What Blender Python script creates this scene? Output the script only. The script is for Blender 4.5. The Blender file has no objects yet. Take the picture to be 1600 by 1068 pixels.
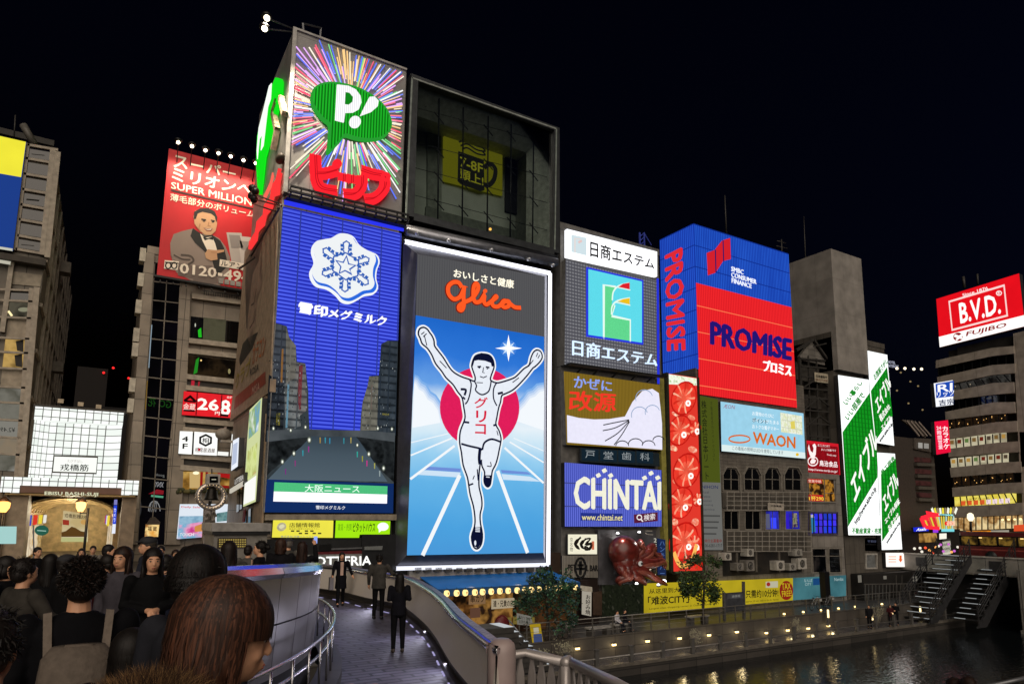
import bpy, bmesh, math, random
from math import sin, cos, pi, radians, hypot, atan2
from mathutils import Vector, Matrix
random.seed(7)
sc = bpy.context.scene
COL = sc.collection
# ---------------------------------------------------------------- camera
FPX, PITCH, YAW, ROLL, PPY = 1058.72, .148806, .543497, .00812718, 648.82
EYE = 6.8                       # eye height above the riverside promenade
_fw = Vector((sin(YAW)*cos(PITCH), cos(YAW)*cos(PITCH), sin(PITCH)))
_r = Vector((cos(YAW), -sin(YAW), 0.0)); _u = _r.cross(_fw)
_r, _u = cos(ROLL)*_r + sin(ROLL)*_u, -sin(ROLL)*_r + cos(ROLL)*_u
cam = bpy.data.cameras.new('camera'); camo = bpy.data.objects.new('camera', cam); COL.objects.link(camo)
cam.sensor_width = 36.0; cam.sensor_fit = 'HORIZONTAL'
cam.lens = FPX/1600*36; cam.shift_y = (PPY-534)/1600
cam.clip_start = .05; cam.clip_end = 3000
_m = Matrix((_r, _u, -_fw)).transposed().to_4x4(); _m.translation = (0, 0, EYE); camo.matrix_world = _m
sc.camera = camo
# ---------------------------------------------------------------- night sky, weak city glow
w = bpy.data.worlds.new('World'); sc.world = w; w.use_nodes = True
nt = w.node_tree; bg = nt.nodes['Background']
sky = nt.nodes.new('ShaderNodeTexSky'); sky.sky_type = 'NISHITA'; sky.sun_disc = False
sky.sun_elevation = radians(-4.5); sky.sun_rotation = radians(150); sky.altitude = 50
tint = nt.nodes.new('ShaderNodeMix'); tint.data_type = 'RGBA'; tint.blend_type = 'MULTIPLY'; tint.inputs[0].default_value = 1; tint.inputs[7].default_value = (.45, .6, 1.7, 1)
nt.links.new(sky.outputs[0], tint.inputs[6]); nt.links.new(tint.outputs[2], bg.inputs[0]); bg.inputs[1].default_value = .15
sl = bpy.data.lights.new('city_glow', 'SUN'); sl.energy = 2.1; sl.angle = radians(60); sl.color = (1, .87, .73)  # broad warm fill lamp added, stands in for the city glow
so = bpy.data.objects.new('city_glow', sl); COL.objects.link(so)
so.rotation_euler = Vector((.35, .8, -.55)).to_track_quat('-Z', 'Y').to_euler()
sc.view_settings.view_transform = 'Standard'; sc.view_settings.look = 'None'
sc.view_settings.exposure = 0; sc.view_settings.gamma = 1
sc.cycles.use_denoising = True
sc.cycles.max_bounces = 5; sc.cycles.diffuse_bounces = 2; sc.cycles.glossy_bounces = 3
sc.cycles.sample_clamp_indirect = 4; sc.cycles.caustics_reflective = False; sc.cycles.caustics_refractive = False
# ---------------------------------------------------------------- pixel -> place (photo pixels, 1600 x 1068)
O = Vector((0, 0, EYE))
def ray(x, y): return _fw + (x-800)/FPX*_r - (y-PPY)/FPX*_u
def onY(x, y, Y): d = ray(x, y); return O + d*(Y/d.y)
def onX(x, y, X): d = ray(x, y); return O + d*(X/d.x)
def onZ(x, y, Z): d = ray(x, y); return O + d*((Z-EYE)/d.z)
def atD(x, y, D): return O + ray(x, y)*D
class PY:                        # a wall facing the camera side (-Y)
    def __init__(s, Y): s.Y = Y
    def p(s, x, y, off=0): v = onY(x, y, s.Y); v.y -= off; return v
    n = Vector((0, -1, 0))
class PX:                        # a wall facing -X
    def __init__(s, X): s.X = X
    def p(s, x, y, off=0): v = onX(x, y, s.X); v.x -= off; return v
    n = Vector((-1, 0, 0))
class PW:                        # a wall facing +X (seen from its right)
    def __init__(s, X): s.X = X
    def p(s, x, y, off=0): v = onX(x, y, s.X); v.x += off; return v
    n = Vector((1, 0, 0))
def Zm(x0, y0, s, pts): return [(x0+a/s, y0+b/s) for a, b in pts]
# ---------------------------------------------------------------- materials
def lin(h):
    if not isinstance(h, str): return tuple(h)
    h = h.lstrip('#'); o = []
    for i in (0, 2, 4):
        c = int(h[i:i+2], 16)/255; o.append(c/12.92 if c <= .04045 else ((c+.055)/1.055)**2.4)
    return tuple(o)
_M = {}
def newmat(n):
    m = bpy.data.materials.new(n); m.use_nodes = True; t = m.node_tree
    for x in list(t.nodes):
        if x.type != 'OUTPUT_MATERIAL': t.nodes.remove(x)
    return m, t, t.nodes['Material Output']
def EM(c, s=1.0, light=False):
    k = ('em', c, s, light)
    if k not in _M:
        m, t, o = newmat('lit'); e = t.nodes.new('ShaderNodeEmission')
        e.inputs[0].default_value = (*lin(c), 1); e.inputs[1].default_value = s
        t.links.new(e.outputs[0], o.inputs[0]); m.cycles.emission_sampling = 'FRONT' if light else 'NONE'; _M[k] = m
    return _M[k]
def MT(c, rough=.6, metal=0., var=.25, scale=3., bump=0., spec=.4):
    k = ('mt', c, rough, metal, var, scale, bump, spec)
    if k not in _M:
        m, t, o = newmat('surface'); b = t.nodes.new('ShaderNodeBsdfPrincipled'); t.links.new(b.outputs[0], o.inputs[0])
        b.inputs['Roughness'].default_value = rough; b.inputs['Metallic'].default_value = metal
        b.inputs['Specular IOR Level'].default_value = spec
        L = lin(c)
        g = t.nodes.new('ShaderNodeNewGeometry'); n = t.nodes.new('ShaderNodeTexNoise')
        n.inputs['Scale'].default_value = scale; n.inputs['Detail'].default_value = 5; t.links.new(g.outputs['Position'], n.inputs['Vector'])
        r = t.nodes.new('ShaderNodeValToRGB'); r.color_ramp.elements[0].position = .3; r.color_ramp.elements[1].position = .7
        r.color_ramp.elements[0].color = (*[x*(1-var) for x in L], 1); r.color_ramp.elements[1].color = (*[min(1, x*(1+var)) for x in L], 1)
        t.links.new(n.outputs[0], r.inputs[0]); t.links.new(r.outputs[0], b.inputs['Base Color'])
        if bump:
            bp = t.nodes.new('ShaderNodeBump'); bp.inputs['Strength'].default_value = bump; bp.inputs['Distance'].default_value = .02
            t.links.new(n.outputs[0], bp.inputs['Height']); t.links.new(bp.outputs[0], b.inputs['Normal'])
        _M[k] = m
    return _M[k]
def TILE(c, joint='#2a2622', sx=1.2, sz=.9, mort=.02, rough=.55, var=.12, flat=False, off=.0, metal=0.):
    """cladding / paving with joints; vertical walls by (x+y, z), floors by (x, y)"""
    k = ('tl', c, joint, sx, sz, mort, rough, var, flat, off, metal)
    if k not in _M:
        m, t, o = newmat('cladding'); b = t.nodes.new('ShaderNodeBsdfPrincipled'); t.links.new(b.outputs[0], o.inputs[0])
        b.inputs['Roughness'].default_value = rough; b.inputs['Metallic'].default_value = metal
        g = t.nodes.new('ShaderNodeNewGeometry')
        if flat: src = g.outputs['Position']
        else:
            s = t.nodes.new('ShaderNodeSeparateXYZ'); t.links.new(g.outputs['Position'], s.inputs[0])
            a = t.nodes.new('ShaderNodeMath'); t.links.new(s.outputs[0], a.inputs[0]); t.links.new(s.outputs[1], a.inputs[1])
            cb = t.nodes.new('ShaderNodeCombineXYZ'); t.links.new(a.outputs[0], cb.inputs[0]); t.links.new(s.outputs[2], cb.inputs[1]); src = cb.outputs[0]
        k2 = t.nodes.new('ShaderNodeTexBrick'); k2.offset = off; t.links.new(src, k2.inputs['Vector'])
        k2.inputs['Scale'].default_value = 1; k2.inputs['Brick Width'].default_value = sx; k2.inputs['Row Height'].default_value = sz
        k2.inputs['Mortar Size'].default_value = mort; k2.inputs['Mortar Smooth'].default_value = .2
        L = lin(c)
        k2.inputs['Color1'].default_value = (*[x*(1-var) for x in L], 1); k2.inputs['Color2'].default_value = (*[min(1, x*(1+var)) for x in L], 1)
        k2.inputs['Mortar'].default_value = (*lin(joint), 1)
        n = t.nodes.new('ShaderNodeTexNoise'); n.inputs['Scale'].default_value = .9; n.inputs['Detail'].default_value = 6; t.links.new(g.outputs['Position'], n.inputs['Vector'])
        mr = t.nodes.new('ShaderNodeMapRange'); mr.inputs[1].default_value = .3; mr.inputs[2].default_value = .75; mr.inputs[3].default_value = .65; mr.inputs[4].default_value = 1.1; t.links.new(n.outputs[0], mr.inputs[0])
        mx = t.nodes.new('ShaderNodeMix'); mx.data_type = 'RGBA'; mx.blend_type = 'MULTIPLY'; mx.inputs[0].default_value = 1
        t.links.new(k2.outputs[0], mx.inputs[6]); t.links.new(mr.outputs[0], mx.inputs[7]); t.links.new(mx.outputs[2], b.inputs['Base Color'])
        bp = t.nodes.new('ShaderNodeBump'); bp.inputs['Strength'].default_value = .5; bp.inputs['Distance'].default_value = .01; bp.invert = True
        t.links.new(k2.outputs[1], bp.inputs['Height']); t.links.new(bp.outputs[0], b.inputs['Normal'])
        _M[k] = m
    return _M[k]
def NEON(c1, c2, axis=2, per=.2, duty=.6, seam=0., seamaxis=0, s=1.0, noise=.3, nsc=(.6, .6, .6), light=False, sc2=None):
    """field of parallel light tubes (c1) over a darker panel (c2), tubes stacked along AXIS every PER metres; darker panel seams"""
    k = ('ne', c1, c2, axis, per, duty, seam, seamaxis, s, noise, nsc, light, sc2)
    if k in _M: return _M[k]
    m, t, o = newmat('neon'); e = t.nodes.new('ShaderNodeEmission'); t.links.new(e.outputs[0], o.inputs[0]); e.inputs[1].default_value = s
    m.cycles.emission_sampling = 'FRONT' if light else 'NONE'
    g = t.nodes.new('ShaderNodeNewGeometry'); sp = t.nodes.new('ShaderNodeSeparateXYZ'); t.links.new(g.outputs['Position'], sp.inputs[0])
    def mth(op, a, b=None):
        n = t.nodes.new('ShaderNodeMath'); n.operation = op
        for i, v in enumerate((a, b)):
            if v is None: continue
            if isinstance(v, (int, float)): n.inputs[i].default_value = v
            else: t.links.new(v, n.inputs[i])
        return n.outputs[0]
    def band(ax, p, d):
        f = mth('FRACT', mth('DIVIDE', sp.outputs[ax], p)); tri = mth('ABSOLUTE', mth('SUBTRACT', f, .5))
        mr = t.nodes.new('ShaderNodeMapRange'); mr.inputs[1].default_value = d/2-.12; mr.inputs[2].default_value = d/2+.12; mr.inputs[3].default_value = 1; mr.inputs[4].default_value = 0
        t.links.new(tri, mr.inputs[0]); return mr.outputs[0]
    fac = band(axis, per, duty)
    n = t.nodes.new('ShaderNodeTexNoise'); n.inputs['Detail'].default_value = 4; n.inputs['Scale'].default_value = 1
    vm = t.nodes.new('ShaderNodeVectorMath'); vm.operation = 'MULTIPLY'; vm.inputs[1].default_value = nsc; t.links.new(g.outputs['Position'], vm.inputs[0]); t.links.new(vm.outputs[0], n.inputs['Vector'])
    mr = t.nodes.new('ShaderNodeMapRange'); mr.inputs[1].default_value = .3; mr.inputs[2].default_value = .7; mr.inputs[3].default_value = 1-noise; mr.inputs[4].default_value = 1.0
    t.links.new(n.outputs[0], mr.inputs[0]); fac = mth('MULTIPLY', fac, mr.outputs[0])
    mx = t.nodes.new('ShaderNodeMix'); mx.data_type = 'RGBA'; t.links.new(fac, mx.inputs[0]); mx.inputs[6].default_value = (*lin(c2), 1); mx.inputs[7].default_value = (*lin(c1), 1)
    out = mx.outputs[2]
    if seam:
        f = mth('FRACT', mth('DIVIDE', sp.outputs[seamaxis], seam)); lt = mth('LESS_THAN', f, .07/seam)
        m2 = t.nodes.new('ShaderNodeMix'); m2.data_type = 'RGBA'; t.links.new(lt, m2.inputs[0]); t.links.new(out, m2.inputs[6])
        m2.inputs[7].default_value = (*(lin(sc2) if sc2 else [x*.35 for x in lin(c1)]), 1); out = m2.outputs[2]
    t.links.new(out, e.inputs[0]); _M[k] = m; return m
def LED(c, s=1., amp=.12, sc=14., light=True):
    """lit screen or backlit print with faint unevenness"""
    k = ('led', c, s, amp, sc, light)
    if k in _M: return _M[k]
    m, t, o = newmat('screen'); e = t.nodes.new('ShaderNodeEmission'); t.links.new(e.outputs[0], o.inputs[0]); e.inputs[1].default_value = s
    m.cycles.emission_sampling = 'FRONT' if light else 'NONE'
    g = t.nodes.new('ShaderNodeNewGeometry'); n = t.nodes.new('ShaderNodeTexNoise'); n.inputs['Scale'].default_value = sc; n.inputs['Detail'].default_value = 6
    t.links.new(g.outputs['Position'], n.inputs['Vector'])
    r = t.nodes.new('ShaderNodeValToRGB'); L = lin(c); r.color_ramp.elements[0].position = .3; r.color_ramp.elements[1].position = .7
    r.color_ramp.elements[0].color = (*[x*(1-amp) for x in L], 1); r.color_ramp.elements[1].color = (*[min(1, x*(1+amp)) for x in L], 1)
    t.links.new(n.outputs[0], r.inputs[0]); t.links.new(r.outputs[0], e.inputs[0]); _M[k] = m; return m
def BLOB(cols, sc=1.2, s=1., detail=6., dist=0., emit=True, light=False, rough=.6):
    """printed picture: colour patches from noise"""
    k = ('bl', tuple(cols), sc, s, detail, dist, emit, light)
    if k in _M: return _M[k]
    m, t, o = newmat('print')
    g = t.nodes.new('ShaderNodeNewGeometry'); n = t.nodes.new('ShaderNodeTexNoise'); n.inputs['Scale'].default_value = sc; n.inputs['Detail'].default_value = detail; n.inputs['Distortion'].default_value = dist
    t.links.new(g.outputs['Position'], n.inputs['Vector']); r = t.nodes.new('ShaderNodeValToRGB'); cr = r.color_ramp
    while len(cr.elements) < len(cols): cr.elements.new(.5)
    for i, c in enumerate(cols):
        cr.elements[i].position = .3+.4*i/(len(cols)-1); cr.elements[i].color = (*lin(c), 1)
    t.links.new(n.outputs[0], r.inputs[0])
    if emit:
        e = t.nodes.new('ShaderNodeEmission'); e.inputs[1].default_value = s; t.links.new(r.outputs[0], e.inputs[0]); m.cycles.emission_sampling = 'FRONT' if light else 'NONE'
    else:
        e = t.nodes.new('ShaderNodeBsdfPrincipled'); e.inputs['Roughness'].default_value = rough; t.links.new(r.outputs[0], e.inputs['Base Color'])
    t.links.new(e.outputs[0], o.inputs[0]); _M[k] = m; return m
def GRAD(stops, axis, a, b, s=1., light=False):
    """printed colour gradient along a world axis from A to B (position of stops in 0..1)"""
    m, t, o = newmat('gradient'); e = t.nodes.new('ShaderNodeEmission'); e.inputs[1].default_value = s; t.links.new(e.outputs[0], o.inputs[0])
    m.cycles.emission_sampling = 'FRONT' if light else 'NONE'
    g = t.nodes.new('ShaderNodeNewGeometry'); sp = t.nodes.new('ShaderNodeSeparateXYZ'); t.links.new(g.outputs['Position'], sp.inputs[0])
    mr = t.nodes.new('ShaderNodeMapRange'); mr.inputs[1].default_value = a; mr.inputs[2].default_value = b
    n = t.nodes.new('ShaderNodeTexNoise'); n.inputs['Scale'].default_value = .5; n.inputs['Detail'].default_value = 5; t.links.new(g.outputs['Position'], n.inputs['Vector'])
    ad = t.nodes.new('ShaderNodeMath'); ad.operation = 'MULTIPLY_ADD'; ad.inputs[1].default_value = .1; ad.inputs[2].default_value = -.05; t.links.new(n.outputs[0], ad.inputs[0])
    a2 = t.nodes.new('ShaderNodeMath'); t.links.new(sp.outputs[axis], mr.inputs[0]); t.links.new(mr.outputs[0], a2.inputs[0]); t.links.new(ad.outputs[0], a2.inputs[1])
    r = t.nodes.new('ShaderNodeValToRGB'); cr = r.color_ramp
    while len(cr.elements) < len(stops): cr.elements.new(.5)
    for i, (p, c) in enumerate(stops): cr.elements[i].position = p; cr.elements[i].color = (*lin(c), 1)
    t.links.new(a2.outputs[0], r.inputs[0]); t.links.new(r.outputs[0], e.inputs[0]); return m
_gl = None
def GLASS(c='#0a0c10', rough=.06):
    k = ('gl', c, rough)
    if k not in _M:
        m, t, o = newmat('dark glass'); b = t.nodes.new('ShaderNodeBsdfPrincipled'); t.links.new(b.outputs[0], o.inputs[0])
        b.inputs['Base Color'].default_value = (*lin(c), 1); b.inputs['Roughness'].default_value = rough; b.inputs['Specular IOR Level'].default_value = .6; _M[k] = m
    return _M[k]
# ---------------------------------------------------------------- mesh builder
class MB:
    def __init__(s): s.v = []; s.f = []; s.mi = []; s.mats = []; s.sm = []
    def mat(s, m):
        if m not in s.mats: s.mats.append(m)
        return s.mats.index(m)
    def add(s, vs, fs, m, smooth=False):
        o = len(s.v); i = s.mat(m); s.v += [tuple(a) for a in vs]
        for f in fs: s.f.append([o+j for j in f]); s.mi.append(i); s.sm.append(smooth)
    def box(s, x0, x1, y0, y1, z0, z1, m):
        s.add([(x0,y0,z0),(x1,y0,z0),(x1,y1,z0),(x0,y1,z0),(x0,y0,z1),(x1,y0,z1),(x1,y1,z1),(x0,y1,z1)],
              [(0,3,2,1),(4,5,6,7),(0,1,5,4),(1,2,6,5),(2,3,7,6),(3,0,4,7)], m)
    def bY(s, x0, y0, x1, y1, Y, front, back, m):
        """axis-aligned box whose face at Y spans photo pixels (x0,y0) top-left to (x1,y1) bottom-right"""
        a = onY(x0, y0, Y); b = onY(x1, y1, Y); s.box(min(a.x,b.x), max(a.x,b.x), Y-front, Y+back, min(a.z,b.z), max(a.z,b.z), m)
    def bX(s, x0, y0, x1, y1, X, front, back, m):
        a = onX(x0, y0, X); b = onX(x1, y1, X); s.box(X-front, X+back, min(a.y,b.y), max(a.y,b.y), min(a.z,b.z), max(a.z,b.z), m)
    def prism(s, pts, n, th, m, back=False, smooth=False):
        """polygon (world points) extruded backwards along -n"""
        k = len(pts); n = Vector(n); pts = [Vector(p) for p in pts]
        nn = Vector((0,0,0))
        for i in range(k): a, b = pts[i], pts[(i+1) % k]; nn += a.cross(b)
        if nn.dot(n) < 0: pts = pts[::-1]
        vs = pts + [p - n*th for p in pts]
        fs = [list(range(k))] + [[i+k, (i+1) % k+k, (i+1) % k, i] for i in range(k)]
        if back: fs.append([k+i for i in range(k)][::-1])
        s.add(vs, fs, m)
    def poly(s, pl, px, off, m, th=.004): s.prism([pl.p(x, y, off) for x, y in px], pl.n, th, m)
    def quad(s, pl, x0, y0, x1, y1, off, m, th=.004):
        """upright rectangle on a wall between two photo pixels"""
        a = pl.p(x0, y0, off); b = pl.p(x1, y1, off)
        s.prism([Vector((a.x,a.y,a.z)), Vector((b.x,b.y,a.z)), Vector((b.x,b.y,b.z)), Vector((a.x,a.y,b.z))], pl.n, th, m)
    def ell(s, pl, cx, cy, rx, ry, off, m, th=.004, rot=0, n=28):
        s.poly(pl, [(cx+rx*cos(t)*cos(rot)-ry*sin(t)*sin(rot), cy+rx*cos(t)*sin(rot)+ry*sin(t)*cos(rot)) for t in [2*pi*i/n for i in range(n)]], off, m, th)
    def stroke(s, pl, px, wd, off, m, th=.004, closed=False, smooth=0, taper=None):
        """ribbon of width WD (metres) along photo pixels on a wall"""
        if smooth: px = catmull(px, smooth, closed)
        P = [pl.p(x, y, off) for x, y in px]; k = len(P); n = pl.n; L = []; R = []
        for i in range(k):
            a = P[(i-1) % k] if closed or i > 0 else P[i]; b = P[(i+1) % k] if closed or i < k-1 else P[i]
            d = (b-a); d = d.normalized() if d.length > 1e-9 else Vector((0,0,1)); q = d.cross(n).normalized()
            sw = wd/2*(taper[min(len(taper)-1, int(i/k*len(taper)))] if taper else 1)
            if 0 < i < k-1 or closed:
                d1 = (P[i]-a); d2 = (b-P[i])
                if d1.length > 1e-9 and d2.length > 1e-9:
                    c = max(.5, math.sqrt(max(0, (1+d1.normalized().dot(d2.normalized()))/2))); sw /= c
            L.append(P[i]+q*sw); R.append(P[i]-q*sw)
        vs = L+R+[p-n*th for p in L]+[p-n*th for p in R]; fs = []
        for i in range(k if closed else k-1):
            j = (i+1) % k
            fs += [[i, k+i, k+j, j], [2*k+i, i, j, 2*k+j], [k+i, 3*k+i, 3*k+j, k+j]]
        s.add(vs, fs, m)
    def text(s, st, quadpx, pl, off, m, th=.01, bold=0., wrap=None, lead=1.0):
        vs, fs = glyphs(st, lead)
        x0 = min(v[0] for v in vs); x1 = max(v[0] for v in vs); y0 = min(v[1] for v in vs); y1 = max(v[1] for v in vs)
        if len(quadpx) == 2:
            (a, b), (c, d) = quadpx; A = pl.p(a, b, off); B = pl.p(c, d, off)
            TL = Vector((A.x,A.y,A.z)); TR = Vector((B.x,B.y,A.z)); BR = Vector((B.x,B.y,B.z)); BL = Vector((A.x,A.y,B.z))
        else: TL, TR, BR, BL = [pl.p(x, y, off) for x, y in quadpx]
        n = pl.n; out = []
        for v in vs:
            u = (v[0]-x0)/max(1e-6, x1-x0); t = (v[1]-y0)/max(1e-6, y1-y0)
            out.append((BL*(1-u)+BR*u)*(1-t)+(TL*(1-u)+TR*u)*t)
        k = len(out); edges = {}
        for f in fs:
            for i in range(len(f)): edges[(f[i], f[(i+1) % len(f)])] = 1
        F = [list(f) for f in fs]
        if th > .006: F += [[a+k, b+k, b, a] for (a, b) in edges if (b, a) not in edges]
        s.add(out+[p-n*th for p in out] if th > .006 else out, F, m)
        if bold:                 # heavier strokes: shifted copies of the face, each a hair prouder than the last
            ex = (TR-TL)/max(1e-6, x1-x0)*bold*.42; ey = (TL-BL)/max(1e-6, y1-y0)*bold*.42
            for j, (a, b) in enumerate(((1,0),(-1,0),(0,1),(0,-1),(.7,.7),(-.7,-.7))): s.add([p+ex*a+ey*b+n*.0006*(j+1) for p in out], fs, m)
    def tube(s, pts, r, m, n=8, cap=True, closed=False):
        P = [Vector(p) for p in pts]; k = len(P); rr = r if isinstance(r, (list, tuple)) else [r]*k; vs = []; fs = []; up = None
        for i in range(k):
            a = P[(i-1) % k] if closed or i > 0 else P[i]; b = P[(i+1) % k] if closed or i < k-1 else P[i]
            d = (b-a).normalized() if (b-a).length > 1e-9 else Vector((0,0,1))
            if up is None: up = d.orthogonal().normalized()
            e = up - d*up.dot(d); e = e.normalized() if e.length > 1e-6 else d.orthogonal().normalized(); up = e; q = d.cross(e)
            for j in range(n): t = 2*pi*j/n; vs.append(P[i]+(e*cos(t)+q*sin(t))*rr[i])
        for i in range(k if closed else k-1):
            i2 = (i+1) % k
            for j in range(n): j2 = (j+1) % n; fs.append([i*n+j, i*n+j2, i2*n+j2, i2*n+j])
        if cap and not closed: fs.append(list(range(n))[::-1]); fs.append([(k-1)*n+j for j in range(n)])
        s.add(vs, fs, m, True)
    def lathe(s, c, prof, m, n=16, smooth=True):
        """prof: (radius, height) pairs about a vertical axis through c"""
        vs = []; fs = []; k = len(prof); c = Vector(c)
        for r, z in prof:
            for j in range(n): t = 2*pi*j/n; vs.append(c+Vector((r*cos(t), r*sin(t), z)))
        for i in range(k-1):
            for j in range(n): j2 = (j+1) % n; fs.append([i*n+j, i*n+j2, (i+1)*n+j2, (i+1)*n+j])
        fs.append(list(range(n))[::-1]); fs.append([(k-1)*n+j for j in range(n)])
        s.add(vs, fs, m, smooth)
    def ball(s, c, rx, ry, rz, m, n=14, k=9, rot=None):
        vs = []; fs = []; c = Vector(c)
        for i in range(k+1):
            ph = -pi/2+pi*i/k
            for j in range(n):
                t = 2*pi*j/n; v = Vector((rx*cos(ph)*cos(t), ry*cos(ph)*sin(t), rz*sin(ph)))
                if rot: v = rot @ v
                vs.append(c+v)
        for i in range(k):
            for j in range(n): j2 = (j+1) % n; fs.append([i*n+j, i*n+j2, (i+1)*n+j2, (i+1)*n+j])
        s.add(vs, fs, m, True)
    def bar(s, a, b, w, h, m):
        """rectangular bar from a to b"""
        a = Vector(a); b = Vector(b); d = (b-a).normalized(); q = d.cross(Vector((0,0,1)))
        q = q.normalized() if q.length > 1e-4 else Vector((1,0,0)); p = q.cross(d).normalized()
        vs = [e+q*x*w/2+p*z*h/2 for e in (a, b) for x, z in ((-1,-1),(1,-1),(1,1),(-1,1))]
        s.add(vs, [(0,1,2,3)[::-1],(4,5,6,7),(0,1,5,4),(1,2,6,5),(2,3,7,6),(3,0,4,7)], m)
    def wire(s, x0, y0, x1, y1, pl, off, wd, m): s.stroke(pl, [(x0, y0), (x1, y1)], wd, off, m, th=wd)
    def build(s, name, parent=None, label=None, origin=None):
        if not s.v: return None
        o = Vector((0,0,0))
        if parent is not None: o = Vector(parent['_o'])
        elif origin is not None: o = Vector(origin)
        me = bpy.data.meshes.new(name); me.from_pydata([tuple(Vector(v)-o) for v in s.v], [], s.f); 
        for m in s.mats: me.materials.append(m)
        me.polygons.foreach_set('material_index', s.mi); me.polygons.foreach_set('use_smooth', s.sm); me.update()
        ob = bpy.data.objects.new(name, me); COL.objects.link(ob)
        if parent is not None: ob.parent = parent
        else: ob.location = o
        ob['_o'] = tuple(o)
        if label: ob['label'] = label
        return ob
def catmull(p, n, closed=False):
    k = len(p); out = []
    for i in range(k if closed else k-1):
        g = lambda j: p[j % k] if closed else p[max(0, min(k-1, j))]
        a, b, c, d = g(i-1), g(i), g(i+1), g(i+2)
        for j in range(n):
            t = j/n
            out.append(tuple(.5*((2*b[q])+(-a[q]+c[q])*t+(2*a[q]-5*b[q]+4*c[q]-d[q])*t*t+(-a[q]+3*b[q]-3*c[q]+d[q])*t**3) for q in range(len(b))))
    if not closed: out.append(tuple(p[-1]))
    return out
_G = {}
def glyphs(st, lead=1.0):
    k = (st, lead)
    if k not in _G:
        c = bpy.data.curves.new('lettering', 'FONT'); c.body = st; c.size = 1;  c.resolution_u = 2; c.align_x = 'CENTER' if '\n' in st else 'LEFT'; c.space_line = lead
        o = bpy.data.objects.new('lettering', c); COL.objects.link(o)
        bpy.context.view_layer.update()
        me = bpy.data.meshes.new_from_object(o.evaluated_get(bpy.context.evaluated_depsgraph_get()))
        _G[k] = ([tuple(v.co) for v in me.vertices], [tuple(p.vertices) for p in me.polygons])
        bpy.data.objects.remove(o); bpy.data.curves.remove(c); bpy.data.meshes.remove(me)
    return _G[k]
def thing(name, label, cat, loc, group=None):
    o = bpy.data.objects.new(name, None); COL.objects.link(o); o.location = loc; o['_o'] = tuple(loc)
    o.empty_display_size = .3
    return tag(o, label, cat, group)
def tag(o, label, cat, group=None):
    o['label'] = label; o['category'] = cat
    if group: o['group'] = group
    return o
ORD = ('leftmost','second','third','fourth','fifth','sixth','seventh','eighth','ninth','tenth','eleventh','twelfth','thirteenth','fourteenth','fifteenth','sixteenth','rightmost')
def place(i, n): return 'leftmost' if i == 0 else 'rightmost' if i == n-1 else ORD[i]+' from the left'
def struct(o): o['kind'] = 'structure'; return o
def copytree(o, parent=None):
    c = o.copy(); COL.objects.link(c)
    if parent is not None: c.parent = parent
    for ch in list(o.children): copytree(ch, c)
    return c
def sign(name, label, pl, corners, m, depth=.35, cat='sign', group=None, edge=None, panel='panel', off=0.):
    """a sign box on a wall: thing at its lower centre, its panel (front + casing) built; returns the thing"""
    P = [pl.p(x, y, off) for x, y in corners]; c = sum(P, Vector((0,0,0)))/len(P); c.z = min(p.z for p in P)
    t = thing(name, label, cat, c, group)
    b = MB(); b.prism(P, pl.n, .02, m); b.build(panel, t)
    if depth > .03:
        b = MB(); b.prism([p-pl.n*.02 for p in P], pl.n, depth, edge or MT('#2c2c2e', .5), back=True); b.build('casing', t)
    return t
# ================================================================ SETTING: water, quays, bridge deck, ramp
def water():
    m, t, o = newmat('canal water'); b = t.nodes.new('ShaderNodeBsdfPrincipled'); t.links.new(b.outputs[0], o.inputs[0])
    b.inputs['Base Color'].default_value = (.006, .008, .009, 1); b.inputs['Roughness'].default_value = .05; b.inputs['Specular IOR Level'].default_value = .85
    g = t.nodes.new('ShaderNodeNewGeometry'); vm = t.nodes.new('ShaderNodeVectorMath'); vm.operation = 'MULTIPLY'; vm.inputs[1].default_value = (1.3, 2.0, 1)
    t.links.new(g.outputs['Position'], vm.inputs[0]); n = t.nodes.new('ShaderNodeTexNoise'); n.inputs['Scale'].default_value = 2.3; n.inputs['Detail'].default_value = 3; n.inputs['Distortion'].default_value = .4
    t.links.new(vm.outputs[0], n.inputs['Vector']); bp = t.nodes.new('ShaderNodeBump'); bp.inputs['Strength'].default_value = .55; bp.inputs['Distance'].default_value = .045
    t.links.new(n.outputs[0], bp.inputs['Height']); t.links.new(bp.outputs[0], b.inputs['Normal'])
    q = MB(); q.add([(-60,-80,-1.85),(260,-80,-1.85),(260,30.4,-1.85),(-60,30.4,-1.85)], [(0,1,2,3)], m); struct(q.build('water'))
water()
PAVE = TILE('#4a4a4c', '#242424', .6, .3, .012, .45, .15, True, .5)
q = MB(); q.box(-60, 300, 36, 400, -3, -.02, MT('#1c1c1c', .8)); struct(q.build('ground'))
q = MB(); q.box(8, 75, 32.1, 60, -2.5, 0, PAVE); struct(q.build('promenade'))
q = MB(); q.box(8, 62.5, 30.42, 32.0, -3.5, -1.2, TILE('#56555a', '#333333', 1.2, 1.2, .02, .25, .1, True))
q.box(8, 62.5, 30.3, 30.42, -3.4, -1.32, TILE('#3a3632', '#191715', 2.2, .5, .03, .7, .3)); q.box(8, 62.5, 32.0, 32.12, -1.2, .08, TILE('#4b4641', '#26221f', 1.5, .65, .02, .6, .2))
q.box(8, 62.5, 30.24, 30.6, -1.32, -1.17, MT('#5a554e', .6)); struct(q.build('lower_quay'))
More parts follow.
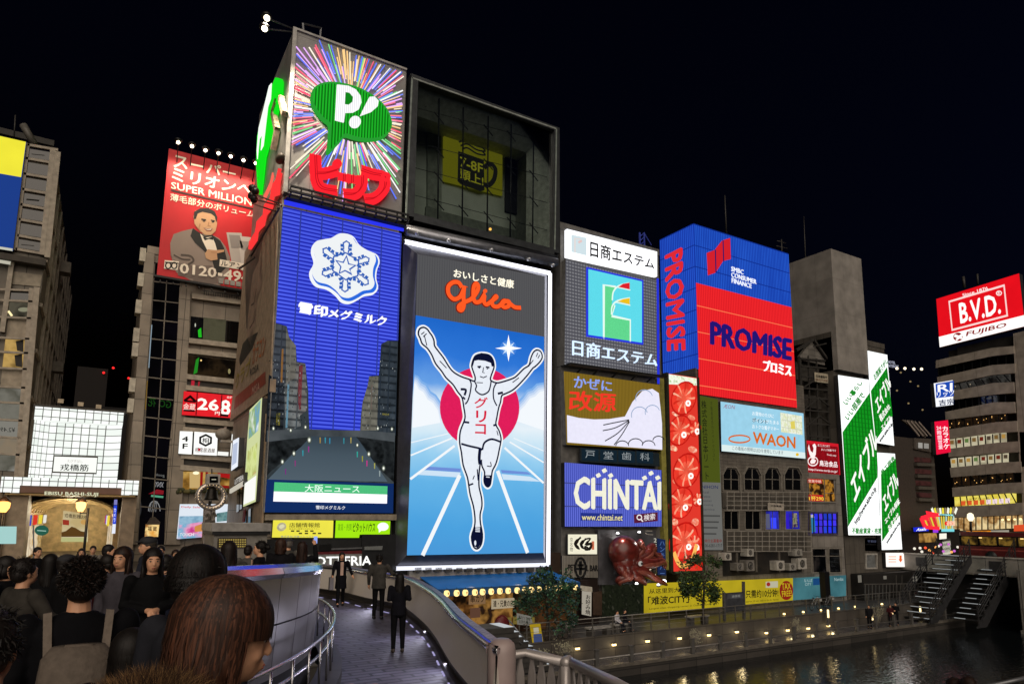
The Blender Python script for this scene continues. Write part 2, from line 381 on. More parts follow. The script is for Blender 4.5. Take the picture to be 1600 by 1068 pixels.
# street behind the bridge head
q = MB(); q.box(-30, 7.2, 39.5, 90, 3.2, 3.85, TILE('#4a443e', '#28241f', .5, .5, .015, .5, .15, True)); struct(q.build('street'))
def deckz(y): return max(3.85, 5.02-.03*max(0, y))
CX, CY, CR = -8.1, 16.0, 12.1
def arc(R, a0, a1, n): return [(CX+R*cos(radians(a0+(a1-a0)*i/n)), CY+R*sin(radians(a0+(a1-a0)*i/n))) for i in range(n+1)]
edge = arc(CR-.1, -40.5, 34, 40)
q = MB(); vs = []; fs = []
ys = edge
for (x, y) in ys: vs += [(x, y, deckz(y)), (-22, y, deckz(y)), (x, y, deckz(y)-.7)]
vs += [(4.6, 26, deckz(26)), (-22, 26, deckz(26)), (4.6, 26, 3.2), (7.2, 40, 3.85), (-22, 40, 3.85), (7.2, 40, 3.2)]
k = len(ys)+1
for i in range(k): a, b = 3*i, 3*i+3; fs += [(a, b, b+1, a+1), (a+2, b+2, b, a)]
n_ = len(vs); vs += [(1.05, -14, 5.02), (-22, -14, 5.02), (1.05, 5.0, 5.0)]; fs.append((n_, n_+2, 0, 1, n_+1))
q.add(vs, fs, TILE('#5b564f', '#35312d', .35, .35, .015, .5, .18, True, .5)); struct(q.build('bridge_deck'))
# ---- curved ramp
RZ = 4.05
outer = [(796,1142),(764,1146),(729,1103),(703.5,1068),(690,1043),(676.5,1016),(656,989),(622.5,962),(568.5,948.5),(531,938),(500,933),(478,929)]
OUT = [onZ(x, y, RZ) for x, y in outer]; OUTS = [Vector(v) for v in catmull([tuple(v) for v in OUT], 5)]
INN = arc(CR+.45, -56, 36, 30)
q = MB(); q.prism([(v.x, v.y, RZ) for v in OUTS]+[(x, y, RZ) for x, y in INN[::-1]], (0,0,1), .5, TILE('#5d5a66', '#26252c', .62, .2, .03, .5, .22, True, .5), back=True); struct(q.build('ramp'))
# parapet of the round deck: steel panels over a dark base, coping, handrail
t = thing('curved_parapet', 'curved grey panelled parapet with bright coping around the round bridge deck', 'parapet', (CX+CR, CY, 4.05))
def band(q, R0, z0, R1, z1, a0, a1, n, m, smooth=True, dz=True):
    vs = []; fs = []
    for i in range(n+1):
        a = radians(a0+(a1-a0)*i/n); y = CY+R0*sin(a); d = max(-.5, min(.8, .2+.062*(12.9-y))) if dz else 0
        vs += [(CX+R0*cos(a), y, z0+d), (CX+R1*cos(a), CY+R1*sin(a), z1+d)]
    for i in range(n): fs.append((2*i, 2*i+2, 2*i+3, 2*i+1))
    q.add(vs, fs, m, smooth)
m, tt, oo = newmat('brushed panels'); bb = tt.nodes.new('ShaderNodeBsdfPrincipled'); tt.links.new(bb.outputs[0], oo.inputs[0])
bb.inputs['Metallic'].default_value = .75; bb.inputs['Roughness'].default_value = .34
gg = tt.nodes.new('ShaderNodeNewGeometry'); nn = tt.nodes.new('ShaderNodeTexNoise'); nn.inputs['Scale'].default_value = 2; tt.links.new(gg.outputs['Position'], nn.inputs['Vector'])
rr = tt.nodes.new('ShaderNodeValToRGB'); rr.color_ramp.elements[0].color = (.25,.24,.24,1); rr.color_ramp.elements[1].color = (.42,.41,.41,1); tt.links.new(nn.outputs[0], rr.inputs[0]); tt.links.new(rr.outputs[0], bb.inputs['Base Color'])
PANELM = m
q = MB(); A0, A1 = -40.5, 33
npan = 18
for i in range(npan):
    a = A0+(A1-A0)*i/npan; b = A0+(A1-A0)*(i+1)/npan-.08
    band(q, CR+.03, 4.98, CR+.06, 5.57, a, b, 3, PANELM); band(q, CR-.02, 4.28, CR+.03, 4.96, a, b, 3, PANELM)
q.build('panel', t)
q = MB(); band(q, CR-.06, 3.6, CR-.06, 5.6, A0, A1, 40, MT('#161616', .6)); band(q, CR-.3, 5.55, CR-.3, 4.4, A0, A1, 40, MT('#55524e', .5)); q.build('core', t)
q = MB(); CH = MT('#c8c8cc', .16, 1., .05)
prof = [(CR+.07, 5.56), (CR+.1, 5.62), (CR+.07, 5.7), (CR-.02, 5.74), (CR-.25, 5.74), (CR-.33, 5.66), (CR-.33, 5.56)]
for i in range(npan//2):
    a = A0+(A1-A0)*i/(npan//2); b = A0+(A1-A0)*(i+1)/(npan//2)-.12
    for j in range(len(prof)-1): band(q, prof[j][0], prof[j][1], prof[j+1][0], prof[j+1][1], a, b, 4, CH)
q.build('coping', t)
q = MB(); band(q, CR+.5, 3.95, CR+.5, 4.22, A0, A1, 40, MT('#3a3835', .6), dz=False); band(q, CR+.5, 4.22, CR+.1, 4.24, A0, A1, 40, MT('#4a4744', .5), dz=False); q.build('kerb', t)
q = MB()
for R, z in ((CR+.34, 5.0), (CR+.3, 4.74)):
    q.tube([(x, y, z) for x, y in arc(R, A0, A1, 60)], .024, CH, 8)
for x, y in arc(CR+.32, A0+1, A1-1, 22): q.tube([(x, y, 4.2), (x, y, 5.0)], .018, CH, 6)
q.build('handrail', t)
# outer wall of the ramp
t = thing('ramp_wall', 'outer curved ramp wall with pink tiled coping and chrome edge line', 'wall', (OUTS[10].x, OUTS[10].y, RZ))
def sweep(q, prof, m, path=OUTS, smooth=False):
    """prof: (outward offset, z) pairs swept along the path"""
    k = len(path); vs = []; fs = []
    for i in range(k):
        a = path[max(0, i-1)]; b = path[min(k-1, i+1)]; d = (b-a).normalized(); nx = Vector((d.y, -d.x, 0))
        for o, z in prof: vs.append((path[i].x+nx.x*o, path[i].y+nx.y*o, z))
    n = len(prof)
    for i in range(k-1):
        for j in range(n-1): fs.append((i*n+j, i*n+j+1, (i+1)*n+j+1, (i+1)*n+j))
    q.add(vs, fs, m, smooth)
def sheet(c):
    m, tt, oo = newmat('ribbed steel'); b = tt.nodes.new('ShaderNodeBsdfPrincipled'); tt.links.new(b.outputs[0], oo.inputs[0]); b.inputs['Base Color'].default_value = (*lin(c), 1); b.inputs['Metallic'].default_value = .1; b.inputs['Roughness'].default_value = .4
    g = tt.nodes.new('ShaderNodeNewGeometry'); vm = tt.nodes.new('ShaderNodeVectorMath'); vm.operation = 'MULTIPLY'; vm.inputs[1].default_value = (14, 14, .3); tt.links.new(g.outputs['Position'], vm.inputs[0])
    n = tt.nodes.new('ShaderNodeTexNoise'); n.inputs['Scale'].default_value = 1; tt.links.new(vm.outputs[0], n.inputs['Vector']); bp = tt.nodes.new('ShaderNodeBump'); bp.inputs['Strength'].default_value = .4; bp.inputs['Distance'].default_value = .03; tt.links.new(n.outputs[0], bp.inputs['Height']); tt.links.new(bp.outputs[0], b.inputs['Normal']); return m
SHEET = sheet('#d2cac0')
# posts of the path run from near to far; "outward" is to the right of travel
q = MB(); sweep(q, [(.03, RZ+.28), (.1, RZ+.95)], SHEET, smooth=True); q.build('steel_face', t)
q = MB(); sweep(q, [(0, RZ-.4), (0, RZ+.12), (.1, RZ+.12), (.1, RZ+.26), (.03, RZ+.26), (.03, RZ+.3)], MT('#2b2724', .5)); sweep(q, [(.29, RZ+1.02), (.29, RZ-1.2), (.1, RZ-1.2)], MT('#3f3b37', .7)); q.build('base', t)
q = MB(); sweep(q, [(.1, RZ+.95), (.06, RZ+.99), (.06, RZ+1.05), (.14, RZ+1.08)], CH, smooth=True); q.build('edge_line', t)
q = MB(); sweep(q, [(.14, RZ+1.08), (.24, RZ+1.1), (.31, RZ+1.05), (.31, RZ+.95)], TILE('#8d7b7b', '#4e4548', .16, .16, .012, .35, .12, True)); q.build('coping', t)
q = MB(); LEDC = EM('#cfc8ff', .6)
path = OUTS
acc = 0
for i in range(len(path)-1):
    a, b = path[i], path[i+1]; L = (b-a).length; d = (b-a).normalized()
    s_ = 0
    while s_ < L:
        if (acc+s_) % .9 < .4:
            p = a+d*s_; nx = Vector((d.y, -d.x, 0))
            q.box(p.x-nx.x*.03-.014, p.x-nx.x*.03+.014, p.y-nx.y*.03-.014, p.y-nx.y*.03+.014, RZ+.01, RZ+.025, LEDC)
        s_ += .055
    acc += L
lo = q.build('floor_light_strip', t)
# end pier of the ramp wall
e0 = OUTS[0]
# small lamps along the ramp edge throw violet light over the paving
for i in (19, 29, 39):
    l = bpy.data.lights.new('ramp_strip_light', 'AREA'); l.energy = 16; l.color = (.8, .78, 1); l.shape = 'RECTANGLE'; l.size = 2.2; l.size_y = .08
    o = bpy.data.objects.new('ramp_strip_light', l); COL.objects.link(o); a = OUTS[i]; b = OUTS[i+1]; d = (b-a).normalized(); nx = Vector((d.y, -d.x, 0))
    o.location = a-nx*.1+Vector((0,0,.28)); o.rotation_euler = (-nx+Vector((0,0,-1.0))).to_track_quat('-Z', 'Z').to_euler()
# ================================================================ BUILDINGS (bodies)
WARM = TILE('#8d8172', '#3a332b', 1.45, 1.42, .02, .55, .1)
GREY = TILE('#77736c', '#35322e', 1.1, .8, .02, .6, .12)
DARK = MT('#2a2826', .6)
def building(name, label, x0, x1, y0, y1, z0, z1, m, roof=True):
    t = thing(name, label, 'building', ((x0+x1)/2, (y0+y1)/2, z0))
    b = MB(); b.box(x0, x1, y0, y1, z0, z1, m); b.build('wall', t)
    if roof:
        b = MB(); w = .25
        for a in ((x0-.05, x1+.05, y0-.05, y0+w), (x0-.05, x1+.05, y1-w, y1+.05), (x0-.05, x0+w, y0+w, y1-w), (x1-w, x1+.05, y0+w, y1-w)): b.box(*a, z1, z1+.5, m)
        b.build('roof_parapet', t)
    return t
B_snow = building('corner_building', 'beige corner building behind the blue snowflake billboard and the rays billboard', 7.22, 14.0, 36.4, 47.6, 0, 24.2, WARM)
B_glico = building('billboard_building', 'dark building behind the tall running man billboard', 14.02, 25.2, 36.5, 48, 0, 23.4, DARK, False)
B_nissho = building('narrow_building', 'grey building stacked with three billboards between the dark glass box and the red billboard', 25.85, 35.0, 36.5, 47, 0, 26.6, MT('#5d5b58', .7))
B_prom = building('tiled_building', 'old grey building with chamfered windows under the pale blue sign', 38.2, 51.2, 36.15, 47, 0, 18.2, TILE('#6d675f', '#443f38', .5, .25, .012, .6, .1), False)
B_food = building('corner_shop_building', 'slim grey tiled building under the small red poultry sign', 51.3, 55.6, 36.2, 46, 0, 13.2, TILE('#85807a', '#4a4641', .9, .9, .015, .55, .1), False)
B_able = building('dark_tower_building', 'dark tower behind the green and white diagonal billboards', 56.0, 64.4, 36.4, 46, 0, 23.3, TILE('#57524b', '#2f2b27', .7, 3, .02, .6, .1))
t = thing('blank_tower', 'plain grey windowless tower block above the scaffold frame', 'tower', (60, 40, 18))
b = MB(); b.box(56.0, 60.75, 35.9, 42.3, 20.2, 31.6, TILE('#918c86', '#807b75', 2.4, 3.2, .02, .7, .03)); b.build('wall', t)
b = MB(); a = onY(1356, 398, 37); 
b.tube([(57.2, 37, 31.9), (62.3, 37, 32.2)], .05, DARK); b.tube([(57.2, 39, 31.9), (62.3, 39, 32.2)], .05, DARK)
for x in (57.4, 58.6, 59.8, 61, 62.2): b.tube([(x, 37, 32.1), (x, 39, 32.1)], .04, DARK)
for x in (57.5, 60.5): b.tube([(x, 37, 31.6), (x, 37, 32.1)], .04, DARK); b.tube([(x, 39, 31.6), (x, 39, 32.1)], .04, DARK)
b.build('roof_frame', t)
# chamfered windows etc. of the old building
PF = PY(36.15)
FR = MT('#7a756d', .5); WIN = GLASS('#0b0c0f')
for i, (x0, x1) in enumerate(((1130, 1153), (1163, 1186), (1195, 1217), (1226, 1250))):
    w_ = MB(); c = 5
    w_.poly(PF, [(x0, 764), (x0-.5, 742), (x0+c, 732), (x1-c, 733), (x1, 743), (x1+.5, 765)], .02, WIN, .02); wo = w_.build('window', B_prom)
    f = MB(); f.stroke(PF, [(x0-2, 766), (x0-2.5, 741), (x0+c-1, 729), (x1-c+1, 730), (x1+2, 742), (x1+2.5, 767)], .1, .14, FR, .14); f.wire((x0+x1)/2, 732, (x0+x1)/2, 764, PF, .06, .06, FR); f.wire(x0, 748, x1, 749, PF, .06, .05, FR); f.build('frame', wo)
for i, (x0, x1) in enumerate(((1131, 1153), (1164, 1187), (1196, 1217), (1227, 1249))):
    w_ = MB(); mat_ = WIN if i < 2 else LED('#2a2cae', .9, .5, 1.4, False)
    w_.quad(PF, x0, 798, x1, 826, .02, mat_, .02)
    if i == 2: w_.quad(PF, x0+8, 808, x0+17, 825, .03, EM('#3b49ff', 1.0)); w_.quad(PF, x0, 802, x0+7, 825, .03, EM('#777a9c', .5))
    if i == 3: w_.quad(PF, x0+10, 801, x0+19, 823, .03, BLOB(('#5c6a34','#a09a80','#2a2350','#6a2a3a'), 2.4, .8)); w_.quad(PF, x0, 802, x0+6, 825, .03, EM('#3320c8', .9))
    wo = w_.build('window', B_prom); f = MB(); f.stroke(PF, [(x0-1, 797), (x1+1, 797.4), (x1+1, 827), (x0-1, 827)], .1, .08, FR, .08, closed=True); f.wire((x0+x1)/2, 798, (x0+x1)/2, 826, PF, .05, .05, FR); f.build('frame', wo)
for y0, y1 in ((768, 796), (829, 860)):
    g = MB(); R_ = MT('#97928a', .5)
    for j in range(5): yy = y0+(y1-y0)*j/4; g.wire(1127, yy, 1259, yy+.6, PF, .5, .04, R_)
    for j in range(13): xx = 1128+131*j/12; g.wire(xx, y0, xx, y1+.4, PF, .52, .035, R_)
    g.build('balcony_grille', B_prom)
    g = MB(); g.quad(PF, 1127, y0+1, 1259, y1-.5, .12, TILE('#57524b', '#3b3732', 1.3, .7, .015, .6, .1), .1); g.build('balcony_panel', B_prom)
# corner shop: warm window, blue glazed windows, dark windows
PS = PY(36.2)
w_ = MB(); w_.quad(PS, 1260, 747, 1304, 783, .02, BLOB(('#120b06','#3a2413','#c98b30','#2c1a0c'), 1.6, .8), .02)
w_.quad(PS, 1260, 747, 1284, 755, .05, LED('#c5362a', .9, .3)); w_.text('営業中鍋', ((1262, 748.5), (1282, 754)), PS, .06, EM('#ffd9c4', .9), .004, .02)
w_.quad(PS, 1262, 772, 1286, 783, .05, EM('#c8302a', .9)); w_.text('1杯290', ((1263, 774), (1286, 782)), PS, .06, EM('#ffe04a', 1.), .004, .02); wo = w_.build('window', B_food)
f = MB(); f.stroke(PS, [(1259.5, 746), (1305, 747.5), (1305, 784), (1260, 783.5)], .1, .1, FR, .08, closed=True); f.wire(1287, 747, 1287, 783, PS, .09, .06, FR); f.wire(1287, 770, 1304, 770, PS, .09, .05, FR); f.build('frame', wo)
w_ = MB(); w_.quad(PS, 1263, 801, 1307, 833, .02, EM('#16123a', .6), .02)
for j in range(6):
    xx = 1264+7.2*j
    for k_, (a, bb_) in enumerate(((802, 811), (812, 821), (822, 832))): w_.quad(PS, xx+.7, a, xx+6.2, bb_, .03, EM(random.choice(('#2f36ff','#4a3cff','#3a2ae0','#5a3cf0','#2944d8')), random.uniform(.7, 1.0)))
w_.poly(PS, [(1264,804),(1272,806),(1274,830),(1264,832)], .035, EM('#2e7fa8', .9)); w_.poly(PS, [(1264,804),(1271,803),(1272,808),(1264,808)], .04, EM('#c8c4d8', .8)); wo = w_.build('window', B_food)
f = MB()
for j in range(7): f.wire(1263+7.3*j, 801, 1263.3+7.3*j, 833, PS, .08, .09, MT('#1a1822', .5))
f.stroke(PS, [(1262, 800), (1308, 800.6), (1308, 834), (1262, 834)], .12, .08, MT('#4a4560', .5), .08, closed=True); f.build('frame', wo)
for x0, x1 in ((1268, 1291), (1295, 1313)):
    w_ = MB(); w_.quad(PS, x0, 857, x1, 893, .02, BLOB(('#050505','#0c0c0e','#3b3430'), 1.1, .5) if x0 == 1268 else WIN, .02); wo = w_.build('window', B_food); f = MB(); f.stroke(PS, [(x0-1, 856), (x1+1, 856), (x1+1, 894), (x0-1, 894)], .09, .08, FR, .08, closed=True); f.wire(x0, 868, x1, 868, PS, .07, .05, FR); f.build('frame', wo)
PA = PY(36.4)
w_ = MB(); w_.quad(PA, 1353, 866, 1368, 886, .02, BLOB(('#6a655c','#8a857c','#55504a'), 1.2, .35), .02); wo = w_.build('window', B_able); f = MB(); f.stroke(PA, [(1352, 865), (1369, 865), (1369, 887), (1352, 887)], .12, .1, MT('#a09c95', .5), .1, closed=True); f.build('frame', wo)
# scaffold frame with mesh cladding left of the blank tower
t = thing('scaffold_frame', 'dark steel sign scaffold with a pointed gable between the red billboard and the tower', 'scaffold', (54.5, 37.4, 13.4))
PG = PY(37.2); ST = MT('#33312e', .5); b = MB()
for x0, x1, y0, y1 in ((1249, 1254, 558, 690), (1303, 1312, 560, 700), (1275, 1278, 560, 690), (1262, 1266, 556, 690), (1290, 1295, 556, 690)): b.wire(x0, y0, x1, y1, PG, .1, .22 if x0 in (1249, 1303) else .12, ST)
for i, y in enumerate((560, 572, 588, 606, 620, 640, 660, 680)): b.wire(1249+i*.6, y, 1304+i, y+5, PG, .15, .14, ST)
for x0, y0, x1, y1 in ((1252,606,1277,590),(1277,590,1300,612),(1254,640,1277,622),(1277,622,1304,643),(1256,668,1278,650),(1278,650,1308,672)): b.wire(x0, y0, x1, y1, PG, .2, .1, ST)
b.build('lattice', t)
b = MB(); b.poly(PG, [(1250,556),(1268,532),(1296,572),(1252,562)], .0, TILE('#77736d', '#4d4944', .9, .5, .02, .6, .1), .3); b.wire(1241, 548, 1268, 531, PG, .3, .22, ST); b.wire(1268, 531, 1298, 574, PG, .3, .2, ST); b.wire(1262, 543, 1284, 538, PG, .5, .1, ST); b.build('gable', t)
b = MB(); b.quad(PG, 1252, 562, 1306, 600, -.6, MT('#4a4742', .7), .2); b.quad(PG, 1254, 612, 1308, 640, -.6, MT('#403d39', .7), .2); b.quad(PG, 1256, 648, 1310, 690, -.6, MT('#3a3733', .7), .2); b.build('back_panel', t)
# ---- left building
BL = building('shopping_building', 'beige left hand building with balcony bays above the left side of the arcade', -26, -4.15, 50, 82, 3.8, 28.4, TILE('#6f675b', '#383129', .9, 2.9, .03, .6, .12))
PL = PY(50); CO = MT('#9a8f80', .55); b = MB()
ys_ = [236, 257, 281, 305, 329, 352, 377, 398]
for i, y in enumerate(ys_): b.wire(43-i*2.6, y-8, 91-i*3.1, y, PL, .2, .16, CO)
b.wire(44, 226, 24, 392, PL, .2, .2, CO); b.wire(83, 236, 66, 400, PL, .3, .28, CO); b.wire(91, 240, 74, 404, PL, .3, .3, CO)
b.build('bay_frame', BL)
for i in range(7):
    b = MB(); o_ = -2.7*i; b.poly(PL, [(46+o_, ys_[i]-3), (82+o_, ys_[i]+3), (80+o_, ys_[i+1]-5), (43+o_, ys_[i+1]-11)], .06, GLASS('#08080a'), .05)
    if i in (0, 3, 6): b.poly(PL, [(50+o_, ys_[i]+6), (70+o_, ys_[i]+8), (69+o_, ys_[i+1]-14), (49+o_, ys_[i+1]-16)], .07, EM('#1c1a14', .5))
    b.build('window', BL)
rows = [(455,470,'d'),(472,496,'o'),(498,528,'p'),(530,551,'w'),(552,575,'w'),(577,604,'p'),(606,628,'l'),(630,654,'l'),(657,682,'t'),(684,708,'m'),(710,735,'l')]
for i, (y0, y1, kd) in enumerate(rows):
    xr = 54-(y0-455)*.095; o_ = (y0-455)*.1
    xl = max(-8, 17-(y0-455)*.11)
    mm = {'d': GLASS(), 'p': MT('#978b79', .6), 'o': BLOB(('#4e4a40','#76705e','#2d2a22'), .9, .45), 'w': BLOB(('#8a6a30','#c9a45e','#5a4520'), .8, .85), 'l': BLOB(('#7d7c70','#8f8c80','#6a685c','#a5a298'), .5, .6), 't': EM('#99968c', .65), 'm': BLOB(('#8c8a80','#a5937a','#87857a'), .5, .6)}[kd]
    b = MB(); b.poly(PL, [(xl, y0), (xr, y0+2), (xr-2.2, y1+1), (xl-2.5, y1-1)], .06, mm, .05)
    if kd == 'w': b.poly(PL, [(xr-22, y0+3), (xr-10, y0+1), (xr-10, y1-1), (xr-20, y1-3)], .08, MT('#1c1712', .6))
    if kd == 'o': b.wire(xl-2, y0+14, xl+4, y0+22, PL, .1, .12, EM('#ffe9b0', 1.2)); b.ell(PL, xr-15, y0+12, 9, 3.5, .08, EM('#9c9a80', .7))
    if kd == 't': b.text('¥2.49', [(24, y0+11), (1, y0+10), (1, y0+17), (24, y0+18)], PL, .09, EM('#2a2a28', .5), .004)
    b.build('window' if kd != 'p' else 'spandrel_panel', BL, )
    b = MB(); b.wire(-12, y0-2, xr+7, y0+1, PL, .3, .12, CO); b.build('floor_edge', BL)
b = MB(); b.wire(58.5, 452, 34, 745, PL, .55, .3, CO); b.wire(49.5, 452, 26, 745, PL, .3, .22, CO); b.wire(20, 405, 4, 520, PL, .3, .25, CO); b.build('corner_column', BL)
b = MB(); b.bY(-20, 396, 72, 420, 50, .7, .1, MT('#3c362f', .7)); b.poly(PL, [(20, 424), (66, 430), (63, 448), (18, 444)], .06, MT('#8d8373', .6), .05); b.build('cornice', BL)
b = MB(); b.bY(-20, 194, 84, 228, 54, 0, .2, MT('#2d2a26', .7)); b.build('roof_screen', BL); b = MB(); b.tube([onY(36, 195, 50), onY(54, 226, 50)], .22, MT('#57534d', .5)); b.build('roof_stay', BL); b = MB(); b.tube([onY(24, 180, 51), onY(22, 214, 51)], .04, ST); b.build('roof_pole', BL)
PR = PW(-4.15); b = MB()
for i in range(9):
    y = 53+i*3.1; b.box(-4.15, -3.95, y, y+.35, 4, 28.2, CO)
for z in [5+2.9*j for j in range(9)]: b.box(-4.15, -4.0, 50, 81, z, z+.22, CO)
for y, z in ((64, 18), (67, 14.5), (70, 12), (60, 25), (72, 9.6)): b.box(-4.15, -3.3, y, y+1.2, z, z+.8, MT('#7c756b', .6))
b.build('side_rib', BL)
t = sign('yellow_blue_sign', 'tall glowing sign with a yellow upper half and blue lower half at the left edge', PY(49.6), [(-30,205.5),(41,222),(20,392),(-30,384)], EM('#1f3f8c', .95, True), .3)
b = MB(); b.poly(PY(49.6), [(-30,206),(40.5,222),(33,277),(-30,266)], .02, LED('#f2e83c', 1., .06, .5, True)); b.build('yellow_field', t)
b = MB(); b.wire(-30, 383, 20, 391, PY(49.6), .15, .12, EM('#d9d9c8', .8)); b.wire(-30, 404, 17, 412, PY(49.6), .2, .16, EM('#d9d5c0', .7)); b.build('light_tube', t)
# ---- building with the eel signs, behind the arcade's right side
BE = building('office_building', 'beige office building with dark curtain glass strip under the red hair billboard', 1.45, 9.4, 50, 64, 3.8, 24.2, WARM)
PE = PY(50); MU = MT('#6b6358', .5)
b = MB(); b.poly(PE, [(241,410),(282,416),(279,500),(272,620),(262,720),(256,850),(214,850),(222,720),(229,620),(236,500)], .05, BLOB(('#040405','#0a090c','#100d14'), .4, .5), .05); wg = b.build('curtain_glass', BE)
b = MB()
for y in (440, 469, 499, 529, 558, 589, 620, 651, 680, 711, 745, 790): b.wire(240-(y-440)*.075, y, 282-(y-440)*.062, y+5, PE, .09, .07, MU)
b.wire(262, 412, 236, 850, PE, .09, .06, MU); b.wire(241, 412, 214, 850, PE, .12, .1, MU); b.build('mullion', BE)
b = MB()
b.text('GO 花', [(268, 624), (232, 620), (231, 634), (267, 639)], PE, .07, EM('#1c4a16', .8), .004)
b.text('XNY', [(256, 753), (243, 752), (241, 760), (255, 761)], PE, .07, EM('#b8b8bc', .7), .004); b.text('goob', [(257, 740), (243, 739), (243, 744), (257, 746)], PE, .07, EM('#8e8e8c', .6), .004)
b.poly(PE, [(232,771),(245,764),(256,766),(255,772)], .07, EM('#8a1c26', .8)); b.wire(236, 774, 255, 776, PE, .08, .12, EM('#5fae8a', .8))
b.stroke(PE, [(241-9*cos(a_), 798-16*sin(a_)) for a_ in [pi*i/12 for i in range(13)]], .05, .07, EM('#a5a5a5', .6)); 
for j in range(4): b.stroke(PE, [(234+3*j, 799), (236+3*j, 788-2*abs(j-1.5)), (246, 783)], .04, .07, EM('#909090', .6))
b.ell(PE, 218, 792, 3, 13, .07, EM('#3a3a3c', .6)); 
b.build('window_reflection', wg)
b = MB()
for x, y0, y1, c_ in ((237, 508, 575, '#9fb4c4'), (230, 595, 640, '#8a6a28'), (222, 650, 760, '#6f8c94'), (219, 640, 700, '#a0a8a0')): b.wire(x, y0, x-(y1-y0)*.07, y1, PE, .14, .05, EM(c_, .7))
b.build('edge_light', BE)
for (ya, yb, kd) in ((494, 531, 'c'), (555, 588, 'r'), (593, 605, 's'), (653, 669, 's'), (715, 729, 's')):
    dx = (ya-494)*.068; b = MB()
    b.poly(PE, [(298-dx, ya), (374-dx, ya+9), (372-dx, yb+7), (296.5-dx, yb)], .04, {'c': GLASS('#0d0d0d'), 'r': BLOB(('#0a0806','#1a140e','#3a2c1c','#0e0a08'), .9, .5), 's': MT('#3a3530', .4)}[kd], .04)
    if kd == 'c':
        b.poly(PE, [(318, ya+2), (353, ya+6), (351, yb+4), (316.5, yb+1)], .06, BLOB(('#57533f','#6a664e','#4a4736'), .9, .5)); b.poly(PE, [(309,516),(314,512),(315,527),(310,527)], .07, EM('#29c828', .8)); b.ell(PE, 305, 508, 1, 3, .07, EM('#d0d0c0', .8))
    if kd == 'r': b.poly(PE, [(306,562),(311,558),(308,582),(302,585)], .07, EM('#2a9c2a', .7)); b.ell(PE, 314, 563, 1.4, 1.4, .07, EM('#ffd88a', 1.)); b.ell(PE, 358, 580, 2, 4, .07, EM('#a59a6a', .7))
    if kd == 's' and ya == 593: b.poly(PE, [(299,594),(304,595),(303,605),(298,604)], .07, EM('#c02a3a', .8)); b.wire(311, 596, 310, 604, PE, .07, .1, EM('#b02a34', .8))
    b.build('window', BE)
for y in (464, 533, 549, 589, 606, 656, 671, 712, 730): b = MB(); b.wire(297-(y-494)*.068, y, 376-(y-494)*.068, y+10-(y-464)*.014, PE, .35, .34, MT('#9a8f80', .55)); b.build('floor_edge', BE)
b = MB(); b.poly(PE, [(280,450),(297,453),(293,560),(281,850),(256,850),(268,700),(275,560)], .3, WARM, .3); b.poly(PE, [(226,395),(241,398),(236,480),(222,680),(214,850),(200,850),(208,650),(220,480)], .25, WARM, .25); b.build('pilaster', BE)
b = MB()
for i in range(16): b.wire(318+i*3.6, 456+i*.55, 318+i*3.6, 464+i*.55, PE, .3, .04, ST)
b.wire(315, 455, 376, 464, PE, .3, .06, ST); b.build('roof_railing', BE)
for y in (397, 436, 478, 522, 545, 600, 632): b = MB(); p_ = onY(228-(y-397)*.08, y, 49.7); b.box(p_.x-.35, p_.x, 49.7, 50.6, p_.z-.5, p_.z+.4, MT('#b0a898', .5)); b.build('vent_hood', BE)
# restaurant floor with curtains, and poster below
b = MB(); b.poly(PE, [(278,736),(364,737),(362,764),(276,764)], .05, BLOB(('#3a2410','#a87a34','#d8ad5c','#6a4a22'), .9, .75), .05)
b.poly(PE, [(296,737),(312,737),(312,762),(296,762)], .07, EM('#d9b87a', .8)); b.ell(PE, 306, 738.5, 5, 2.5, .09, EM('#fff0c8', 1.2))
for x in (313, 321): b.poly(PE, [(x,737),(x+4,737),(x+3,761),(x-1,762)], .08, EM('#a01a1a', .8))
b.poly(PE, [(340,738),(364,738),(363,748),(340,744)], .08, EM('#b01c1c', .85)); b.poly(PE, [(341,757),(363,759),(362,765),(341,763)], .08, EM('#941818', .8)); b.build('restaurant_window', BE)
b = MB()
for i in range(40): x = 277+86*i/40; b.ball(PE.p(x, 767+random.uniform(-2, 2), .3), .12, .12, .16, random.choice((MT('#3a3a20', .7), MT('#57502a', .7), MT('#2c3018', .7))), 6, 4)
b.build('planter', BE)
# more distant dark masses in the street gap and to the right
for nm, lb, x0, x1, y0, z1, c_ in (('distant_tower', 'dim distant tower with red warning lights beyond the arcade', 3, 13, 300, 62, '#1a1614'), ('distant_block', 'faint dark block low in the gap beyond the arcade', 12, 30, 260, 42, '#121010')):
    t = building(nm, lb, x0-14, x1-14, y0, y0+20, 0, z1, MT(c_, .9), False)
    if nm == 'distant_tower':
        for px, py in ((162, 582), (177, 574.5)): b = MB(); b.ball(onY(px, py, 299), .45, .45, .45, EM('#ff2a2a', 1.5)); b.build('warning_light', t)
    else: b = MB(); b.ball(onY(201, 590.5, 259), .4, .4, .4, EM('#ff2a2a', 1.2)); b.build('warning_light', t)
# ================================================================ SIGNS on the canal front
W_ = EM('#ffffff', 1.15); K_ = MT('#0c0c0e', .5); STEEL = MT('#6e6f72', .4, .6)
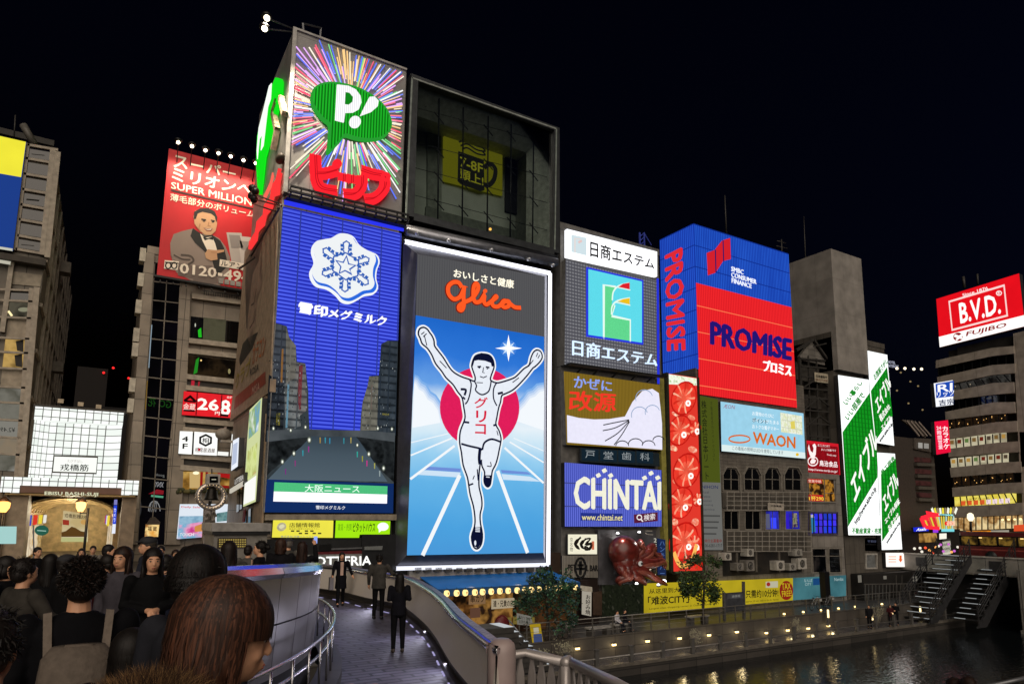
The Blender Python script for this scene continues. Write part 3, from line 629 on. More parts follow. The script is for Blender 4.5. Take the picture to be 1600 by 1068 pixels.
# ---- running man billboard: LED rim, sloped metal surround, screen standing 0.8 m proud
PF0, PS0 = PY(36.0), PY(35.2)
F = [(630,378),(856.4,427),(853.5,881.5),(616,887.5)]; S = [(652,397),(851,432),(848.8,863),(635.8,866.8)]
c = PF0.p(735, 886); G = thing('running_man_billboard', 'tallest lit billboard, white running athlete on blue track with orange script above', 'billboard', c)
b = MB(); fp = [PF0.p(*p) for p in F]; sp = [PS0.p(*p) for p in S]
SUR = MT('#5b5c66', .3, .7, .1)
for i in range(4): j = (i+1) % 4; b.add([fp[i], fp[j], sp[j], sp[i]], [(0, 1, 2, 3)], SUR)
b.build('surround', G)
b = MB(); b.prism(fp, (0,-1,0), .5, MT('#1d1d20', .5), back=True); b.build('casing', G)
b = MB(); gray = PS0
b.poly(gray, [(652,397),(851,432),(850,526),(649.5,492.5)], .02, NEON('#565658','#4a4a4e',0,.16,.7,0,0,1.,.12,(.5,.5,.5)), .02); b.build('grey_field', G)
top = gray.p(650, 493).z; bot = gray.p(640, 866).z
b = MB(); b.poly(gray, [(649.5,492.5),(850,526),(848.8,863),(635.8,866.8)], .02, GRAD([(0,'#4b9bdc'),(.12,'#4da4e2'),(.3,'#66b6ea'),(.42,'#9ad2f4'),(.50,'#d4ecfa'),(.56,'#eaf5fd'),(.64,'#d9ecfa'),(.72,'#6aa4ea'),(.84,'#2f78da'),(1,'#1f68cc')], 2, bot, top, .97, True), .02); b.build('sky_track_screen', G)
b = MB()  # clouds, track lines
CL = EM('#f3f8fd', 1.); LN = EM('#f4f8fb', 1.); L2 = EM('#cfe4f6', 1.)
for k_ in range(5):      # soft-edged clouds: nested shapes fading into the sky colour
    f_ = 1-k_/4; col = tuple(a*(1-f_)+c*f_ for a, c in zip(lin('#f4f9fe'), lin('#7fb0ea')))
    b.poly(gray, [(x+f_*5*max(0, min(1, (x-645)/8)), y-f_*13) for x, y in [(646.6,598),(650,600),(654,608),(661,612),(668,624),(676,629),(684,641),(688,660),(644,668)]], .022+.0012*k_, EM(col, 1.), 0)
    b.poly(gray, [(x-f_*5*max(0, min(1, (851-x)/8)), y-f_*13) for x, y in [(850,610),(843,612),(836,619),(828,622),(820,633),(812,641),(808,658),(849.6,672)]], .022+.0012*k_, EM(col, 1.), 0)
for (x0, y0, x1, y1, wd) in ((660,867,718,742,.24),(824,863,777,735,.24),(640.8,748,710,696,.14),(849,754,788,699,.14),(641.5,711,706,684,.09),(849,722,796,690,.09),(642,691,700,677,.05),(849,704,802,684,.05)): b.stroke(gray, [(x0, y0), (x1, y1)], wd, .03, LN, .004)
b.poly(gray, [(662,734),(719,737.5),(719,745.5),(650,741)], .028, L2, 0); b.poly(gray, [(783,740),(828,744),(845,752),(786,749)], .028, L2, 0)
b.poly(gray, [(670,728.5),(720,731.5),(719,737),(664,733.5)], .028, EM('#6f8fd8', 1.), 0); b.poly(gray, [(782,733.5),(824,737),(830,741),(784,738.5)], .028, EM('#6f8fd8', 1.), 0)
b.build('track_markings', G)
b = MB(); b.ell(gray, 749, 636.5, 62, 63, .034, LED('#e01e5a', 1., .06, 10, False), .004, 0, 48); b.build('red_disc', G)
b = MB(); ST_ = EM('#ffffff', 1.2)
for k_, (L, wd) in enumerate(((21, 3.4), (13, 2.6), (21, 3.4), (13, 2.6))):
    a_ = k_*pi/4
    b.poly(gray, [(794+L*cos(a_), 544+L*sin(a_)), (794+wd*cos(a_+pi/2), 544+wd*sin(a_+pi/2)), (794-L*cos(a_), 544-L*sin(a_)), (794-wd*cos(a_+pi/2), 544-wd*sin(a_+pi/2))], .04+.001*k_, EM('#d9ecff', 1.) if k_ % 2 else ST_, 0)
for k_, (r_, c_) in enumerate(((13, '#3f80da'), (9, '#74a6e6'), (6, '#c0dcf8'), (4.2, '#ffffff'))): b.ell(gray, 794, 544, r_, r_, .031+.003*k_ if k_ < 3 else .045, EM(c_, 1.), 0)
b.build('sun_star', G)
# generic athlete with raised arms
z = lambda pts: Zm(560, 400, 4, pts)
body = [(372,487),(380,456),(405,446),(428,458),(442,478),(458,500),(470,530),(473,560),(492,588),(530,638),(562,690),(592,725),(640,753),(690,770),(722,782),(727,760),(720,735),(708,700),(706,680),(716,645),(732,622),(770,612),(815,620),(838,648),(845,690),(836,722),(826,750),(824,776),(860,792),(900,785),(960,765),(987,748),(1030,705),(1063,682),(1074,640),(1090,603),(1112,587),(1137,598),(1146,632),(1130,662),(1102,690),(1086,702),(1050,748),(1000,803),(960,838),(920,858),(893,872),(886,910),(876,940),(868,975),(862,1010),(856,1052),(876,1090),(888,1135),(886,1165),(876,1215),(868,1255),(855,1300),(838,1332),(832,1352),(826,1400),(820,1428),(805,1440),(788,1425),(782,1395),(786,1350),(770,1312),(764,1275),(758,1300),(752,1350),(750,1400),(752,1445),(766,1505),(769,1560),(758,1612),(760,1668),(772,1735),(766,1795),(742,1826),(716,1812),(704,1752),(722,1690),(726,1640),(716,1562),(697,1494),(688,1440),(678,1380),(652,1305),(641,1225),(630,1165),(634,1095),(656,1036),(664,1000),(656,945),(648,895),(638,872),(618,848),(588,802),(545,760),(518,720),(480,672),(458,622),(440,592),(424,572),(396,548),(384,515)]
pb = z(body)
b = MB(); b.stroke(gray, catmull(pb, 3, True), .3, .048, EM('#f4f8fb', 1.), 0, True); b.poly(gray, catmull(pb, 3, True), .05, LED('#e9eff8', 1., .03, 6, True), .004); fig = b.build('athlete', G)
b = MB(); INK = EM('#0d1230', 1.)
b.stroke(gray, catmull(pb, 3, True), .1, .058, INK, 0, True)
b.poly(gray, z([(712,690),(722,655),(745,650),(790,655),(825,668),(830,690),(842,690),(843,650),(825,622),(800,612),(765,605),(735,618),(715,645),(705,680)]), .062, INK, 0)
b.stroke(gray, z([(741,692),(764,690)]), .1, .062, INK, 0); b.stroke(gray, z([(793,693),(816,697)]), .1, .062, INK, 0)
b.ell(gray, 560+753/4, 400+699/4, 1.5, .9, .062, INK, 0); b.ell(gray, 560+803/4, 400+704/4, 1.5, .9, .062, INK, 0)
b.stroke(gray, z([(779,695),(774,728),(786,730)]), .05, .062, INK, 0); b.stroke(gray, z([(756,752),(778,760),(800,750)]), .06, .062, INK, 0)
for L, wd in (([(722,782),(735,810),(730,840),(768,866),(808,848),(822,810),(826,780)], .09), ([(690,770),(702,800),(694,860),(680,905),(664,925)], .09), ([(860,792),(842,830),(842,890),(862,935)], .09),
              ([(636,832),(668,836),(660,870)], .14), ([(868,860),(900,852)], .14), ([(640,1172),(690,1186),(752,1200),(772,1210)], .12), ([(772,1210),(785,1165),(830,1143),(885,1160)], .12), ([(757,1205),(752,1260),(756,1300)], .2),
              ([(688,1430),(715,1420)], .1), ([(712,1395),(722,1370)], .06), ([(740,1330),(745,1400)], .08), ([(800,1310),(826,1312),(822,1285)], .06), ([(650,880),(664,895)], .12), ([(505,655),(548,700)], .06), ([(1000,760),(960,790)], .06), ([(410,500),(425,560)], .06), ([(390,490),(410,475)], .06), ([(402,505),(424,485)], .06), ([(1118,605),(1108,630)], .06), ([(1130,618),(1118,640)], .06), ([(1060,690),(1090,650)], .06), ([(862,1052),(840,1058)], .12), ([(655,1036),(690,1040)], .12), ([(735,790),(775,792)], .05), ([(870,1120),(862,1090)], .06)):
    b.stroke(gray, z(L), wd, .062, INK, 0, smooth=4)
b.poly(gray, z([(722,1690),(760,1690),(772,1740),(766,1792),(742,1822),(716,1808),(706,1752)]), .06, INK, 0); b.poly(gray, z([(786,1368),(828,1368),(826,1400),(820,1426),(805,1438),(789,1425),(783,1395)]), .06, INK, 0)
for y in (1695, 1706, 1717): b.stroke(gray, z([(728, y), (756, y+2)]), .06, .066, EM('#e9eff8', 1.), 0)
for y in (1362, 1378): b.stroke(gray, z([(795, y), (817, y+2)]), .06, .066, EM('#e9eff8', 1.), 0)
b.ell(gray, 560+727/4, 400+1790/4, 1.6, 4, .066, EM('#e9eff8', 1.), 0); b.build('outline', fig)
b = MB(); b.text('グ', [z([(724,884)])[0], z([(804,884)])[0], z([(800,950)])[0], z([(722,948)])[0]], gray, .07, EM('#d8143c', 1.), .004, .045)
b.text('リ', [z([(734,965)])[0], z([(795,968)])[0], z([(792,1038)])[0], z([(734,1036)])[0]], gray, .07, EM('#d8143c', 1.), .004, .045)
b.text('コ', [z([(728,1050)])[0], z([(792,1052)])[0], z([(792,1112)])[0], z([(727,1110)])[0]], gray, .07, EM('#d8143c', 1.), .004, .045); b.build('shirt_lettering', fig)
b = MB(); b.text('おいしさと健康', z([(595,80),(970,152),(968,204),(593,132)]), gray, .06, EM('#fff8e0', 1.25), .05, .02); b.build('slogan_lettering', G)
b = MB(); OR = EM('#ff5a24', 1.05, True)
gl = [([(640,200),(620,170),(585,168),(556,195),(558,240),(590,272),(628,258),(650,215),(655,190),(650,250),(652,310),(640,340),(622,335),(625,312),(660,290),(700,270),(735,225),(742,190),(728,175),(714,200),(712,260),(725,290),(755,285),(780,248),(778,288),(795,305),(825,285),(855,262),(850,256),(828,290),(838,315),(866,318),(890,300),(915,285),(935,290),(932,315),(905,322),(888,305),(905,282),(940,300),(970,322),(1008,326)], .25)]
for L, wd in gl:
    b.stroke(gray, z(L), wd*1.35, .1, EM('#7a1c10', 1.), .05, smooth=5); b.stroke(gray, z(L), wd, .16, OR, .03, smooth=5)
b.ell(gray, 560+785/4, 400+222/4, 3.2, 3.2, .16, OR, .03); b.build('script_lettering', G)
b = MB(); LR = EM('#f2f3ff', 2.2, True)
b.stroke(PF0, [(630,379.5),(856.4,428.5)], .24, .3, LR, .12); b.stroke(PF0, [(856.4,428.5),(853.3,881)], .2, .3, LR, .12); b.stroke(PF0, [(853.3,881),(616,887)], .22, .3, EM('#e4e6f4', 1.3, True), .12); b.build('light_rim', G)
b = MB(); 
for x, y in ((643,372),(692,382.5),(758,397),(816,411),(853,420)): p = PF0.p(x, y); b.bar((p.x, 36.2, p.z+.55), (p.x, 35.2, p.z), .14, .14, STEEL); b.ball((p.x, 35.2, p.z), .13, .2, .12, MT('#b9bcc4', .3, .5), 8, 6)
b.tube([PF0.p(632, 363)+Vector((0,-.25,0)), PF0.p(866, 412)+Vector((0,-.25,0))], .3, MT('#7c7e86', .35, .6), 10); b.tube([PF0.p(632, 356)+Vector((0,-.1,0)), PF0.p(868, 404)+Vector((0,-.1,0))], .2, MT('#3c3d42', .35, .6), 10); b.build('top_gutter', G)
b = MB(); b.bY(640, 887, 850, 896, 36, 0, .3, MT('#8f8c88', .5))
for x in range(650, 850, 16): p = PF0.p(x, 889); b.box(p.x-.2, p.x+.2, 35.7, 36, p.z-.12, p.z+.12, MT('#3c3b3a', .6))
b.build('lower_ledge', G)
# ---- blue snowflake billboard
P1 = PY(36.0)
T = sign('snowflake_billboard', 'blue neon billboard with white snowflake emblem above a dim canal picture', P1, [(441.7,322.5),(627.2,365),(613.6,801),(413.4,799.5)], BLOB(('#20262a','#333b40','#454d50','#272e33'), .55, .8), .36, 'billboard')
blue = [(442.5,322.8),(627.2,365),(621.6,531.9),(605.6,531.9),(595.3,537.5),(591.6,586.3),(576.6,587.2),(573.8,603),(566.3,627.5),(564,645),(562.3,672.2),(483.6,670.3),(482,640),(481.8,612),(477.2,567.5),(464,564.7),(462.2,539.4),(451.9,526.3),(448.1,509.4),(431.3,504.7)]
b = MB(); b.poly(P1, blue, .03, NEON('#5062f0','#161ea8',2,.215,.6,1.16,0,1.,.25,(.25,.25,.15),True), .03); b.build('blue_field', T)
b = MB(); PP = lambda pts, m, o=.02: b.poly(P1, pts, o, m, .004)
def E_(c, s=.85): return EM(c, s)
for pts, cc in (([(431,505),(447,508),(444,640),(420,640)], ('#3a3f48','#555b64','#2b2f36')), ([(447,512),(452,527),(462,540),(463,600),(446,650)], ('#77746c','#8a867c','#56544f')), ([(463,566),(477,568),(480,640),(455,660)], ('#5a4a4a','#8d8a86','#3d3d42')),
                ([(420,585),(445,600),(442,680),(414,690)], ('#1c2026','#3a4048','#0e1114')), ([(444,600),(462,590),(470,665),(446,675)], ('#4c565c','#8b9090','#23282c')), ([(576,588),(591,588),(589,672),(563,672),(566,628)], ('#6b6a60','#8d8b7e','#4d4c46')), ([(591,588),(596,538),(606,532),(621,532),(618,680),(588,680)], ('#2b3540','#48525c','#1b2228'))):
    PP(pts, NEON(cc[1],cc[2],2,.42,.75,.5,0,.75,.75,(2.2,2.2,1.6),False,cc[0]))
PP([(467.5,570),(473,571),(470,640),(465,640)], E_('#7a1f2c')); PP([(440,545),(443,545),(441,598),(438,598)], E_('#b07a38', .6)); PP([(449,600),(452,600),(449,668),(446,668)], E_('#6fa0b8')); PP([(432,645),(438,645),(437,664),(431,664)], E_('#a59a2a')); PP([(597,645),(608,646),(607,649),(597,648)], E_('#b5aa28')); PP([(580,600),(582,600),(581,640),(579,640)], E_('#9a6a6a', .6))
for i in range(170):
    x = random.choice((random.uniform(420, 480), random.uniform(568, 617))); y = random.uniform(560, 668); PP([(x,y),(x+1.0,y),(x+.9,y+2.2),(x-.1,y+2.2)], E_(random.choice(('#9aa2a8','#1a1e22','#6a747a','#c5c9c4','#30404e')), .6), .026)
PP([(417,672),(483,670),(563,672),(617,676),(616,692),(556,682),(485,681),(417,690)], BLOB(('#343a3e','#4c5256','#5e6468'), .8, .8), .028)
b.poly(P1, [(485,680.6),(556.6,682),(605.4,752),(418,749)], .022, GRAD([(0,'#5a6a76'),(.6,'#4e5e6a'),(1,'#3c4954')], 2, P1.p(500,752).z, P1.p(500,681).z, .8), .004)
PP([(417,690),(485,682),(470,698),(424,735),(415,745)], BLOB(('#16191b','#2c3032','#0b0d0e'), 1.6, .8), .03); PP([(616,690),(556,682),(575,705),(596,735),(615,753)], BLOB(('#16191b','#2c3032','#0b0d0e'), 1.6, .8), .03)
for x, y, r_ in ((427,669,4),(454,672,4),(477,667,4),(483,687,6),(459,708,5),(441,721,5),(558,695,4),(576,709,5),(599,731,5),(590,669,4),(612,670,4)):
    for q_, cc, s_ in ((1, '#666e66', .5), (.62, '#b8bfb0', .9), (.3, '#fffff0', 1.3)): b.ell(P1, x, y, r_*q_*.62, r_*q_, .032+.002*(1-q_), EM(cc, s_), 0, 0, 12)
for x, y, c_ in ((500,686,'#c0a050'),(508,686,'#40a8c0'),(515,687,'#3aa0c8'),(537,687,'#40a0b0'),(548,686,'#c0b060'),(482,700,'#b03aa0'),(473,706,'#3ab0c0'),(461,722,'#a03a8a'),(446,735,'#8a3a90'),(558,708,'#3ac0b0'),(566,715,'#b0b040'),(573,722,'#e03aa0'),(585,726,'#c0c060'),(593,738,'#b0c0c0')): PP([(x-1,y-3),(x+1,y-3),(x+.7,y+6),(x-.7,y+6)], E_(c_, .7), .034)
b.build('canal_picture', T)
# emblem
EMC = (360+945/5.333, 290+690/5.333)
hexp = [(945,415),(1010,440),(1060,510),(1130,555),(1205,590),(1228,650),(1205,720),(1200,790),(1215,860),(1185,910),(1110,925),(1050,960),(985,988),(920,975),(870,920),(800,870),(710,845),(665,790),(655,725),(690,650),(668,560),(690,490),(760,468),(830,455),(890,420)]
e_ = lambda pts: Zm(360, 290, 5.333, pts)
b = MB(); hp = catmull(e_(hexp), 4, True); b.poly(P1, hp, .32, EM('#f5f8fc', 1.), .28); em = b.build('snowflake_emblem', T)
sc_ = lambda k_, dx=0, dy=0: [(EMC[0]+(x-EMC[0])*k_+dx, EMC[1]+(y-EMC[1])*k_+dy) for x, y in hp]
b = MB(); b.poly(P1, sc_(.955), .325, EM('#2a6be0', 1., True), .004); b.poly(P1, sc_(.93, -2.2, -3.6), .33, EM('#f0f4f6', 1.), .004)
BL_ = EM('#2f5fb8', 1.); E2 = lambda L, cl=False, wd=.075: b.stroke(P1, e_(L), wd, .336, BL_, 0, cl)
cx, cy = 945, 688
E2([(945,575),(1052,640),(1045,765),(945,798),(838,722),(845,608)], True)
E2([(952,602),(970,668),(1028,678),(978,712),(995,752),(940,722),(892,745),(905,690),(866,640),(925,655)], True)
for k_ in range(6):
    a_ = -pi/2+k_*pi/3+.03
    f_ = lambda u, v: (cx+(u*cos(a_)-v*sin(a_))*1.02-u*sin(a_)*0, cy+(u*sin(a_)+v*cos(a_))*.98+ (u*cos(a_))*.18)
    side = [(108,14),(128,42),(120,50),(98,24)]; arm = [(112,16),(135,20),(140,42),(150,42),(150,20),(168,20),(172,44),(184,44),(182,22),(198,26),(208,10)]
    for s_ in (1, -1): E2([f_(u, s_*v) for u, v in arm]); E2([f_(u, s_*v) for u, v in ((100,14),(118,46),(108,52),(92,22))])
    E2([f_(208,10), f_(216,0), f_(208,-10)])
b.build('snowflake_line', em)
b = MB(); q_ = Zm(360, 440, 5.333, [(565,178),(798,220),(795,305),(560,262)]); b.text('雪印', q_, P1, .3, EM('#ffffff', 1.1), .2, .06)
q_ = Zm(360, 440, 5.333, [(815,228),(1290,300),(1285,378),(808,300)]); b.text('メグミルク', q_, P1, .3, EM('#ffffff', 1.1), .2, .03); b.build('brand_lettering', T)
b = MB(); b.stroke(P1, [(442,318.5),(628,361)], .22, .3, EM('#2a34e8', 1.1, True), .1); b.build('top_tube', T)
b = MB(); b.poly(P1, [(416.9,748.4),(614.8,755),(613.8,801),(413.2,799.8)], .04, MT('#123064', .4), .04); b.poly(P1, [(416.9,748.4),(614.8,755),(613.8,801),(413.2,799.8)], .042, EM('#16336e', .75), .002); b.build('navy_band', T)
b = MB(); b.poly(P1, [(428.5,752.8),(604.9,759.1),(604.4,772),(427.6,767.2)], .06, LED('#4fc07e', 1., .08, 20, True), .02); b.poly(P1, [(427.6,767.2),(604.4,772),(604,786.1),(426.6,782.8)], .06, EM('#fbf8ff', 1.15, True), .02)
b.text('大阪ニュース', Zm(400, 740, 5.333, [(405,88),(858,96),(858,156),(403,150)]), P1, .075, EM('#eafff2', 1.1), .004, .02); b.build('news_screen', T)
b = MB(); b.text('雪印メグミルク', Zm(400, 740, 5.333, [(497,262),(740,266),(738,298),(497,292)]), P1, .06, EM('#f2f4fa', 1.), .004, .03); b.build('small_lettering', T)
b = MB()
for x in (436, 442, 448): pass
b.bar(P1.p(447, 302)+Vector((0,-1,0)), P1.p(629, 346)+Vector((0,-1,0)), .1, .1, K_); b.bar(P1.p(443, 310)+Vector((0,-1.1,0)), P1.p(628, 354)+Vector((0,-1.1,0)), .12, .12, K_); b.bar(P1.p(443, 314)+Vector((0,-.4,0)), P1.p(628, 358)+Vector((0,-.4,0)), .6, .12, K_)
for i in range(12): x = 447+180*i/11; y = 304+43*i/11; b.bar(P1.p(x, y)+Vector((0,-1,0)), P1.p(x, y+10)+Vector((0,-1,0)), .07, .07, K_); b.bar(P1.p(x, y+10)+Vector((0,-1.1,0)), P1.p(x, y+10)+Vector((0,.2,0)), .07, .07, K_)
b.build('catwalk', T)
# ---- rays billboard (box with neon rays), front and left faces
PB = PY(36.0); PBX = PX(7.2)
T = thing('rays_billboard', 'grey box billboard with radiating multicoloured neon rays and a green speech balloon', 'billboard', PB.p(540, 322))
fr = [PB.p(*p) for p in ((460.2,46.8),(633.6,112.4),(627,345),(446.7,300))]
GP = TILE('#8f8c8a', '#5f5d5b', 1.35, 1.6, .012, .45, .06)
b = MB(); x0, x1 = 7.2, max(p.x for p in fr); z0, z1 = min(p.z for p in fr), max(p.z for p in fr); b.box(x0, x1, 36, 45.6, z0, z1, GP); b.build('panel', T)
b = MB(); b.box(x0-.06, x0+.16, 35.9, 36.02, z0, z1, MT('#a9a6a2', .4)); b.box(x0-.06, x1, 35.9, 36.02, z1, z1+.12, MT('#a9a6a2', .4)); b.build('edge_trim', T)
zz = lambda pts: Zm(400, 40, 4, pts)
ball = [(340,470),(350,425),(385,396),(440,382),(500,384),(580,400),(660,430),(740,480),(800,545),(828,620),(820,672),(785,710),(730,728),(660,728),(600,716),(545,702),(516,735),(478,775),(440,812),(446,740),(450,640),(410,603),(370,556),(346,512)]
b = MB(); cxn, cyn = 585, 560; quadz = [(238,22),(935,288),(905,1225),(184,1040)]
def inside(x, y):
    for i in range(4):
        (a, c_), (d, e) = quadz[i], quadz[(i+1) % 4]
        if (d-a)*(y-c_)-(e-c_)*(x-a) < 14*hypot(d-a, e-c_)/1: return False
    return True
cols = ['#5b78ff','#5b78ff','#7a90ff','#f4e6c8','#fff4e0','#ffffff','#ff7a96','#ff5a78','#7ee08a','#ffcf8a','#e8b0ff']
for i in range(170):
    a_ = 2*pi*(i+random.uniform(-.4, .4))/170
    ca, sa = cos(a_), sin(a_)
    er = 1/math.sqrt((( ca*.93+sa*.37)/255)**2+((-ca*.37+sa*.93)/160)**2)
    r0 = er*random.choice((1.0, 1.0, 1.08, 1.25, 1.4)); r1 = r0+random.uniform(90, 330)
    if i % 9 == 0: r1 += 200
    pts = []
    r_ = r0
    while r_ < r1 and inside(cxn+ca*r_, cyn+sa*r_*1.02): pts.append((cxn+ca*r_, cyn+sa*r_*1.02)); r_ += 12
    if len(pts) > 3:
        b.stroke(PB, zz([pts[0], pts[-1]]), random.choice((.04,.05,.06)), .12+random.uniform(0, .04), EM(random.choice(cols), 1.15), .05)
        if random.random() < .5: b.stroke(PB, zz([pts[0], pts[len(pts)//2]]), .06, .1, EM('#f6eef6', 1.), .03)  # whitish inner strokes added to imitate the white glow at the centre
b.build('neon_ray', T)
b = MB(); bp = catmull(zz(ball), 3, True); b.poly(PB, bp, .42, NEON('#22c02c','#0c6a12',0,.17,.5,0,0,1.,.2,(.4,.4,.4),True), .3); b.stroke(PB, bp, .1, .43, EM('#2fae3a', .8), .32, True)
b.build('speech_balloon', T)
b = MB(); WN = NEON('#ffffff','#cfcfd6',0,.11,.7,0,0,1.1,.08,(.5,.5,.5),True)
Pp = [(490,400),(560,408),(605,430),(635,470),(640,510),(625,550),(590,570),(540,572),(532,632),(478,618)]
b.poly(PB, zz(Pp), .55, WN, .1); b.poly(PB, zz([(541,448),(565,452),(587,478),(583,508),(560,526),(537,522)]), .56, EM('#128a1c', .9), .004)
b.poly(PB, zz([(690,476),(722,473),(747,500),(741,532),(702,566),(632,592),(662,530)]), .55, WN, .1); b.ell(PB, 400+601/4, 40+630/4, 8.8, 9.2, .55, WN, .1, .5); b.build('balloon_lettering', T)
b = MB(); RD = EM('#ff2430', 1.05, True); RL = EM('#c81420', 1.)
for L, cl in (([(364,820),(366,900),(372,975),(392,1018),(430,1036),(498,1046)], 0), ([(372,936),(430,934),(502,914)], 0), ([(542,938),(540,990)], 0), ([(592,946),(592,1000)], 0), ([(656,955),(652,1008),(628,1050),(590,1066),(536,1062)], 0), ([(648,914),(720,938),(778,950),(798,985),(790,1030),(758,1070),(720,1092),(666,1096)], 0)):
    b.stroke(PB, zz(L), .62, .3, RD, .2, smooth=5)
    for o_ in (-.14, .14): b.stroke(PB, [(x+o_*10, y-o_*8) for x, y in catmull(zz(L), 5)], .045, .33, RL, .03)
for x, y, r_ in ((498, 878, 17), (798, 960, 20)): b.stroke(PB, zz([(x+r_*cos(a_), y+r_*sin(a_)) for a_ in [2*pi*i/14 for i in range(14)]]), .2, .36, RD, .2, True)
b.build('red_lettering', T)
b = MB(); b.poly(PBX, zz([(152,336),(172,338),(180,360),(176,470),(152,535),(112,690),(72,830),(56,980),(46,1062),(38,1000),(30,870),(36,700),(62,590),(98,490),(128,390)]), .3, EM('#12e01c', 1.05, True), .25)
b.poly(PBX, zz([(118,390),(134,372),(128,470),(110,520),(96,640),(82,760),(66,790),(74,690),(56,720),(44,845),(40,790),(52,650),(86,520)]), .36, EM('#f4fff2', 1.1), .04); b.build('side_balloon', T)
b = MB(); b.stroke(PBX, [(444,268),(440,285),(441,292),(432,300),(430,318),(420,330),(418,345),(408,355),(406,370),(396,385)], .5, .3, EM('#ff3a3a', 1.0, True), .2); b.stroke(PBX, [(440,275),(436,292),(426,312)], .3, .5, EM('#ff6a5a', 1.), .1); b.build('side_red_lettering', T)
b = MB(); tr = onX(436, 166, 7.1)
for (xa, ya, xb, yb) in ((440,160,434,178),(434,178,440,205),(440,205,434,235),(446,155,452,180)): b.stroke(PBX, [(xa, ya), (xb, yb)], .3, .4, MT('#b4a48c', .6, 0, .5), .3)
b.build('side_equipment', T); b = MB(); b.ball(onX(438, 248, 7.0), .25, .5, .25, MT('#4c443c', .5)); b.build('side_lamp', T)
# floodlights on poles above it and the frame
t = thing('roof_floodlight', 'pair of bright round floodlights on an arm above the rays billboard', 'floodlight', onY(474, 52, 37))
b = MB(); A = onY(417, 28.5, 34.2); B_ = onY(413.5, 45, 34.2); r1 = onY(474, 52, 37.5); r2 = onY(500, 58, 39)
b.bar(A, r1, .07, .07, STEEL); b.bar(B_, onY(458, 50, 36.6), .07, .07, STEEL)
for q_ in (onY(474,52,37.5), onY(500,58,39)): b.bar(q_, q_-Vector((0,0,1.3)), .1, .1, STEEL)
b.bar(onY(473, 37, 37.5), onY(501, 44, 39), .1, .1, STEEL); b.bar(onY(473, 37, 37.5), r1, .1, .1, STEEL); b.bar(onY(501, 44, 39), r2, .1, .1, STEEL); b.build('arm', t)
for q_ in (A, B_):
    b = MB(); b.ball(q_, .15, .15, .15, EM('#fff1d0', 8), 12, 8); b.lathe(q_+Vector((0,.1,.1)), [(.1,.3),(.25,.15),(.27,.0)], K_, 12); b.build('lamp', t)
    l = bpy.data.lights.new('roof_floodlight', 'SPOT'); l.energy = 3500; l.color = (1,.86,.66); l.spot_size = radians(95); l.spot_blend = .8; l.shadow_soft_size = .3
    o = bpy.data.objects.new('roof_floodlight_beam', l); COL.objects.link(o); o.location = q_+Vector((0,-.3,-.3)); o.rotation_euler = (Vector((9.5, 37, 24))-o.location).to_track_quat('-Z','Y').to_euler()
# ---- glass box on the roof beside it
T = thing('glass_showcase', 'dark unlit glass box with a faint yellow mug sign inside, above the running man', 'display box', onY(750, 372, 36))
a = onY(643.5, 120, 36); d = onY(870, 200, 36); e = onY(866, 396, 36); X0, X1, Z1, Z0 = a.x, d.x, (a.z+d.z)/2, e.z
FRM = MT('#3c3f42', .4, .4); b = MB()
for bx in ((X0-.1, X0+.35, 35.8, 46, Z0, Z1), (X1-.35, X1+.1, 35.8, 46, Z0, Z1), (X0+.35, X1-.35, 35.8, 36.3, Z1-.3, Z1), (X0+.35, X1-.35, 35.8, 36.6, Z0-.2, Z0+.25)): b.box(*bx, FRM)
b.box(X0-.1, X1+.1, 36, 46, Z1, Z1+.1, FRM); b.build('frame', T)
b = MB(); b.stroke(PY(35.79), [(643.8,121.5),(869.5,201.3)], .1, .01, MT('#8e9490', .4), .05); b.stroke(PY(35.79), [(644,121),(634,345)], .1, .01, MT('#7e8882', .4), .05); b.stroke(PY(35.79), [(869.5,201),(867,390)], .09, .01, MT('#7e8882', .4), .05); b.build('edge_trim', T)
INT = BLOB(('#8d958c','#9aa298','#7c847a'), .3, 1, emit=False)
b = MB(); b.box(X0+.35, X1-.35, 40.8, 41, Z0, Z1-.3, INT); SOF = MT('#a4aaa0', .6); b.add([(X0+.4,36.35,Z1-.32),(X1-.4,36.35,Z1-.32),(X1-1.3,37.9,Z1-1.25),(X0+.9,37.9,Z1-1.25)], [(0,1,2,3)], SOF); b.add([(X1-.38,36.35,Z1-.32),(X1-.38,36.35,Z0),(X1-1.3,37.9,Z0),(X1-1.3,37.9,Z1-1.25)], [(0,1,2,3)], SOF); b.box(X0+.35, X1-.35, 36.4, 40.8, Z1-.34, Z1-.3, MT('#c4c8be', .6)); b.box(X0+.36, X0+.4, 36.4, 41, Z0, Z1, MT('#6d726a', .6)); b.box(X1-.4, X1-.36, 36.4, 41, Z0, Z1, MT('#7d827a', .6)); b.box(X0+.36, X1-.36, 36.4, 41, Z0-.1, Z0+.02, INT); b.build('interior', T)  # sloped borders at soffit and right side added, tilted to catch the light
PI = PY(40.6)
b = MB(); b.poly(PI, [(668,190),(690,196),(690,330),(668,322)], 0, MT('#6d746a', .7), .2); b.poly(PI, [(666,322),(690,330),(830,366),(832,390),(664,350)], 0, MT('#5c635a', .7), .2); b.poly(PI, [(790,232),(830,245),(830,340),(790,330)], 0, MT('#101318', .7), .15); b.build('pier', T)
b = MB(); 
for i in range(26): x = random.uniform(660, 850); y = 342+(x-660)*.2+random.uniform(0, 14); p = onY(x, y, 37.5+random.random()); b.box(p.x-.3, p.x+.35, p.y, p.y+.5, Z0, p.z, random.choice((MT('#0e0f10', .6), MT('#17191a', .5), MT('#23262a', .5))))
b.ball(onY(766, 358, 37.2), .09, .09, .09, EM('#ffb050', 2)); b.build('machinery', T)
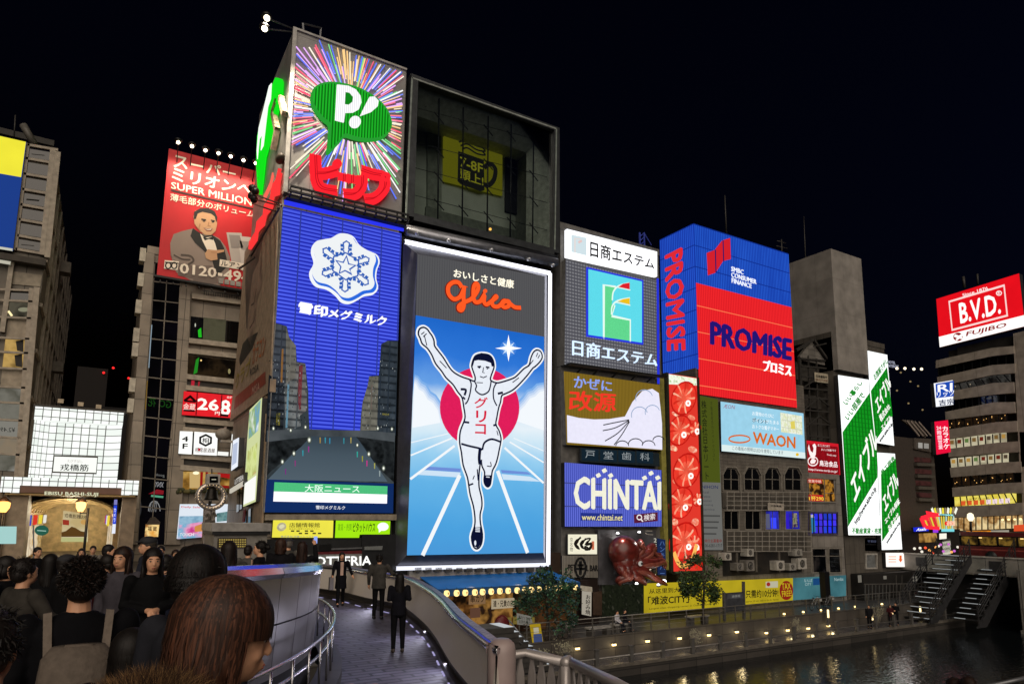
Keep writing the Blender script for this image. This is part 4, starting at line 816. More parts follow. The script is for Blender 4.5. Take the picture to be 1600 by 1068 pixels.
b = MB(); pp = [(693,198),(784,229),(784,306),(692,283)]; b.poly(PI, pp, .1, EM('#5d5a0e', .9), .15); PK = PY(40.4)
BK = EM('#141410', 1.)
b.poly(PK, [(716,236),(756,250),(757,297),(751,299),(720,288),(715,283)], .0, BK, .01); b.stroke(PK, [(756,262),(766,256),(774,264),(772,280),(764,289),(756,288)], .34, .0, BK, .01, smooth=4)
for dy in (0, 6, 12): b.stroke(PK, [(717+dy*.4,222+dy),(730,219+dy),(745,228+dy),(758,230+dy),(752,223+dy)], .12, .0, BK, .01, smooth=5)
b.text('7-8F', [(719,245),(754,257),(754,271),(719,260)], PK, .02, EM('#77731a', .9), .004, .04); b.text('頭上!', [(719,263),(755,276),(755,291),(719,279)], PK, .02, EM('#77731a', .9), .004, .04); b.build('mug_sign', T)
b = MB(); VT = MT('#14171a', .4)
for x in (686, 724, 763, 799, 834): u = (x-643)/227; b.tube([onY(x, 135+80*u, 36.6), onY(x-2, 350+46*u, 36.6)], .05, VT, 6); 
for y in (168, 222, 262, 305): b.tube([onY(648, y, 36.5), onY(868, y+58, 36.5)], .02, VT, 5)
for x in (686, 724, 763, 799, 834):
    for y in (175, 228, 268, 310): p = onY(x, y+(x-648)*.25, 36.55); b.bar(p+Vector((-.35,0,.3)), p+Vector((.35,0,-.3)), .05, .05, VT)
for x in (665, 705, 743, 780, 820): p = onY(x, 137+(x-643)*.35, 37); b.bar(p, p+Vector((.15,.3,-.8)), .12, .12, VT)
b.build('glazing_strut', T)
m, tt, oo = newmat('clear glass'); mx = tt.nodes.new('ShaderNodeMixShader'); tr = tt.nodes.new('ShaderNodeBsdfTransparent'); gg = tt.nodes.new('ShaderNodeBsdfGlossy'); gg.inputs['Roughness'].default_value = .03; tr.inputs[0].default_value = (.93,.96,.95,1); fz = tt.nodes.new('ShaderNodeFresnel'); fz.inputs[0].default_value = 1.45
tt.links.new(fz.outputs[0], mx.inputs[0]); tt.links.new(tr.outputs[0], mx.inputs[1]); tt.links.new(gg.outputs[0], mx.inputs[2]); tt.links.new(mx.outputs[0], oo.inputs[0]); CLEAR = m
b = MB(); b.box(X0+.3, X1-.3, 36.1, 36.12, Z0+.2, Z1-.3, CLEAR); b.build('glass_pane', T)
# ---- white-strip + logo billboard (grey dot panel)
P2 = PY(36.0)
T = sign('square_logo_billboard', 'grey dotted billboard with cyan square logo under a glaring white strip', P2, [(884,405),(1025.5,438),(1026.5,588),(882.3,568.8)], NEON('#8b8b90','#54545c',2,.24,.55,.24,0,.8,.1,(.4,.4,.4),False,'#55555e'), .9, 'billboard', edge=MT('#6a6864', .6))
b = MB(); b.poly(P2, [(884.5,358.5),(1025,394),(1025,432.5),(884.5,401.5)], .12, EM('#fbfbff', 1.6, True), .3); ws = b.build('white_strip', T)
q1 = lambda pts: Zm(860, 320, 3.3375, pts)
b = MB(); b.text('日商エステム', q1([(202,190),(535,288),(533,338),(202,272)]), P2, .14, EM('#20201e', .9), .01, .05); b.poly(P2, q1([(103,158),(183,175),(183,268),(103,248)]), .13, EM('#d3e4ea', 1.), 0); b.stroke(P2, q1([(122,250),(122,178),(150,182)]), .1, .135, EM('#e6dcd8', 1.)); b.stroke(P2, q1([(140,200),(158,190)]), .16, .135, EM('#e8c8c4', 1.)); b.build('strip_lettering', ws)
b = MB(); b.poly(P2, q1([(188,332),(475,398),(475,725),(188,683)]), .12, LED('#5fdcec', 1., .14, 26, True), .08); b.stroke(P2, q1([(188,332),(475,398),(475,725),(188,683)]), .12, .14, EM('#2a3ae0', 1.), .1, True)
b.poly(P2, q1([(272,425),(330,432),(318,470),(314,520),(330,530),(314,580),(410,602),(410,715),(272,695)]), .13, LED('#62d890', 1., .1, 20, False), .004)
b.stroke(P2, q1([(272,700),(272,420),(335,430)]), .16, .14, EM('#e6fdf2', 1.)); b.stroke(P2, q1([(410,715),(410,602),(314,582),(330,525)]), .12, .14, EM('#e6fdf2', 1.)); b.stroke(P2, q1([(316,500),(322,455),(350,425),(405,410)]), .12, .14, EM('#e6fdf2', 1.), smooth=4); b.stroke(P2, q1([(312,575),(316,530),(345,502),(408,488)]), .12, .14, EM('#e6fdf2', 1.), smooth=4)
b.poly(P2, q1([(345,432),(372,414),(407,408),(407,444)]), .142, EM('#e0202c', 1.), 0); b.poly(P2, q1([(345,506),(372,494),(407,488),(407,522)]), .142, EM('#f2c21e', 1.), 0); b.stroke(P2, q1([(345,433),(410,447)]), .08, .145, EM('#e6fdf2', 1.)); b.stroke(P2, q1([(335,510),(410,526)]), .08, .145, EM('#e6fdf2', 1.)); b.build('logo_square', T)
b = MB(); b.text('日商エステム', q1([(106,704),(549,782),(545,846),(106,786)]), P2, .25, EM('#cfe4ff', 1.3), .1, .012); b.build('neon_lettering', T)
b = MB(); b.stroke(P2, [(1025.5,436),(1026.5,600)], .14, .2, EM('#2a3af0', .8), .1); b.build('blue_tube', T)
b = MB(); b.bY(884, 358, 1026, 590, 36.35, 0, .4, MT('#585652', .7)); 
for x in (905, 930, 960, 990, 1015): p = P2.p(x, 572+(x-884)*.13); b.bar(p+Vector((0,-.5,0)), p+Vector((0,.3,-.3)), .08, .08, K_)
b.bar(P2.p(880,571)+Vector((0,-.6,0)), P2.p(1030,591)+Vector((0,-.6,0)), .5, .12, K_); b.bar(P2.p(882,356), P2.p(1025,391), .06, .06, STEEL); b.build('support', T)
t = thing('roof_antenna', 'small blue lit lattice mast between the two roof billboards', 'mast', P2.p(1018, 390)); b = MB()
for x in (1014, 1021): b.bar(P2.p(x, 392)+Vector((0,1,0)), P2.p(x-.5, 356)+Vector((0,1,0)), .1, .1, MT('#3a48a8', .5))
for i in range(5): b.bar(P2.p(1014, 390-i*7)+Vector((0,1,0)), P2.p(1021, 384-i*7)+Vector((0,1,0)), .06, .06, MT('#3a48a8', .5))
b.bar(P2.p(1021, 358)+Vector((0,1,0)), P2.p(1032, 376)+Vector((0,1,0)), .06, .06, MT('#3a48a8', .5)); b.build('lattice', t)
# ---- olive sign (wind god figure left out: cloud and wind lines stay)
T = sign('olive_white_billboard', 'olive and white billboard with blue and red lettering and a cloud', P2, [(881,579.5),(1031,601),(1034,703),(885.5,694)], NEON('#8a6f24','#66521a',0,.13,.6,0,0,1.,.12,(.4,.4,.4)), .5, 'billboard', edge=MT('#6b6a68', .6))
q2 = lambda pts: Zm(860, 560, 2.968, pts)
b = MB(); b.poly(P2, q2([(76,262),(130,275),(200,282),(270,280),(345,268),(380,200),(425,150),(470,140),(500,160),(508,230),(515,300),(516,422),(78,388)]), .06, LED('#eceafc', 1., .03, 4, True), .04); b.build('cloud_field', T)
b = MB()
for L in ([(362,284),(300,296),(242,308)], [(362,286),(300,320),(240,334)], [(362,290),(310,345),(250,382)], [(364,292),(330,350),(292,400)]): b.stroke(P2, q2(L), .07, .07, K_ and EM('#16141a', 1.), smooth=4)
for cx_, cy_, r_ in ((330,405,30),(392,398,34),(452,404,30),(498,380,26)): b.stroke(P2, q2([(cx_+r_*cos(a_), cy_+r_*.8*sin(a_)) for a_ in [pi+pi*i/10 for i in range(11)]]), .07, .075, EM('#1c1a20', 1.))
for cx_, cy_, r_ in ((432,185,40),(470,250,34),(410,262,38)): b.stroke(P2, q2([(cx_+r_*cos(a_), cy_+r_*sin(a_)) for a_ in [pi*.9+pi*i/10 for i in range(11)]]), .06, .075, EM('#8fa6c8', 1.))
b.build('wind_line', T)
b = MB(); b.text('かぜに', q2([(106,80),(282,108),(280,152),(106,134)]), P2, .12, EM('#8ea6f4', 1.), .06, .015); b.build('blue_lettering', T)
b = MB(); b.text('改源', q2([(84,148),(298,164),(296,248),(82,240)]), P2, .14, EM('#f03a28', 1.), .08, .05); b.build('red_lettering', T)
t = sign('dental_sign', 'row of small dark teal clinic tiles between two billboards', P2, [(907,699),(1030,708),(1031,728),(907,721)], MT('#1d2b33', .5), .15)
b = MB()
for i, ch in enumerate('戸堂歯科'):
    x = 911+28.5*i; b.quad(P2, x-2, 700+i*1.4, x+24, 720+i*1.4, .02, EM('#152530', .9), .02); b.text(ch, [(x+3, 703+i*1.3), (x+18, 704+i*1.3), (x+18, 716+i*1.3), (x+3, 715+i*1.3)], P2, .04, EM('#a5adb0', .75), .004)
b.build('tile', t)
# ---- blue rental sign
T = sign('rental_billboard', 'ribbed blue billboard with big cream capitals and dots above them', P2, [(882.3,722),(1033.5,734),(1033.6,822),(883,822)], NEON('#6c76dc','#3a4ab4',0,.16,.5,1.5,2,.95,.12,(.4,.4,.4),True), .4, 'billboard')
b = MB(); CR_ = LED('#f3f1dc', 1., .05, 8, True)
b.text('CHINTAI', q2([(106,548),(503,572),(503,700),(106,694)]), P2, .2, CR_, .15, .05)
for x, y in ((216,541),(244,519),(273,542),(430,553),(460,531),(491,552)): b.poly(P2, q2([(x-10,y-3),(x+3,y-11),(x+11,y+3),(x-3,y+11)]), .2, CR_, .12)
b.build('capital_lettering', T)
b = MB(); b.poly(P2, q2([(140,714),(333,718),(332,754),(140,750)]), .05, EM('#26358e', .9), .03); b.text('www.chintai.net', q2([(143,720),(332,722),(331,750),(143,748)]), P2, .07, EM('#f4e69a', 1.), .004, .02); b.build('web_strip', T)
b = MB(); b.poly(P2, q2([(385,722),(495,711),(496,752),(387,762)]), .06, EM('#5c1f3a', .9), .03); b.text('検索', q2([(430,722),(482,716),(482,745),(430,752)]), P2, .08, EM('#f0e8e8', 1.), .004, .02); b.stroke(P2, q2([(409+11*cos(a_), 735+11*sin(a_)) for a_ in [2*pi*i/12 for i in range(12)]]), .08, .08, EM('#f0e8e8', 1.), closed=True); b.stroke(P2, q2([(416,744),(426,754)]), .1, .08, EM('#f0e8e8', 1.)); b.build('search_tag', T)
# ---- small signs under it
q5 = lambda pts: Zm(760, 820, 4.2105, pts)
T = sign('brush_lettering_sign', 'small cream lightbox with black brush characters beside the octopus', P2, q5([(538,60),(728,60),(728,190),(538,190)]), LED('#f2ecd2', 1., .03, 3, True), .25)
b = MB(); BK2 = EM('#1c1814', 1.)
b.stroke(P2, q5([(620,78),(585,122),(612,158)]), .22, .02, BK2, smooth=5, taper=[.6,1.2,1,.5]); b.stroke(P2, q5([(655,88),(622,124),(640,155)]), .2, .02, BK2, smooth=5, taper=[.6,1.2,1,.5]); b.stroke(P2, q5([(645,92),(682,88),(655,125),(690,122),(680,152),(652,158),(648,140),(668,148)]), .17, .02, BK2, smooth=5, taper=[.6,1,1.2,1,.7])
b.text('京\n名\n物', q5([(548,80),(568,80),(568,172),(548,172)]), P2, .02, BK2, .004); b.poly(P2, q5([(692,105),(708,105),(708,160),(692,160)]), .02, EM('#c86a4a', 1.), 0); b.build('lettering', T)
T = sign('bar_wall_sign', 'unlit pale ribbed wall panel with dark oval bar emblem', P2, q5([(498,200),(732,196),(734,345),(500,340)]), TILE('#8b877f', '#5d5a55', .12, 6, .02, .5, .05), .15)
b = MB(); b.stroke(P2, q5([(617+34*cos(a_), 280+64*sin(a_)) for a_ in [2*pi*i/24 for i in range(24)]]), .14, .06, K_, .05, True); b.text('PET', q5([(535,258),(585,258),(585,296),(535,296)]), P2, .05, K_, .03, .03); b.text('IL BAR', q5([(650,262),(730,262),(730,300),(650,300)]), P2, .05, K_, .03, .03); b.stroke(P2, q5([(617,235),(617,325)]), .2, .06, K_, .05); b.stroke(P2, q5([(597,262),(637,262)]), .14, .06, K_, .05); b.stroke(P2, q5([(588,285),(646,285)]), .14, .06, K_, .05); b.build('emblem', T)
# octopus panel
T = thing('octopus_sculpture', 'large red octopus model mounted on a dark metallic panel above the awning shops', 'sculpture', P2.p(980, 910)); 
b = MB(); b.poly(P2, q5([(735,30),(1115,35),(1122,385),(738,392)]), 0, MT('#55555a', .35, .3, .4, 1.2), .3); b.build('panel', T)
OC = MT('#5a1e18', .3, 0, .35, 3., .3, .5); OCL = MT('#7a4034', .4, 0, .25)
O3 = lambda x, y, d: P2.p(*q5([(x, y)])[0], d)
b = MB(); b.ball(O3(840, 170, 1.0), 1.12, .9, 1.05, OC, 18, 12); b.ball(O3(835, 240, 1.1), .8, .7, .8, OC, 14, 10); b.ball(O3(865, 280, 1.2), .72, .6, .5, OC, 14, 10)
arms = [[(880,240,1),(930,215,1.1),(985,180,1.2),(1000,150,1.1),(1035,135,.9),(1030,160,.9),(1060,185,.8),(1105,190,.6)], [(880,220,1),(920,180,1),(945,140,1.1),(925,115,1.2),(950,105,1),(965,125,.9)], [(890,250,1.2),(960,240,1.4),(1020,235,1.3),(1070,225,1.1),(1105,235,.9),(1108,268,.8)],
        [(870,270,1.3),(930,290,1.5),(985,320,1.4),(1050,350,1.2),(1120,372,.8)], [(850,280,1.3),(870,320,1.6),(910,345,1.6),(940,360,1.4),(950,345,1.2)], [(835,280,1.3),(830,315,1.6),(800,330,1.6),(775,350,1.4),(790,368,1.2)], [(820,260,1.2),(790,280,1.5),(800,310,1.6),(835,320,1.6),(845,290,1.4)], [(900,230,1),(960,205,.9),(1010,205,.8),(1050,195,.7),(1060,180,.7)]]
for A in arms:
    pts = catmull([tuple(O3(*p)) for p in A], 6); n_ = len(pts); b.tube(pts, [.36*(1-.8*i/n_)+.04 for i in range(n_)], OC, 9); b.tube([Vector(p)+Vector((.05,-.12,-.12)) for p in pts], [.26*(1-.8*i/n_)+.03 for i in range(n_)], OCL, 7)
ob = b.build('octopus_body', T)
b = MB(); b.ball(O3(888, 240, 1.9), .16, .12, .16, EM('#e8e4d8', .5)); b.ball(O3(888, 240, 2.02), .08, .05, .08, K_); b.build('eye', ob)
b = MB(); b.ball(O3(1048, 292, .5), .5, .35, .5, MT('#cfc9b8', .15, .9, .2)); b.text('たこ', [q5([(1028,275)])[0], q5([(1070,275)])[0], q5([(1070,308)])[0], q5([(1028,308)])[0]], P2, .9, MT('#3a3428', .5), .01, .03); b.build('silver_ball', T)
b = MB(); b.text('2\nF', q5([(1100,85),(1118,85),(1118,150),(1100,150)]), P2, .03, EM('#d8d4c4', .9), .004, .02); b.text('こ', q5([(1040,35),(1095,35),(1095,65),(1045,60)]), P2, .03, MT('#c8c4ba', .4), .004); b.build('lettering', T)
for x, y, d, e_w in ((800, 52, 1.0, 14), (940, 45, 1.0, 22), (835, 365, 2.3, 12), (1010, 378, 1.8, 14)):
    p = O3(x, y, d); b = MB(); b.ball(p, .1, .1, .1, EM('#ffffff', 4)); b.lathe(p+Vector((0,0,-.12)), [(.03,0),(.12,.03),(.12,.1)], K_, 8); b.build('spotlight', T)
    l = bpy.data.lights.new('octopus_spotlight', 'POINT'); l.energy = e_w; l.color = (1,.95,.88); l.shadow_soft_size = .1; o = bpy.data.objects.new('octopus_spotlight', l); COL.objects.link(o); o.location = p+Vector((0,-.5,.15 if y > 200 else -.35))
t = thing('wall_floodlight', 'single dazzling white floodlight at the lower right of the octopus', 'floodlight', O3(1128, 370, .6)); b = MB(); b.ball(O3(1128, 370, .6), .2, .12, .2, EM('#ffffff', 8)); b.build('lamp', t); b = MB(); b.box(*(lambda p: (p.x-.26, p.x+.26, p.y+.1, p.y+.5, p.z-.2, p.z+.2))(O3(1128, 370, .6)), K_); b.build('housing', t)
t = sign('blue_vertical_sign', 'narrow dim blue vertical sign beside the octopus panel', P2, q5([(1125,85),(1178,95),(1182,330),(1128,325)]), EM('#1d2c52', .8), .3); b = MB(); b.text('ハ\nン\nキ\nン\nバ\nー', q5([(1138,105),(1172,105),(1174,318),(1140,318)]), P2, .02, EM('#5d7fc0', .8), .004); b.build('lettering', t)
# ---- tomato screen
T = sign('tomato_screen', 'tall bright screen showing red sliced tomatoes', P2, [(1043,583),(1088.5,590),(1097.5,891),(1050,893)], EM('#e2392c', 1., True), .4, 'screen')
b = MB(); random.seed(3)
b.poly(P2, [(1043.4,584),(1088,591),(1088.5,602),(1044,600)], .02, BLOB(('#cfe3a0','#f4f4e8','#7fb04a'), 3, 1.1), .004)
for cx_, cy_, r_ in ((1068,622,22),(1062,672,20),(1086,670,10),(1072,735,23),(1064,785,21),(1090,780,9),(1068,845,25),(1084,850,13)):
    for q_, c_ in ((1, '#c41a14'), (.9, '#e63a2a'), (.55, '#ee5a42')): b.ell(P2, cx_, cy_, r_*q_*.9, r_*q_*1.25, .024+.006*(1-q_), LED(c_, 1.05, .22, 1.5, False), 0, .3, 20)
    for k_ in range(9): a_ = 2*pi*k_/9+cx_; b.stroke(P2, [(cx_+r_*.18*cos(a_), cy_+r_*.25*sin(a_)), (cx_+r_*.6*cos(a_+.15), cy_+r_*.8*sin(a_+.15)), (cx_+r_*.8*cos(a_+.1), cy_+r_*1.1*sin(a_+.1))], .1, .032, EM(('#f89a7a','#d02a1c','#f6b090')[k_ % 3], 1.05), 0, smooth=3, taper=[.3,1.4,1.6,.5])
    b.ell(P2, cx_+r_*.3, cy_+r_*.35, 4.2, 5, .04, EM('#fff4ec', 1.25), 0, 0, 16); b.ell(P2, cx_+r_*.3, cy_+r_*.35, 1.6, 2, .043, EM('#e88a70', 1.), 0, 0, 10)
for cx_, cy_, rx, ry, c_ in ((1056,647,10,5,'#f6f2da'),(1080,652,8,6,'#f8d8c8'),(1052,700,9,7,'#f2e6c0'),(1082,702,10,8,'#f6c8b0'),(1056,752,8,6,'#e8d8a0'),(1054,815,7,9,'#f6ead0'),(1086,815,8,10,'#f2b09a'),(1060,652,5,2.5,'#7fa83a'),(1058,745,5,2,'#88a848')): b.ell(P2, cx_, cy_, rx*.75, ry*.6, .0225, BLOB((c_, '#f6a080', '#e86a50', c_), 2.5, 1.05), 0, .4, 16)
b.stroke(P2, [(1052,862),(1062,882),(1078,878),(1088,850)], .35, .046, EM('#f4b45a', 1.1), smooth=5); b.ell(P2, 1090, 880, 7, 10, .048, BLOB(('#a81410','#e82a1c','#30502a'), 5, 1.), 0); b.build('picture', T)
# screen edges: keep inside frame
b = MB(); EDG = MT('#2a2c20', .5); b.stroke(P2, [(1041.5,582),(1049,895)], .2, .12, EDG, .5); b.stroke(P2, [(1090,590),(1099,893)], .12, .12, EDG, .5); b.stroke(P2, [(1049,894.5),(1099,892.5)], .2, .12, EDG, .5); b.build('frame', T)
t = thing('screen_side_column', 'yellowish lit column running up beside the tomato screen', 'column', P2.p(1036, 890)); b = MB(); b.poly(P2, [(1031,590),(1039,590),(1047,890),(1041,890)], -.1, MT('#8a8440', .5), .5); b.build('shaft', t)
# ---- red and blue cube billboard
PPF, PPX = PY(36.0), PX(38.4)
T = thing('red_blue_billboard', 'large cube billboard, blue top with red emblem over a red field', 'billboard', PPF.p(1160, 626))
x0, x1 = 38.4, 49.95; zt = (PPF.p(1084.7,348.5).z+PPF.p(1232,397).z)/2; zb = PPF.p(1091,615).z; zm = (PPF.p(1086.8,440.7).z+PPF.p(1236,480.3).z)/2
b = MB(); b.box(x0+.02, x1-.02, 36.06, 39.8, zb, zt, MT('#16161c', .6)); b.build('casing', T)
NB = NEON('#2a62d6','#1438a2',0,.2,.5,1.75,2,1.,.5,(1.6,1.6,.25),True,'#0f2a86'); NR = NEON('#fa2a2e','#d81c24',0,.2,.5,2.1,2,1.,.15,(1.6,1.6,.25),True,'#ff7a50')
b = MB(); b.box(x0, x1, 36.0, 36.06, zm, zt, NB); b.build('blue_field', T); b = MB(); b.box(x0, x1, 36.0, 36.06, zb, zm, NR); b.build('red_field', T)
NB2 = NEON('#2a5ed8','#1736a4',1,.2,.5,1.75,2,.95,.5,(1.6,1.6,.25),True,'#0f2a86')
zs = onX(1087, 577, x0).z; b = MB(); b.box(x0-.06, x0, 36.0, 39.8, zs, zt, NB2); b.build('side_blue_field', T)
q3 = q1
b = MB(); REd = EM('#d4202c', 1.); 
for pts in ([(812,252),(850,238),(854,356),(818,369)], [(853,237),(890,190),(893,296),(857,352)], [(893,187),(930,176),(934,285),(897,294)]): b.poly(PPF, q3(pts), .15, REd, .1)
for L in ([(852,237),(855,356)], [(892,188),(895,298)]): b.stroke(PPF, q3(L), .12, .17, EM('#101a60', 1.))
b.build('emblem', T)
b = MB(); 
for i, s_ in enumerate(('SMBC', 'CONSUMER', 'FINANCE')):
    w_ = (63, 130, 103)[i]; x_ = 939+(0,0,2)[i]; y_ = 322+30*i; b.text(s_, q3([(x_,y_),(x_+w_,y_+w_*.31),(x_+w_,y_+w_*.29+25),(x_,y_+25)]), PPF, .12, EM('#eef2ff', 1.1), .05, .0)
b.build('small_lettering', T)
b = MB(); b.text('PROMISE', q3([(828,612),(1245,706),(1243,812),(828,728)]), PPF, .25, EM('#251878', .9), .18, .07); b.build('front_lettering', T)
b = MB(); b.text('プロミス', q3([(1103,808),(1248,838),(1246,894),(1103,866)]), PPF, .22, EM('#ffffff', 1.15), .12, .03); b.build('kana_lettering', T)
b = MB(); b.text('PROMISE', q3([(698,228),(714,758),(624,762),(612,272)]), PPX, .3, EM('#e02a34', 1.), .15, .07); b.build('side_lettering', T)
t = thing('roof_mast', 'thin dark mast rising behind the red and blue cube billboard', 'mast', onY(1134, 362, 38)); b = MB(); b.tube([onY(1135, 365, 38), onY(1132.5, 305, 38)], [.08,.04], ST); b.build('pole', t)
t = thing('television_aerial', 'spindly roof aerial beside the cube billboard', 'aerial', onY(1222, 400, 40)); b = MB(); b.tube([onY(1222, 402, 40), onY(1221, 374, 40)], .06, ST, 6); b.tube([onY(1214, 376, 40), onY(1228, 380, 40)], .05, ST, 6); b.tube([onY(1213, 384, 40), onY(1230, 388, 40)], .04, ST, 6); b.build('pole', t)
t = thing('lightning_rod', 'thin lightning rod left of the blank grey tower', 'mast', onY(1258, 405, 42)); b = MB(); b.tube([onY(1259, 415, 42), onY(1256, 338, 42)], [.08,.03], ST, 6); b.build('pole', t)
# ---- olive banner, pale blue sign, small red sign
q4 = lambda pts: Zm(1080, 560, 3.1412, pts)
T = sign('company_banner', 'dim vertical banner, olive above and grey list below, right of the tomato screen', P2, q4([(36,180),(130,200),(157,938),(55,938)]), EM('#8a8a86', .55), .12, 'banner')
b = MB(); b.poly(P2, q4([(36,180),(130,200),(142,608),(46,605)]), .02, EM('#525c1c', .8), .01); b.text('株\n式\n会\n社\n日\n本\nリ\nー\nト', q4([(47,205),(72,208),(88,592),(62,592)]), P2, .035, EM('#1c2010', 1.), .004, .02); b.text('不\n動\n産\n総\n合\nの\nス\nペ\nシ\nャ\nリ\nス\nト', q4([(92,212),(102,214),(118,505),(104,505)]), P2, .035, EM('#2c3214', 1.), .004); b.build('olive_field', T)
b = MB(); b.text('NIHON', q4([(50,620),(130,622),(130,638),(50,636)]), P2, .03, EM('#26305a', .9), .004, .02)
for i, s_ in enumerate(('Real', 'Estate', 'Investment', 'Leasing', 'Service')): b.text(s_, q4([(52+i*.6,648+21*i),(85+i*7,649+21*i),(85+i*7,660+21*i),(52+i*.6,660+21*i)]), P2, .03, EM('#4a4a50', .8), .004)
for i, y in enumerate((770, 800, 828, 858)): b.stroke(P2, q4([(58,y),(140-i*6,y+1)]), .12, .03, EM('#5a5a58', .6), 0)
b.text('仲介主募集中', q4([(64,884),(148,884),(148,902),(64,902)]), P2, .03, EM('#7a2a24', .9), .004, .02); b.text('06-6281-1717', q4([(66,908),(150,908),(150,924),(66,924)]), P2, .03, EM('#3a3a3a', .9), .004, .02); b.build('grey_field_lettering', T)
PWN = PY(35.9)
T = sign('pale_blue_sign', 'pale blue lightbox with orange lettering and small map, below the red field', PWN, q4([(145,210),(551,268),(560,490),(150,453)]), LED('#9cd2ea', 1., .05, 2, True), .3)
b = MB(); b.poly(PWN, q4([(149,421),(558,460),(560,490),(150,453)]), .02, EM('#dff0ee', 1.), .01); b.text('この看板の照明はLEDを使用しています', q4([(200,428),(450,452),(450,472),(200,448)]), PWN, .035, EM('#3c4c58', 1.), .004); b.ell(PWN, *q4([(519,470)])[0], 2.4, 2.4, .035, EM('#e8c02a', 1.), 0); b.build('lower_strip', T)
b = MB(); b.text('WAON', q4([(302,360),(508,385),(508,440),(302,414)]), PWN, .04, EM('#d86a1e', 1.), .01, .07); b.stroke(PWN, q4([(235+52*cos(a_), 394+18*sin(a_)) for a_ in [2*pi*i/24 for i in range(24)]]), .12, .04, EM('#d86a1e', 1.), closed=True); b.build('orange_lettering', T)
b = MB(); b.text('ÆON', q4([(158,224),(214,230),(210,248),(156,243)]), PWN, .035, EM('#a05a78', .9), .004)
for s_, y, x1_, c_ in (('お買物のたびに', 258, 404, '#f2fbff'), ('ポイントがたまる', 290, 428, '#f2fbff'), ('おトクな電子マネー', 322, 428, '#f2fbff')): b.text(s_, q4([(298,y),(x1_,y+16),(x1_,y+34),(298,y+20)]), PWN, .035, EM(c_, 1.05), .004, .02)
b.text('ポイント', q4([(298,290),(372,299),(372,320),(298,311)]), PWN, .04, EM('#24333e', 1.), .004, .03); b.build('small_lettering', T)
b = MB(); b.poly(PWN, q4([(436,264),(542,282),(545,374),(440,360)]), .03, BLOB(('#eef2da','#d8e0b0','#f4f6ea','#c4d0a0'), 3.4, 1.), .01)
for L in ([(445,300),(540,315)], [(470,268),(475,364)], [(510,276),(515,370)], [(442,335),(544,352)]): b.stroke(PWN, q4(L), .06, .04, EM('#c8ccb8', 1.))
b.poly(PWN, q4([(485,310),(505,305),(510,345),(488,345)]), .042, EM('#e0d060', 1.), 0); b.build('map_panel', T)
T = sign('small_red_sign', 'small red sign with white poultry emblem above the warm shop window', PS, q4([(560,400),(722,418),(732,570),(560,556)]), LED('#d01c2a', 1., .06, 2, True), .25)
WS = EM('#fff0ee', 1.05); b = MB(); b.poly(PS, q4([(576,420),(584,452),(596,462),(600,440),(594,424),(604,416),(612,428),(610,470),(600,488),(590,490),(580,470),(572,440)]), .03, WS, .01); b.stroke(PS, q4([(596,504+0)]+[(596+24*cos(a_), 503+22*sin(a_)) for a_ in [2*pi*i/18-pi/2 for i in range(19)]][1:]), .1, .03, WS, .01); b.poly(PS, q4([(582,506),(592,490),(612,498),(604,514),(588,516)]), .03, WS, .01); b.build('poultry_emblem', T)
b = MB(); b.text('鳥治食品', q4([(628,498),(716,506),(716,534),(628,526)]), PS, .03, WS, .004, .05); b.text('http://www.toriji.co.jp/', q4([(574,536),(716,548),(716,562),(574,550)]), PS, .03, WS, .004, .02); b.text('まごころこめて', q4([(620,418),(678,424),(678,435),(620,430)]), PS, .03, WS, .004, .02); b.text('おいしさお届けする', q4([(637,440),(708,446),(708,456),(637,451)]), PS, .03, WS, .004, .02); b.text('Toriji only', q4([(664,466),(710,472),(710,482),(664,476)]), PS, .03, WS, .004, .02); b.build('lettering', T)
# ---- green diagonal billboards
P3 = PY(35.9); GR_ = NEON('#149a20','#0a5f12',0,.5,.72,.42,2,1.,.2,(.8,.8,.8),True,'#0d7216'); WHp = LED('#f2f5f4', 1.4, .03, 2, True)
za, zb_ = (lambda p: Zm(1200, 520, 5.333, p)), (lambda p: Zm(1200, 700, 5.333, p))
T1 = sign('green_billboard', 'widest green and white diagonal billboard left of its two neighbours', P3, [(1309.7,585.6),(1358,593),(1370,700),(1377,835.4),(1326,835.4)], WHp, .4, 'billboard', 'green and white diagonal billboards')
b = MB(); b.poly(P3, [(1316.3,674.7),(1359.4,612),(1369.9,700),(1370.6,745),(1324.7,821.9)], .03, GR_, .02); b.build('green_band', T1)
T2 = sign('green_billboard', 'upper right green and white diagonal billboard reaching highest of the three', P3, [(1354.7,547.8),(1385.3,554.3),(1396.3,695.9),(1367,691),(1358.5,612)], WHp, .4, 'billboard', 'green and white diagonal billboards', off=.06)
b = MB(); b.poly(P3, [(1359.4,610.5),(1384.7,573.4),(1393.1,649.4),(1367,688)], .09, GR_, .02); b.build('green_band', T2)
T3 = sign('green_billboard', 'lower right green and white diagonal billboard above the small white lightbox', P3, [(1369.7,706.6),(1397.3,708.4),(1408.7,857.5),(1377.2,858.4)], WHp, .4, 'billboard', 'green and white diagonal billboards', off=.06)
b = MB(); b.poly(P3, [(1375.3,740.3),(1397.8,716),(1405.3,803),(1377.2,845)], .09, GR_, .02); b.build('green_band', T3)
def slant(par, st, quad, o_, m, bold=.03, nm='lettering', th=.03): b = MB(); b.text(st, quad, P3, o_, m, th, bold); b.build(nm, par)
WL = EM('#fbfbf4', 1.1); GL = EM('#1f8a28', 1.); BKL = EM('#1a1c1a', 1.)
slant(T1, 'エイブル', zb_([(672,245),(862,-215),(912,-30),(722,465)]), .1, WL, .03, 'white_lettering', .08)
slant(T1, 'http://www.able.co.jp', zb_([(712,608),(878,316),(905,345),(738,642)]), .06, BKL, .06, 'web_lettering')
